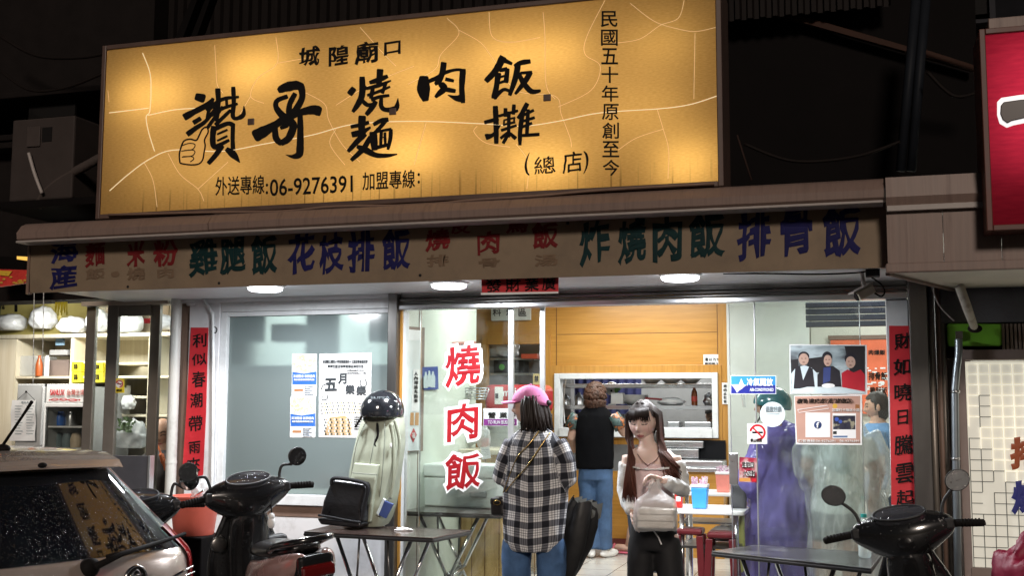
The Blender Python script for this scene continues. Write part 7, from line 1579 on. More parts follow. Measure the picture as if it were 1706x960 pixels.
b = MB(); shoe(b, an2l, ZP, (0, -1), .9); shoe(b, an2r, ZP, (.05, -1), .9); b.build('shoes', M['white_plastic'], P2, smooth=True)
b = MB(); hair_cap(b, hc2, hd2, s2, .070, -.03, 1.08)
def strand(p, r=.0046): b.tube(p, [r, r * 1.1, r, r * .95, r * .8, r * .3], 5)
for i in range(460):
    sx = -1 if random.random() < .5 else 1; u = random.random(); v = random.random()
    y0 = .035 - .11 * u
    top = Vector((sx * (.006 + .01 * v), y0, .118 - .25 * (y0 - .0) ** 2 * 8)); side = Vector((sx * (.082 + .012 * v), .012 - .085 * u, .02 + .02 * v)); jaw = Vector((sx * (.082 + .018 * v), .028 - .10 * u, -.09))
    T = hd2 @ (top * s2) + hc2; Sd = hd2 @ (side * s2) + hc2; J = hd2 @ (jaw * s2) + hc2
    fr_ = u < .55
    if sx > 0:  # her right = picture left
        end = A3(1036 + 26 * random.random(), 812 + 26 * random.random(), Y2, -.10 + .05 * v) if fr_ else A3(1042 + 20 * v, 800 + 20 * random.random(), Y2, .1)
        mid_ = A3(1046 + 12 * v, 765, Y2, -.095 + .04 * v) if fr_ else A3(1052 + 10 * v, 765, Y2, .085)
    else:
        end = A3(1112 + 24 * random.random(), 775 + 40 * random.random(), Y2, -.10 + .04 * v) if fr_ else A3(1106 + 18 * v, 800 + 20 * random.random(), Y2, .1)
        mid_ = A3(1097 + 14 * v, 752, Y2, -.085 + .04 * v) if fr_ else A3(1094 + 10 * v, 760, Y2, .085)
    strand([T, Sd, J, mid_, mid_.lerp(end, .55) + Vector((random.uniform(-.008, .008), 0, 0)), end])
for i in range(26):  # wispy fringe
    t = -1 + 2 * i / 25; q0 = hd2 @ (Vector((t * .05, .075 - .02 * t * t, .092)) * s2) + hc2; q1 = hd2 @ (Vector((t * .055, .099 - .03 * t * t, .062)) * s2) + hc2; q2 = hd2 @ (Vector((t * .060 + random.uniform(-.004, .004), .104 - .034 * t * t, .040 - random.random() * .012 - .02 * abs(t))) * s2) + hc2
    b.tube([q0, q1, q2], [.006, .005, .0015], 5)
o = b.build('hair', M['hair'], P2, smooth=True); paint(o, hcol((.105, .034, .022), .6, 90, (.022, .015, .013), A3(1071, 790, Y2).z, A3(1071, 690, Y2).z))
cb = thing('carrier_bag', 'translucent white carrier bag of stacked lunch boxes held by the young woman', 'bag', A3(1092, 850, Y2, -.2))
film = bpy.data.materials.new('bag_film'); film.use_nodes = True; t_ = film.node_tree; b_ = t_.nodes['Principled BSDF']; b_.inputs['Base Color'].default_value = (.97, .97, .97, 1); b_.inputs['Alpha'].default_value = .34; b_.inputs['Roughness'].default_value = .3
n_ = t_.nodes.new('ShaderNodeTexNoise'); n_.inputs['Scale'].default_value = 28; n_.inputs['Detail'].default_value = 5; tc_ = t_.nodes.new('ShaderNodeTexCoord'); t_.links.new(tc_.outputs['Object'], n_.inputs[0]); bp2 = t_.nodes.new('ShaderNodeBump'); bp2.inputs['Strength'].default_value = .8; bp2.inputs['Distance'].default_value = .012; t_.links.new(n_.outputs[0], bp2.inputs['Height']); t_.links.new(bp2.outputs[0], b_.inputs['Normal'])
YB2 = Y2 - .20; secs = []
for xl, xr, y, d, q in ((1060, 1126, 885, .06, .4), (1056, 1128, 880, .075, .4), (1057, 1128, 855, .08, .4), (1059, 1127, 838, .075, .45), (1066, 1120, 830, .055, .6), (1077, 1107, 822, .025, .8), (1082, 1100, 814, .014, 1), (1085, 1097, 804, .01, 1)):
    a, c = A3(xl, y, YB2), A3(xr, y, YB2); m_ = (a + c) / 2; rx = (c.x - a.x) / 2
    secs.append([(m_.x + rx * math.copysign(abs(math.cos(t)) ** q, math.cos(t)), m_.y + d * math.copysign(abs(math.sin(t)) ** q, math.sin(t)), m_.z) for t in [2 * math.pi * k / 40 for k in range(40)]])
q_ = MB().loft(secs, True, False); q_.rough(.011, 21); q_.build('film', film, cb, sub=1)
b = MB()
for xo in (-1, 1):
    c0 = A3(1090, 795, YB2, .02); b.tube(smooth_line([tuple(A3(1090 + 9 * xo, 814, YB2)), tuple(A3(1091 + 5 * xo, 802, YB2)), tuple(c0), ]), [.014, .012, .012, .012, .01, .01, .01, .01, .01, .01, .01, .01, .01, .01, .01, .01, .008], 8, flat=.5)
b.build('handle', film, cb, smooth=True)
for k, (y0, y1) in enumerate(((849, 858), (859, 869), (870, 881))):
    MB().box(*aabb(1062, y0, 1122, y1, YB2 - .06, .12)).build('lunch_box', mat('lunch_card', (.82, .77, .70), .6), cb, bevel=.006)

# ---------------------------------------------------------------- curly-haired woman in black vest at the hatch
Y3 = 3.05
P3 = thing('person', 'curly-haired woman in a black top with patterned sleeves, jeans and white shoes at the hatch', 'person', (at(992, 780, Y3).x, Y3, ZF))
hd3 = frame((.1, 1, -.1)); hc3 = A3(992, 658, Y3, .02)
a3l, a3r = A3(985, 905, Y3, -.05), A3(1008, 908, Y3, .02); a3l.z = a3r.z = ZF + .08
b = MB(); b.rings([SEC(964, 1021, 800, Y3, .11), SEC(968, 1017, 760, Y3, .095), SEC(963, 1020, 710, Y3, .1), SEC(964, 1019, 690, Y3, .08), SEC(980, 1004, 680, Y3, .05), SEC(985, 1000, 665, Y3, .048)])
r3L = [A3(962, 692, Y3), A3(952, 730, Y3, 0), A3(958, 752, Y3, .2)]; r3R = [A3(1021, 692, Y3), A3(1040, 722, Y3, .05), A3(1046, 718, Y3, .3)]
b.tube(r3L, [.05, .042, .03], 12); b.tube(r3R, [.05, .042, .03], 12)
legs(b, A3(980, 800, Y3), A3(980, 855, Y3, -.02), a3l, A3(1005, 800, Y3), A3(1006, 855, Y3), a3r)
b = remesh(b, .014, 3); hand(b, r3L[2], (.1, 1, 0), (0, 0, -1)); hand(b, r3R[2], (.1, 1, 0), (0, 0, -1), 1, .5, -1); head_mesh(b, hc3, hd3, 1, 64, 44)
o = b.build('body', M['skin'], P3, smooth=True); paint(o, face_paint(hc3, hd3, 1))
b = MB(); b.rings([SEC(959, 1022, 782, Y3, .13), SEC(959, 1022, 750, Y3, .125), SEC(959, 1023, 715, Y3, .12), SEC(961, 1021, 692, Y3, .1), SEC(974, 1010, 679, Y3, .065)])
remesh(b, .014, 3, (.006, 9, .5, 4)).build('vest', mat('vest_black', (.004, .004, .005), .95, var=.2, spec=.1), P3, smooth=True)
b = MB(); b.tube([r3L[0], A3(956, 702, Y3), A3(953, 714, Y3)], [.06, .065, .068], 14).tube([r3R[0], A3(1030, 704, Y3, .01), A3(1036, 714, Y3, .02)], [.06, .065, .068], 14)
b.build('patterned_sleeves', color_noise('sleeve_pattern', [(.36, (.02, .05, .05)), (.46, (.10, .16, .15)), (.54, (.03, .035, .04)), (.6, (.55, .17, .04)), (.68, (.06, .09, .1))], 16), P3, smooth=True)
b = MB(); b.rings([SEC(964, 1021, 800, Y3, .115), SEC(965, 1020, 775, Y3, .11)]); legs(b, A3(978, 800, Y3), A3(979, 855, Y3, -.02), a3l, A3(1006, 800, Y3), A3(1007, 855, Y3), a3r, (.082, .064, .072))
remesh(b, .012, 3, (.007, 9, .6, 6)).build('jeans', mat('denim_mid', (.05, .10, .20), .8, var=.3, scale=8), P3, smooth=True)
b = MB(); shoe(b, a3l, ZF, (-.3, 1)); shoe(b, a3r, ZF, (.5, 1)); b.build('shoes', M['white_plastic'], P3, smooth=True)
b = MB()
for i in range(420):
    d = Vector((random.gauss(0, 1), random.gauss(0, 1) - .35, random.gauss(.15, 1))).normalized()
    if d.y > .35 and d.z < .4: continue
    c = hc3 + hd3 @ Vector((d.x * .088, d.y * .10, d.z * .118 - .012)); b.ell(c + Vector((0, 0, -.03 * (d.z < -.2))), (.017 + .01 * random.random(), .017, .02), Matrix.Rotation(random.random() * 3, 3, 'Y'), 7, 5)
o = b.build('hair', M['hair'], P3, smooth=True); paint(o, hcol((.07, .034, .022), .9, 70))

# ---------------------------------------------------------------- raincoat pair behind the right glass
def coat_mat(name, c, alpha, tr=.4):
    m = bpy.data.materials.new(name); m.use_nodes = True; t = m.node_tree; b = t.nodes['Principled BSDF']; o = t.nodes['Material Output']
    b.inputs['Base Color'].default_value = (*c, 1); b.inputs['Roughness'].default_value = .14; b.inputs['Alpha'].default_value = alpha; b.inputs['Coat Weight'].default_value = .3
    tc = t.nodes.new('ShaderNodeTexCoord'); mp = t.nodes.new('ShaderNodeMapping'); mp.inputs['Scale'].default_value = (1, 1, .3); t.links.new(tc.outputs['Object'], mp.inputs[0])
    n = t.nodes.new('ShaderNodeTexNoise'); n.inputs['Scale'].default_value = 10; n.inputs['Detail'].default_value = 2; n.inputs['Distortion'].default_value = .15; t.links.new(mp.outputs[0], n.inputs[0])
    sb = t.nodes.new('ShaderNodeMath'); sb.operation = 'SUBTRACT'; sb.inputs[1].default_value = .5; t.links.new(n.outputs[0], sb.inputs[0]); ab = t.nodes.new('ShaderNodeMath'); ab.operation = 'ABSOLUTE'; t.links.new(sb.outputs[0], ab.inputs[0]); ar = t.nodes.new('ShaderNodeMapRange'); ar.inputs[1].default_value = 0; ar.inputs[2].default_value = .12; ar.inputs[3].default_value = min(1, alpha + .25); ar.inputs[4].default_value = max(.04, alpha - .1); t.links.new(ab.outputs[0], ar.inputs[0]); t.links.new(ar.outputs[0], b.inputs['Alpha'])
    bp = t.nodes.new('ShaderNodeBump'); bp.inputs['Strength'].default_value = .75; bp.inputs['Distance'].default_value = .03; t.links.new(n.outputs[0], bp.inputs['Height']); t.links.new(bp.outputs[0], b.inputs['Normal'])
    tl = t.nodes.new('ShaderNodeBsdfTranslucent'); tl.inputs[0].default_value = (*c, 1); mx = t.nodes.new('ShaderNodeMixShader'); mx.inputs[0].default_value = tr * alpha; t.links.new(b.outputs[0], mx.inputs[1]); t.links.new(tl.outputs[0], mx.inputs[2]); t.links.new(mx.outputs[0], o.inputs[0]); MATS[name] = m; return m
Y4 = .75
P4 = thing('person', 'person in a long purple plastic raincoat and teal helmet behind the right door glass', 'person', (at(1295, 800, Y4).x, Y4, ZF))
hd4 = frame((-1, .0, -.08)); hc4 = A3(1284, 676, Y4)
a4l, a4r = A3(1275, 900, Y4), A3(1318, 900, Y4, .1); a4l.z = a4r.z = ZF + .08
b = MB(); b.rings([SEC(1262, 1335, 850, Y4, .14), SEC(1262, 1330, 790, Y4, .12), SEC(1258, 1330, 745, Y4, .12), SEC(1266, 1322, 725, Y4, .1), SEC(1278, 1305, 712, Y4, .055), SEC(1277, 1300, 690, Y4, .05)])
r4 = [A3(1280, 735, Y4, -.1), A3(1262, 800, Y4, -.12), A3(1238, 828, Y4, -.1)]; r4b = [A3(1300, 735, Y4, .12), A3(1275, 800, Y4, .15), A3(1246, 835, Y4, .05)]
b.tube(r4, [.05, .045, .03], 12).tube(r4b, [.05, .045, .03], 12); legs(b, A3(1278, 855, Y4), A3(1276, 910, Y4), a4l, A3(1320, 855, Y4), A3(1320, 910, Y4), a4r)
b = remesh(b, .014, 3); hand(b, r4[2], (-.5, .1, -.9), (0, 1, 0)); hand(b, r4b[2], (-.5, .1, -.9), (0, 1, 0)); head_mesh(b, hc4, hd4, 1, 80, 56)
o = b.build('body', M['skin'], P4, smooth=True); paint(o, face_paint(hc4, hd4, 1, (.5, .31, .23), closed=False))
b = MB(); b.rings([SEC(1258, 1338, 860, Y4, .15), SEC(1258, 1334, 790, Y4, .135), SEC(1254, 1334, 745, Y4, .13), SEC(1264, 1325, 723, Y4, .11)]); legs(b, A3(1278, 855, Y4), A3(1276, 910, Y4), a4l, A3(1320, 855, Y4), A3(1320, 910, Y4), a4r, (.1, .08, .07)); remesh(b, .016, 3).build('dark_clothes', mat('navy_clothes', (.03, .028, .075), .8), P4, smooth=True)
b = MB(); b.rings([SEC(1222, 1362, 1040, Y4, .24), SEC(1232, 1356, 960, Y4, .22), SEC(1238, 1350, 900, Y4, .2), SEC(1246, 1348, 850, Y4, .18), SEC(1246, 1345, 800, Y4, .165), SEC(1246, 1341, 755, Y4, .155), SEC(1256, 1332, 728, Y4, .13), SEC(1268, 1318, 712, Y4, .09)])
b.tube([A3(1276, 738, Y4, -.1), A3(1258, 775, Y4, -.14), A3(1250, 802, Y4, -.13), A3(1240, 824, Y4, -.1)], [.075, .085, .08, .065], 14).tube([r4b[0], A3(1275, 800, Y4, .15), r4b[2]], [.08, .08, .06], 14).ell(A3(1318, 722, Y4, .03), (.09, .1, .07))
remesh(b, .014, 1, (.026, 8, .4, 5)).build('raincoat', coat_mat('coat_purple', (.30, .25, .70), .8, .5), P4, smooth=True)
hm2 = helmet('helmet', None, hc4 + Vector((.012, 0, .012)), .118, mat('helmet_teal', (.02, .16, .19), .2, coat=.7, var=0), rz=R_(90), tilt=R_(4), parent=P4); 

MB().tube(smooth_line([tuple(A3(x, y, Y4, -.11)) for x, y in ((1268, 676), (1266, 696), (1258, 706))]), .006, 6).build('chin_strap', M['ink'], hm2)
b = MB().loft([[hc4 + hd4 @ Vector((x, .165 + .02 * math.cos(x * 16), z)) for x in [-.08 + .02 * k for k in range(9)]] for z in (.0, .045, .09)], False, False); b.build('visor', M['clear_film'], hm2, smooth=True)
yb = thing('yellow_bag', 'pale yellow-green bag hanging in front of the purple raincoat', 'bag', A3(1232, 890, Y4, -.15))
q_ = MB().loft([[A3(x, y, Y4, -.16 + d) for x, d in ((xl, 0), ((xl + xr) / 2, -.04), (xr, 0), ((xl + xr) / 2, .05))] for xl, xr, y in ((1222, 1250, 960), (1224, 1244, 900), (1229, 1243, 855), (1234, 1242, 835))]); q_.build('body', mat('lime_bag', (.6, .68, .2), .5, var=.1, bump=.4, bscale=30), yb, sub=2)
db = thing('dark_handbag', 'dark grey bag on the arm of the purple raincoat', 'bag', A3(1232, 825, Y4, -.2)); b = MB().box(*aabb(1217, 806, 1243, 850, Y4 - .2, .06)); b.build('body', mat('bag_charcoal', (.05, .05, .055), .5), db, bevel=.02, seg=3); MB().tube(smooth_line([tuple(A3(x, y, Y4, -.17)) for x, y in ((1222, 808), (1232, 795), (1240, 808))]), .006, 6).build('handle', M['ink'], db)
Y5 = .62
P5 = thing('person', 'person in a clear white raincoat over grey shorts behind the pink notice', 'person', (at(1400, 800, Y5).x, Y5, ZF))
hd5 = frame((.2, 1, 0)); hc5 = A3(1392, 664, Y5)
a5l, a5r = A3(1374, 900, Y5), A3(1420, 900, Y5); a5l.z = a5r.z = ZF + .08
b = MB(); b.rings([SEC(1352, 1440, 880, Y5, .15), SEC(1354, 1440, 850, Y5, .15), SEC(1360, 1435, 800, Y5, .13), SEC(1356, 1438, 745, Y5, .13), SEC(1358, 1436, 722, Y5, .11), SEC(1378, 1410, 704, Y5, .06), SEC(1380, 1405, 685, Y5, .055)])
r5 = [A3(1358, 735, Y5), A3(1345, 775, Y5, -.02), A3(1360, 815, Y5, .1)]; r5b = [A3(1438, 735, Y5), A3(1462, 790, Y5, .02), A3(1455, 830, Y5, .15)]
b.tube(r5, [.055, .05, .033], 12).tube(r5b, [.055, .05, .033], 12); legs(b, A3(1374, 885, Y5), A3(1374, 940, Y5), a5l, A3(1419, 885, Y5), A3(1420, 940, Y5), a5r, (.092, .07, .05))
b = remesh(b, .014, 3); hand(b, r5[2], (.4, .6, -.5), (0, 1, 0)); hand(b, r5b[2], (0, .5, -.8), (0, 1, 0), 1, .5, -1); head_mesh(b, hc5, hd5, 1, 64, 44); hair_cap(b, hc5, hd5, 1)
o = b.build('body', M['skin'], P5, smooth=True); inv5 = hd5.transposed(); paint(o, lambda p: (.02, .016, .014) if (p - hc5).length > .0 and p.z > hc5.z - .06 and (inv5 @ (p - hc5)).y < .06 else (.60, .38, .29))
b = MB(); b.rings([SEC(1351, 1442, 856, Y5, .155), SEC(1357, 1438, 800, Y5, .14), SEC(1352, 1441, 745, Y5, .14), SEC(1356, 1438, 720, Y5, .115), SEC(1374, 1414, 705, Y5, .07)]); b.tube([r5[0], r5[0].lerp(r5[1], .7)], [.065, .065], 12).tube([r5b[0], r5b[0].lerp(r5b[1], .6)], [.065, .065], 12); remesh(b, .014, 3, (.008, 8, 1.4, 1)).build('pale_top', mat('pale_teal_cloth', (.74, .82, .80), .85), P5, smooth=True)
b = MB(); b.rings([SEC(1350, 1441, 885, Y5, .16), SEC(1351, 1442, 852, Y5, .158)]).tube([A3(1375, 870, Y5), A3(1374, 899, Y5)], [.11, .105], 16).tube([A3(1418, 870, Y5), A3(1419, 899, Y5)], [.11, .105], 16); remesh(b, .014, 3, (.006, 9, .8, 2)).build('grey_shorts', mat('shorts_grey', (.2, .235, .25), .85), P5, smooth=True)
b = MB(); b.rings([SEC(1340, 1492, 1000, Y5, .26), SEC(1344, 1486, 940, Y5, .25), SEC(1346, 1484, 880, Y5, .23), SEC(1344, 1478, 820, Y5, .21), SEC(1342, 1468, 770, Y5, .18), SEC(1348, 1454, 735, Y5, .16), SEC(1362, 1436, 708, Y5, .12), SEC(1374, 1418, 690, Y5, .1)])
b.tube([A3(1362, 730, Y5), A3(1348, 758, Y5, -.05), A3(1346, 785, Y5, -.04), A3(1362, 818, Y5, .06)], [.09, .10, .09, .06], 14).tube([A3(1440, 728, Y5), A3(1464, 780, Y5), A3(1470, 825, Y5, .1)], [.1, .1, .08], 14)
remesh(b, .014, 1, (.026, 8, .4, 8)).build('raincoat', coat_mat('coat_clear', (.95, .98, .97), .28, .5), P5, smooth=True)

# ---------------------------------------------------------------- bystanders farther inside
def simple_person(label, Y, hcx, hcy, dirv, z0, shirt, skin, hairc, hair=True, width=.19, lower=None, name='person'):
    hc = A3(hcx, hcy, Y); rt = frame(dirv); c = Vector((hc.x, Y, 0)); ht = hc.z - z0
    P = thing('person', label, 'person', (hc.x, Y, z0))
    def z(k): return z0 + ht * k
    def v(x, y, k): return Vector((hc.x, Y, z(k))) + Matrix.Rotation(math.atan2(-dirv[0], dirv[1]), 3, 'Z') @ Vector((x, y, 0))
    b = MB(); b.rings([(v(0, 0, .50), .16, .12), (v(0, 0, .6), .15, .11), (v(0, 0, .75), width * .9, .12), (v(0, 0, .86), width * .85, .1), (v(0, 0, .91), .06, .06), (v(0, .0, .97), .052, .052)])
    arms = [[v(s_ * width, 0, .86), v(s_ * (width + .05), -.02, .68), v(s_ * (width - .02), .2, .62)] for s_ in (-1, 1)]
    for a in arms: b.tube(a, [.05, .042, .03], 12)
    aL, aR = v(-.09, 0, .05), v(.09, 0, .05); legs(b, v(-.09, 0, .5), v(-.09, .02, .28), aL, v(.09, 0, .5), v(.09, .02, .28), aR)
    b = remesh(b, .016, 3)
    for i, a in enumerate(arms): hand(b, a[2], rt @ Vector((0, 1, -.1)), (0, 0, -1), 1, .5, -1 if i else 1)
    head_mesh(b, hc, rt, 1, 80, 56); o = b.build('body', M['skin'], P, smooth=True); paint(o, face_paint(hc, rt, 1, skin, closed=False))
    b = MB(); b.rings([(v(0, 0, .49), .18, .14), (v(0, 0, .6), .175, .13), (v(0, 0, .75), width, .135), (v(0, 0, .86), width * .95, .115), (v(0, 0, .905), .08, .075)])
    for a in arms: b.tube([a[0], a[0].lerp(a[1], .75)], [.066, .062], 12)
    remesh(b, .016, 3, (.006, 9, .6, 3)).build('shirt', shirt, P, smooth=True)
    b = MB(); legs(b, v(-.09, 0, .5), v(-.09, .02, .28), aL, v(.09, 0, .5), v(.09, .02, .28), aR, (.1, .08, .07)); b.rings([(v(0, 0, .47), .17, .13), (v(0, 0, .53), .17, .13)]); remesh(b, .018, 3).build('trousers', lower or M['denim_dark'], P, smooth=True)
    b = MB(); shoe(b, aL, z0, rt @ Vector((0, 1, 0))); shoe(b, aR, z0, rt @ Vector((0, 1, 0))); b.build('shoes', M['ink'], P, smooth=True)
    if hair: b = MB(); hair_cap(b, hc, rt, 1); o = b.build('hair', M['hair'], P, smooth=True); paint(o, hcol(hairc, .5))
    return P, hc, rt
simple_person('man in a blue shirt seen in profile between the raincoat and the red couplet', 2.3, 1462, 678, (-1, .05, -.1), ZF, mat('shirt_blue', (.13, .26, .45), .8), (.45, .28, .2), (.02, .016, .014))
P7, hc7, r7 = simple_person('bald old man with an orange scarf glimpsed between the door stile and the drain pipe', .5, 271, 722, (.25, -1, -.25), ZP, mat('dark_shirt', (.05, .045, .045), .8), (.42, .25, .17), (.05, .05, .05), hair=False)
MB().tube(smooth_line([tuple(A3(x, y, .5, -.15)) for x, y in ((262, 742), (268, 756), (273, 772), (277, 784))]), [.012] * 9 + [.03] * 8 + [.022] * 8, 8, flat=.4).build('orange_scarf', mat('scarf_orange', (.75, .18, .05), .6), P7, smooth=True)
P8, hc8, r8 = simple_person('kitchen worker in a dark apron half hidden at the right end of the hatch', 4.62, 1190, 694, (-.6, -.7, -.4), ZF, mat('apron_dark', (.04, .032, .032), .8), (.5, .33, .25), (.02, .016, .014), width=.2)
P9, hc9, r9 = simple_person('child almost hidden behind the young woman, one foot in a pink sandal showing', 1.9, 1082, 740, (.1, 1, -.2), ZF, mat('shirt_rose', (.5, .3, .32), .8), (.5, .33, .25), (.02, .016, .014), width=.13)
fo_ = atz(1034, 914, ZF + .05); Rf = Matrix.Rotation(R_(70), 3, 'Z')
sdl = MB(); sdl.ell(Vector((fo_.x, fo_.y, ZF + .055)), (.04, .11, .032), Rf, 16, 10).tube([Vector((fo_.x + .08, fo_.y - .02, ZF + .07)), Vector((fo_.x + .1, fo_.y - .0, ZF + .2)), Vector((fo_.x + .17, fo_.y + .02, ZF + .42))], [.034, .04, .055], 12)
o = sdl.build('bare_foot', M['skin'], P9, smooth=True); paint(o, lambda p: (.6, .38, .3)); MB().ell(Vector((fo_.x - .01, fo_.y, ZF + .014)), (.047, .125, .013), Rf, 18, 8).tube([Vector((fo_.x - .07, fo_.y - .06, ZF + .02)), Vector((fo_.x - .055, fo_.y - .01, ZF + .09)), Vector((fo_.x - .03, fo_.y + .05, ZF + .02))], .01, 8, flat=.5).build('pink_sandal', mat('sandal_pink', (.65, .14, .2), .5), P9, smooth=True)
# ================================================================== scooters
def rim_ring(mb, c, R, r, n=32, m=12):
    c = Vector(c); base = len(mb.v); fs = []
    for i in range(n):
        a = 2 * math.pi * i / n
        for j in range(m):
            t = 2 * math.pi * j / m; q = R + r * math.cos(t); mb.v.append(c + Vector((r * 1.15 * math.sin(t), q * math.cos(a), q * math.sin(a))))
    for i in range(n):
        for j in range(m): fs.append((base + i * m + j, base + ((i + 1) % n) * m + j, base + ((i + 1) % n) * m + (j + 1) % m, base + i * m + (j + 1) % m))
    mb.f += fs; mb.m += [0] * len(fs); return mb
def ov(c, rx, rz_, n=24, nrm=(0, -1, 0), th=.0):
    return [Vector(c) + Vector((rx * math.cos(2 * math.pi * k / n), 0, rz_ * math.sin(2 * math.pi * k / n))) for k in range(n)]
sk_black = mat('scooter_black', (.012, .012, .013), .22, coat=.6, var=.15, bump=.05, bscale=30); sk_matt = mat('scooter_matt', (.018, .018, .02), .5, var=.2)
def wet_glass(name, c, rough=.06, sc=90):
    m = bpy.data.materials.new(name); m.use_nodes = True; t = m.node_tree; b = t.nodes['Principled BSDF']; b.inputs['Base Color'].default_value = (*c, 1); b.inputs['Roughness'].default_value = rough; b.inputs['Coat Weight'].default_value = .5; b.inputs['Coat Roughness'].default_value = .03
    tc = t.nodes.new('ShaderNodeTexCoord'); v = t.nodes.new('ShaderNodeTexVoronoi'); v.inputs['Scale'].default_value = sc; t.links.new(tc.outputs['Object'], v.inputs['Vector'])
    mr = t.nodes.new('ShaderNodeMapRange'); mr.inputs[1].default_value = .0; mr.inputs[2].default_value = .33; mr.inputs[3].default_value = 1; mr.inputs[4].default_value = 0; t.links.new(v.outputs['Distance'], mr.inputs[0])
    n = t.nodes.new('ShaderNodeTexNoise'); n.inputs['Scale'].default_value = sc * .35; t.links.new(tc.outputs['Object'], n.inputs[0]); gt = t.nodes.new('ShaderNodeMath'); gt.operation = 'GREATER_THAN'; gt.inputs[1].default_value = .52; t.links.new(n.outputs[0], gt.inputs[0])
    ml = t.nodes.new('ShaderNodeMath'); ml.operation = 'MULTIPLY'; t.links.new(mr.outputs[0], ml.inputs[0]); t.links.new(gt.outputs[0], ml.inputs[1])
    bp = t.nodes.new('ShaderNodeBump'); bp.inputs['Strength'].default_value = 1; bp.inputs['Distance'].default_value = .0011 if sc > 120 else .002; t.links.new(ml.outputs[0], bp.inputs['Height']); t.links.new(bp.outputs[0], b.inputs['Normal']); t.links.new(bp.outputs[0], b.inputs['Coat Normal']); MATS[name] = m; return m
mir = wet_glass('mirror_wet', (.55, .56, .57), .03, 160); mir.node_tree.nodes['Principled BSDF'].inputs['Metallic'].default_value = 1
inst = wet_glass('gauge_glass', (.03, .03, .035), .08, 140); wetblack = wet_glass('scooter_wet', (.012, .012, .013), .18, 60)
def scooter(label, pos, rz, lean, body_m, mir_h=(.29, 1.235, .06, .055), mdir=1, gold=False, script=None):
    t = thing('scooter', label, 'scooter', pos); t.rotation_euler = (0, lean, rz)
    B = lambda mb, name, m, par=None, **k: mb.build(name, m, par or t, local=True, **k)
    for y in (-.60, .62):
        w_ = B(rim_ring(MB(), (0, y, .215), .165, .05), 'wheel', M['ink'], smooth=True)
        B(MB().lathe([(.12, -.03), (.125, 0), (.12, .03), (.03, .035), (.03, -.035), (.12, -.03)], (0, y, .215), 24, Matrix.Rotation(R_(90), 3, 'Y')), 'rim', M['steel'], w_, smooth=True, angle=40)
    B(MB().loft([[(x * w1, y, z) for x, w1 in ((-1, w), (-.6, w * .8), (0, w * 0), (.6, w * .8), (1, w))] if False else [(-w, y, z - .03), (-w * .7, y, z + .02), (w * .7, y, z + .02), (w, y, z - .03)] for y, z, w in ((.40, .40, .06), (.52, .46, .075), (.64, .47, .075), (.78, .41, .06))], True), 'front_fender', wetblack, sub=2)
    B(MB().tube([(-.07, .62, .215), (-.07, .50, .5)], .022, 10).tube([(.07, .62, .215), (.07, .50, .5)], .022, 10), 'fork', M['dark_steel'], smooth=True)
    # leg shield, column and floor
    ls = [(1.0, .10, .33, .04), (.9, .13, .37, .06), (.78, .20, .41, .07), (.62, .235, .43, .08), (.46, .22, .43, .08), (.34, .19, .41, .07)]
    B(MB().loft([[(-w, y + .00, z), (-w * .75, y + d, z), (0, y + d * 1.7, z), (w * .75, y + d, z), (w, y, z), (w * .8, y - .035, z), (0, y - .05, z), (-w * .8, y - .035, z)] for z, w, y, d in ls]), 'leg_shield', wetblack, sub=2)
    B(MB().loft([[(-w, y - .06 - d, z), (0, y - .075 - d, z), (w, y - .06 - d, z), (w * 1.1, y - .0, z), (-w * 1.1, y - .0, z)] for z, w, y, d in ((.97, .10, .30, .05), (.86, .11, .33, .05), (.7, .12, .38, .03), (.5, .11, .40, .02), (.36, .1, .40, .0))]), 'inner_column', wetblack, sub=2)
    B(MB().lathe([(.0, .012), (.034, .012), (.042, .006), (.044, -.012)], (-.15, .355, .78), 24, Matrix.Rotation(R_(90), 3, 'X')), 'round_cover', M['dark_steel'], smooth=True, angle=40)
    B(MB().box((.10, .30, .60), (.22, .40, .78)), 'glove_box', sk_matt, bevel=.02, seg=3)
    B(MB().box((-.17, -.06, .27), (.17, .40, .325)), 'floor_board', sk_matt, bevel=.015)
    # handlebar cover with gauge
    hc = MB().loft([[(x, y0 - d * a, z0 + h * b_) for a, b_ in ((1, -.1), (.85, .55), (.3, 1), (-.4, .8), (-1, .1), (-.7, -.8), (0, -1), (.7, -.75))] for x, y0, z0, d, h in ((-.24, .25, 1.045, .03, .035), (-.18, .27, 1.04, .07, .075), (-.10, .285, 1.02, .12, .12), (0, .29, 1.01, .14, .145), (.10, .285, 1.02, .12, .12), (.18, .27, 1.04, .07, .075), (.24, .25, 1.045, .03, .035))])
    cov = B(hc, 'handlebar_cover', wetblack, sub=2)
    gz = Matrix.Rotation(R_(-58), 3, 'X')
    gauge = MB().loft([[Vector((0, .215, 1.105)) + gz @ Vector((a * k * math.cos(q), -h, b_ * k * math.sin(q) * (1 if math.sin(q) > 0 else .8))) for q in [2 * math.pi * i / 32 for i in range(32)]] for a, b_, k, h in ((.115, .058, 1.06, -.02), (.115, .058, 1.06, .016), (.115, .058, 1.0, .022), (.115, .058, .4, .026))], True)
    B(gauge, 'gauge', inst, cov, smooth=True, angle=35)
    B(MB().tube([Vector((0, .215, 1.105)) + gz @ Vector((.12 * math.cos(q), -.02, .061 * math.sin(q) * (1 if math.sin(q) > 0 else .8))) for q in [2 * math.pi * i / 32 for i in range(33)]], .006, 8), 'bezel', sk_matt, cov, smooth=True)
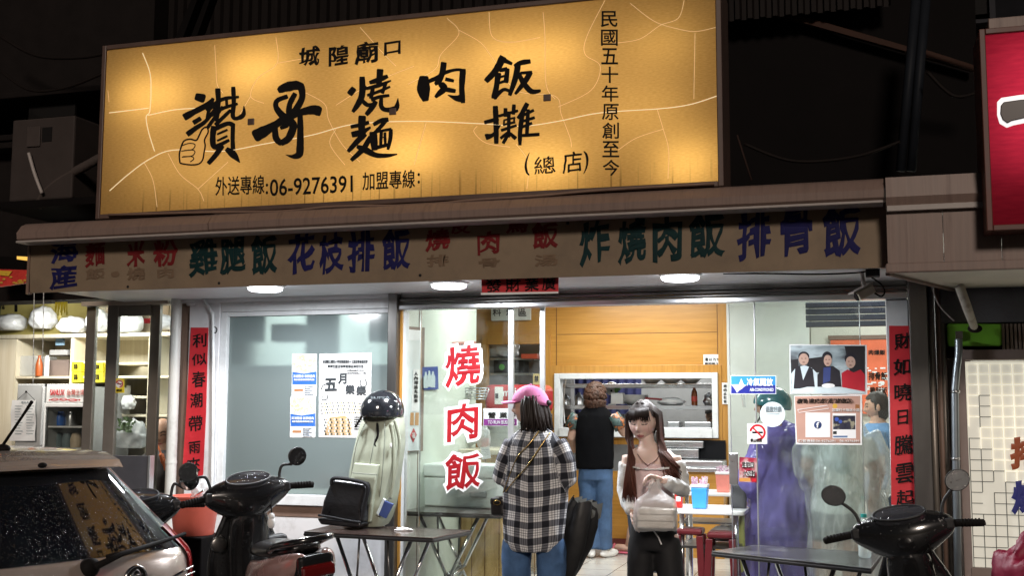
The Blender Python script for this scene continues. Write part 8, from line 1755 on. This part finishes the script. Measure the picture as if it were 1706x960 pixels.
    for sx in (-1, 1):
        g = MB().tube([(sx * .225, .245, 1.045), (sx * .25, .242, 1.045), (sx * .36, .215, 1.035), (sx * .365, .213, 1.034)], [.018, .0185, .017, .012], 12)
        for k in range(6): g.lathe([(.0195, -.004), (.0195, .004)], (sx * (.27 + .015 * k), .237 - .0035 * k, 1.0435 - .001 * k), 12, Matrix.Rotation(R_(90), 3, 'Y'))
        B(g, 'grip', M['ink'], smooth=True)
        B(MB().box((sx * .19, .21, 1.02), (sx * .235, .275, 1.075)), 'switch_block', sk_matt, bevel=.012)
        B(MB().tube([(sx * .22, .285, 1.045), (sx * .30, .285, 1.035), (sx * .37, .26, 1.025)], .007, 8), 'brake_lever', M['dark_steel'], smooth=True)
        mx, mz, ma, mb_2 = mir_h; mc = Vector((sx * mx, .26, mz))
        st = B(MB().tube(smooth_line([(sx * .19, .265, 1.07), (sx * .195, .27, 1.12), (sx * .215, .27, 1.16), (sx * (mx - .03), .265, mz - .04)]), .008, 8), 'mirror', sk_matt, smooth=True)
        rot = Matrix.Rotation(R_(-22 * sx), 3, 'Y') @ Matrix.Rotation(R_(8), 3, 'X')
        B(MB().loft([[mc + rot @ Vector((ma * k * math.cos(q), h, mb_2 * k * math.sin(q))) for q in [2 * math.pi * i / 28 for i in range(28)]] for k, h in ((.5, .035), (.9, .018), (1, 0), (1, -.008), (.94, -.010))]), 'mirror_shell', sk_matt, st, smooth=True, angle=50)
        B(MB().slab([mc + rot @ Vector((ma * .93 * math.cos(q), -.0105, mb_2 * .93 * math.sin(q))) for q in [2 * math.pi * i / 28 for i in range(28)]], rot @ Vector((0, -.001, 0))), 'mirror_glass', mir, st)
    # seat and tail
    B(MB().loft([[(-w, y, z - .05), (-w * .9, y, z), (-w * .4, y, z + .018), (w * .4, y, z + .018), (w * .9, y, z), (w, y, z - .05), (0, y, z - .06)] for y, z, w in ((.04, .70, .07), (-.06, .745, .115), (-.22, .745, .135), (-.40, .765, .135), (-.54, .785, .125), (-.66, .79, .09))]), 'seat', wet_glass('seat_wet', (.014, .013, .013), .3, 70) if 'seat_wet' not in M else M['seat_wet'], sub=2)
    for sx in (-1, 1):
        B(MB().loft([[(sx * (w0), y, z1), (sx * (w0 + .035), y, (z0 + z1) / 2 + .03), (sx * (w0 + .02), y, z0), (sx * (w0 - .05), y, z0), (sx * (w0 - .05), y, z1)] for y, z0, z1, w0 in ((.02, .36, .62, .10), (-.12, .40, .69, .135), (-.3, .42, .70, .15), (-.5, .52, .74, .145), (-.68, .62, .77, .11), (-.80, .69, .78, .06))]), 'side_panel', body_m, sub=2)
    B(MB().loft([[(-w, y, z0), (-w, y, z1), (w, y, z1), (w, y, z0)] for y, z0, z1, w in ((-.45, .55, .72, .09), (-.7, .60, .75, .10), (-.80, .65, .76, .085))]), 'tail_panel', sk_black, bevel=.02, seg=3)
    B(MB().loft([[(-.08, y, z0), (-.08, y, z1), (.08, y, z1), (.08, y, z0)] for y, z0, z1 in ((-.795, .655, .72), (-.825, .66, .71))]), 'tail_light', mat('tail_red', (.12, .006, .006), .15, coat=.5), bevel=.012)
    B(MB().tube(smooth_line([(-.12, -.48, .76), (-.13, -.62, .80), (-.09, -.76, .825), (0, -.80, .83), (.09, -.76, .825), (.13, -.62, .80), (.12, -.48, .76)]), .015, 10), 'grab_rail', sk_black, smooth=True)
    B(MB().slab([(-.10, -.80, .63), (.10, -.80, .63), (.09, -.86, .42), (-.09, -.86, .42)], (0, -.006, 0)), 'mud_flap', M['ink'])
    B(MB().tube([(.17, -.1, .25), (.19, -.35, .27), (.19, -.72, .36)], [.03, .05, .055], 14), 'exhaust', M['dark_steel'], smooth=True)
    B(MB().tube([(-.12, -.1, .28), (-.24, -.02, -.0 + .03)], .01, 8), 'side_stand', M['dark_steel'])
    B(MB().box((-.10, -.55, .2), (.10, -.1, .5)), 'engine', M['dark_steel'], bevel=.03)
    if script:
        w2 = MB(); f = lambda x, y: Vector((x * .001, 0, 0))
        write(w2, [(script, 0, 0, 110, 36)], lambda x, y: Vector((-.187, -.40 - x * .0012 * -1 - .13, .665 - y * .0011)), bold=.02, skew=.2, thick=.002); B(w2, 'script_lettering', M['gold_metal'])
    B(MB().tube(smooth_line([(.10, .20, 1.0), (.11, .2, .93), (.10, .24, .86), (.09, .30, .8)]), .004, 6), 'cable', M['ink'], smooth=True)
    for k in kids(t):
        if k.name.split('.')[0] in ('seat', 'side_panel', 'tail_panel', 'tail_light', 'grab_rail', 'mud_flap'): k.location.z += .07
    return t
pinkp = mat('scooter_pink', (.42, .27, .25), .25, metal=.25, coat=.6, var=.08)
def place(px, py, zl, z0, rz, lean):
    """ground point so that the handlebar centre (local 0,.27,zl) shows at px, py"""
    p = atz(px, py, z0 + zl); fw = Vector((-math.sin(rz), math.cos(rz), 0)); q = p - fw * .27; 
    return (q.x + lean * -zl * math.cos(rz) * -1 * -1, q.y, z0)
rzl = R_(46); SC1 = scooter('black scooter with dusty pink side panels parked before the frosted window', place(424, 812, 1.06, ZP, rzl, R_(-7)), rzl, R_(-7), pinkp, (.30, 1.20, .052, .052))
kt = thing('keyring_toy', 'small white fluffy keyring toy hanging from the scooter ignition', 'keyring', Vector(SC1.location) + Vector((0, 0, .7)))
kp_ = at(452, 872, SC1.location.y + .1); MB().ell(kp_, (.022, .018, .03)).ell(kp_ + Vector((0, 0, .035)), .018).build('plush', M['paper'], kt, smooth=True); MB().tube([kp_ + Vector((0, 0, .05)), kp_ + Vector((-.004, 0, .12))], .002, 5).build('cord', M['ink'], kt)
rzr = R_(-3); SC2 = scooter('matt black scooter parked at the right in front of the couplet, mirrors raised high', place(1502, 872, 1.06, .0, rzr, R_(-9)), rzr, R_(-9), sk_black, (.285, 1.24, .058, .05))
SC3 = scooter('black scooter mostly hidden behind the beige car, one mirror showing', place(236, 842, 1.06, .0, R_(40), R_(-5)), R_(40), R_(-5), sk_black, (.29, 1.17, .055, .055))
o = MB().tube([at(1520, 936, SC2.location.y + .25) + Vector((.016 * math.cos(t), 0, .016 * math.sin(t))) for t in [2 * math.pi * k / 20 for k in range(21)]], .008, 8).build('yellow_hair_tie', mat('tie_yellow', (.75, .6, .22), .6, bump=.5, bscale=60), smooth=True); tag(o, 'pale yellow ring left in the glove box of the right scooter', 'ring')
rs_ = thing('draped_raincoat', 'crimson cloth raincoat bundled at the lower right corner', 'raincoat', at(1710, 950, -1.5))
c = at(1728, 985, -1.5); q_ = MB().ell((0, 0, 0), 1, nu=48, nv=32)
for i, v in enumerate(q_.v):
    k = 1 + .25 * noise.noise(v * 2 + Vector((3, 1, 0))) + .1 * (1 - abs(noise.noise(Vector((v.x * 5, v.y * 5, v.z * 2)))) * 2); q_.v[i] = Vector((v.x * .17 * k, v.y * .15 * k, v.z * .23 * k)) + c
q_.build('cloth', mat('crimson_cloth', (.3, .012, .05), .5, var=.15, bump=.4, bscale=20), rs_, smooth=True)
MB().box((c.x - .12, c.y - .12, 0), (c.x + .2, c.y + .15, c.z - .1)).build('stand', M['ink'], rs_, bevel=.02)

# ================================================================== parked car, lower left
CRZ = R_(72)
c_em = at(165, 942, -3.06)
car = thing('parked_car', 'wet beige hatchback seen from its rear corner at the lower left', 'car', (0, 0, 0)); car.rotation_euler = (0, 0, CRZ)
fw = Vector((-math.sin(CRZ), math.cos(CRZ), 0)); car.location = (c_em.x - fw.x * .02, c_em.y - fw.y * .02, 0)
paint_m = wet_glass('car_paint', (.47, .395, .35), .25, 150); pb = paint_m.node_tree.nodes['Principled BSDF']; pb.inputs['Metallic'].default_value = .35; pb.inputs['Coat Weight'].default_value = .8
cglass = wet_glass('car_glass', (.008, .009, .011), .03, 170)
cg = lambda mb, name, m, par=None, **k: mb.build(name, m, par or car, local=True, **k)
def SE(t, q): return math.copysign(abs(t) ** q, t)
KZ = [(.18, .12, 3.62, .76), (.40, .0, 3.75, .80), (.62, .0, 3.76, .815), (.82, .02, 3.70, .80), (.93, .055, 2.95, .785), (.965, .075, 2.86, .765), (1.31, .50, 1.98, .55), (1.355, .56, 1.88, .52), (1.395, .76, 1.70, .50), (1.405, 1.0, 1.45, .3)]
def ring_at(z):
    for a, b in zip(KZ, KZ[1:]):
        if a[0] <= z <= b[0]:
            t = (z - a[0]) / (b[0] - a[0]); return [a[i] + (b[i] - a[i]) * t for i in range(1, 4)]
def CP(z, th, off=0.0):
    y0, y1, w = ring_at(z); q = .42
    x = w * SE(math.cos(th), q); s = SE(math.sin(th), .62)
    y = (y0 + y1) / 2 + (y1 - y0) / 2 * s; n = Vector((math.cos(th) * 1.0, math.sin(th), .3)).normalized()
    return Vector((x, y, z)) + n * off
N = 96
cg(MB().loft([[CP(z, 2 * math.pi * k / N) for k in range(N)] for z in [k_[0] for k_ in KZ]]), 'body', paint_m, smooth=True, angle=35)
def cpanel(z0, z1, t0, t1, off, nz=10, nt=30, edge=.0):
    return MB().loft([[CP(z0 + (z1 - z0) * i / nz, t0 + (t1 - t0) * j / nt, off) for j in range(nt + 1)] for i in range(nz + 1)], False, False)
rw = cg(cpanel(.975, 1.312, -math.pi / 2 - .80, -math.pi / 2 + .80, .004), 'rear_window', cglass, smooth=True)
for t0, t1 in ((math.pi * .62, math.pi * 1.0), (math.pi * 1.02, math.pi * 1.2), (-math.pi * .2, -.06), (.0, math.pi * .38)): cg(cpanel(.985, 1.30, t0, t1, .004), 'side_window', cglass, smooth=True)
cg(cpanel(.985, 1.31, math.pi * .40, math.pi * .60, .004), 'windscreen', cglass, smooth=True)
# spoiler, wiper, lights, badge, aerial, wheels
cg(MB().loft([[(-x1, y, z), (-x1 * .5, y - .025, z + .004), (0, y - .035, z + .006), (x1 * .5, y - .025, z + .004), (x1, y, z), (x1, y + .03, z + th_), (0, y + .03, z + th_ + .012), (-x1, y + .03, z + th_)] for y, z, x1, th_ in ((.475, 1.322, .41, .012), (.485, 1.318, .44, .035), (.62, 1.345, .46, .04), (.76, 1.378, .43, .015))]), 'spoiler', paint_m, smooth=True, angle=40)
cg(MB().ell((0, .445, 1.345), (.022, .012, .012), nu=12, nv=8), 'washer_jet', M['ink'], smooth=True)
cg(MB().ell((0, .76, 1.41), (.03, .05, .02), nu=12, nv=8).tube([(0, .76, 1.42), (.02, .64, 1.56), (.028, .59, 1.62)], [.007, .006, .008], 8), 'aerial', M['ink'], smooth=True)
wp = cg(MB().lathe([(.035, -.02), (.04, .015), (.025, .03), (0, .032)], (-.02, .055, .945), 16, Matrix.Rotation(R_(90), 3, 'X')).tube([(-.02, .02, .95), (.12, .04, .985), (.42, .10, 1.02)], [.016, .012, .008], 8), 'wiper', M['ink'], smooth=True)
cg(MB().tube([(.06, .055, .982), (.30, .075, 1.0), (.52, .13, 1.03)], .008, 6), 'blade', M['ink'], wp, smooth=True)
for sx in (-1, 1):
    tl_ = mat('tail_lens', (.55, .012, .014), .12, coat=.8, var=0)
    th0 = -math.pi / 2 + sx * .40; th1 = -math.pi / 2 + sx * .68
    l_ = cg(cpanel(.72, 1.06, min(th0, th1), max(th0, th1), .012, 14, 12), 'tail_light', tl_, smooth=True)
    cg(cpanel(.62, .70, min(th0, th1), max(th0, th1), .011, 4, 12), 'reverse_lens', M['chrome'], l_, smooth=True)
bd_ = cg(MB().lathe([(.052, 0), (.055, .01), (.045, .014), (0, .014)], (.16, .004, .885), 28, Matrix.Rotation(R_(90), 3, 'X')), 'badge', M['ink'], smooth=True, angle=40)
cg(MB().tube([(.16 + .052 * math.cos(t), -.009, .885 + .052 * math.sin(t)) for t in [2 * math.pi * k / 28 for k in range(29)]], .005, 8).tube([(.13, -.009, .90), (.16, -.009, .90), (.19, -.009, .90)], .005, 6).tube([(.16 + 0.022 * math.cos(t), -.009, .885 + .036 * math.sin(t)) for t in [2 * math.pi * k / 20 for k in range(21)]], .004, 6), 'badge_ring', M['chrome'], bd_, smooth=True)
w2 = MB(); write(w2, [('W', 0, 0, 10, 10)], lambda x, y: Vector((.12 + x * .02, -.006, .95 - y * .006)), bold=.04); w2 = MB().tube([(.34, .0, .862), (.41, .004, .885), (.47, .01, .90)], .006, 6).tube([(.36, .0, .85), (.48, .01, .875)], .004, 6); cg(w2, 'model_script', M['chrome'], smooth=True)
cg(MB().box((-.60, -.03, .32), (.60, .1, .55)), 'bumper', paint_m, bevel=.04, seg=3); cg(MB().box((-.26, -.045, .58), (.26, -.0, .70)), 'plate', M['paper'], bevel=.004)
for y in (.62, 3.0):
    for sx in (-1, 1):
        w_ = cg(rim_ring(MB(), (sx * .72, y, .29), .215, .075), 'wheel', M['ink'], smooth=True); cg(MB().lathe([(.19, -.05), (.19, .05), (.04, .06), (.04, -.06), (.19, -.05)], (sx * .73, y, .29), 24, Matrix.Rotation(R_(90), 3, 'Y')), 'rim', M['steel'], w_, smooth=True, angle=40)
for sx in (-1, 1): cg(MB().ell((sx * .83, 2.35, 1.0), (.08, .05, .06), nu=16, nv=10), 'wing_mirror', paint_m, smooth=True)
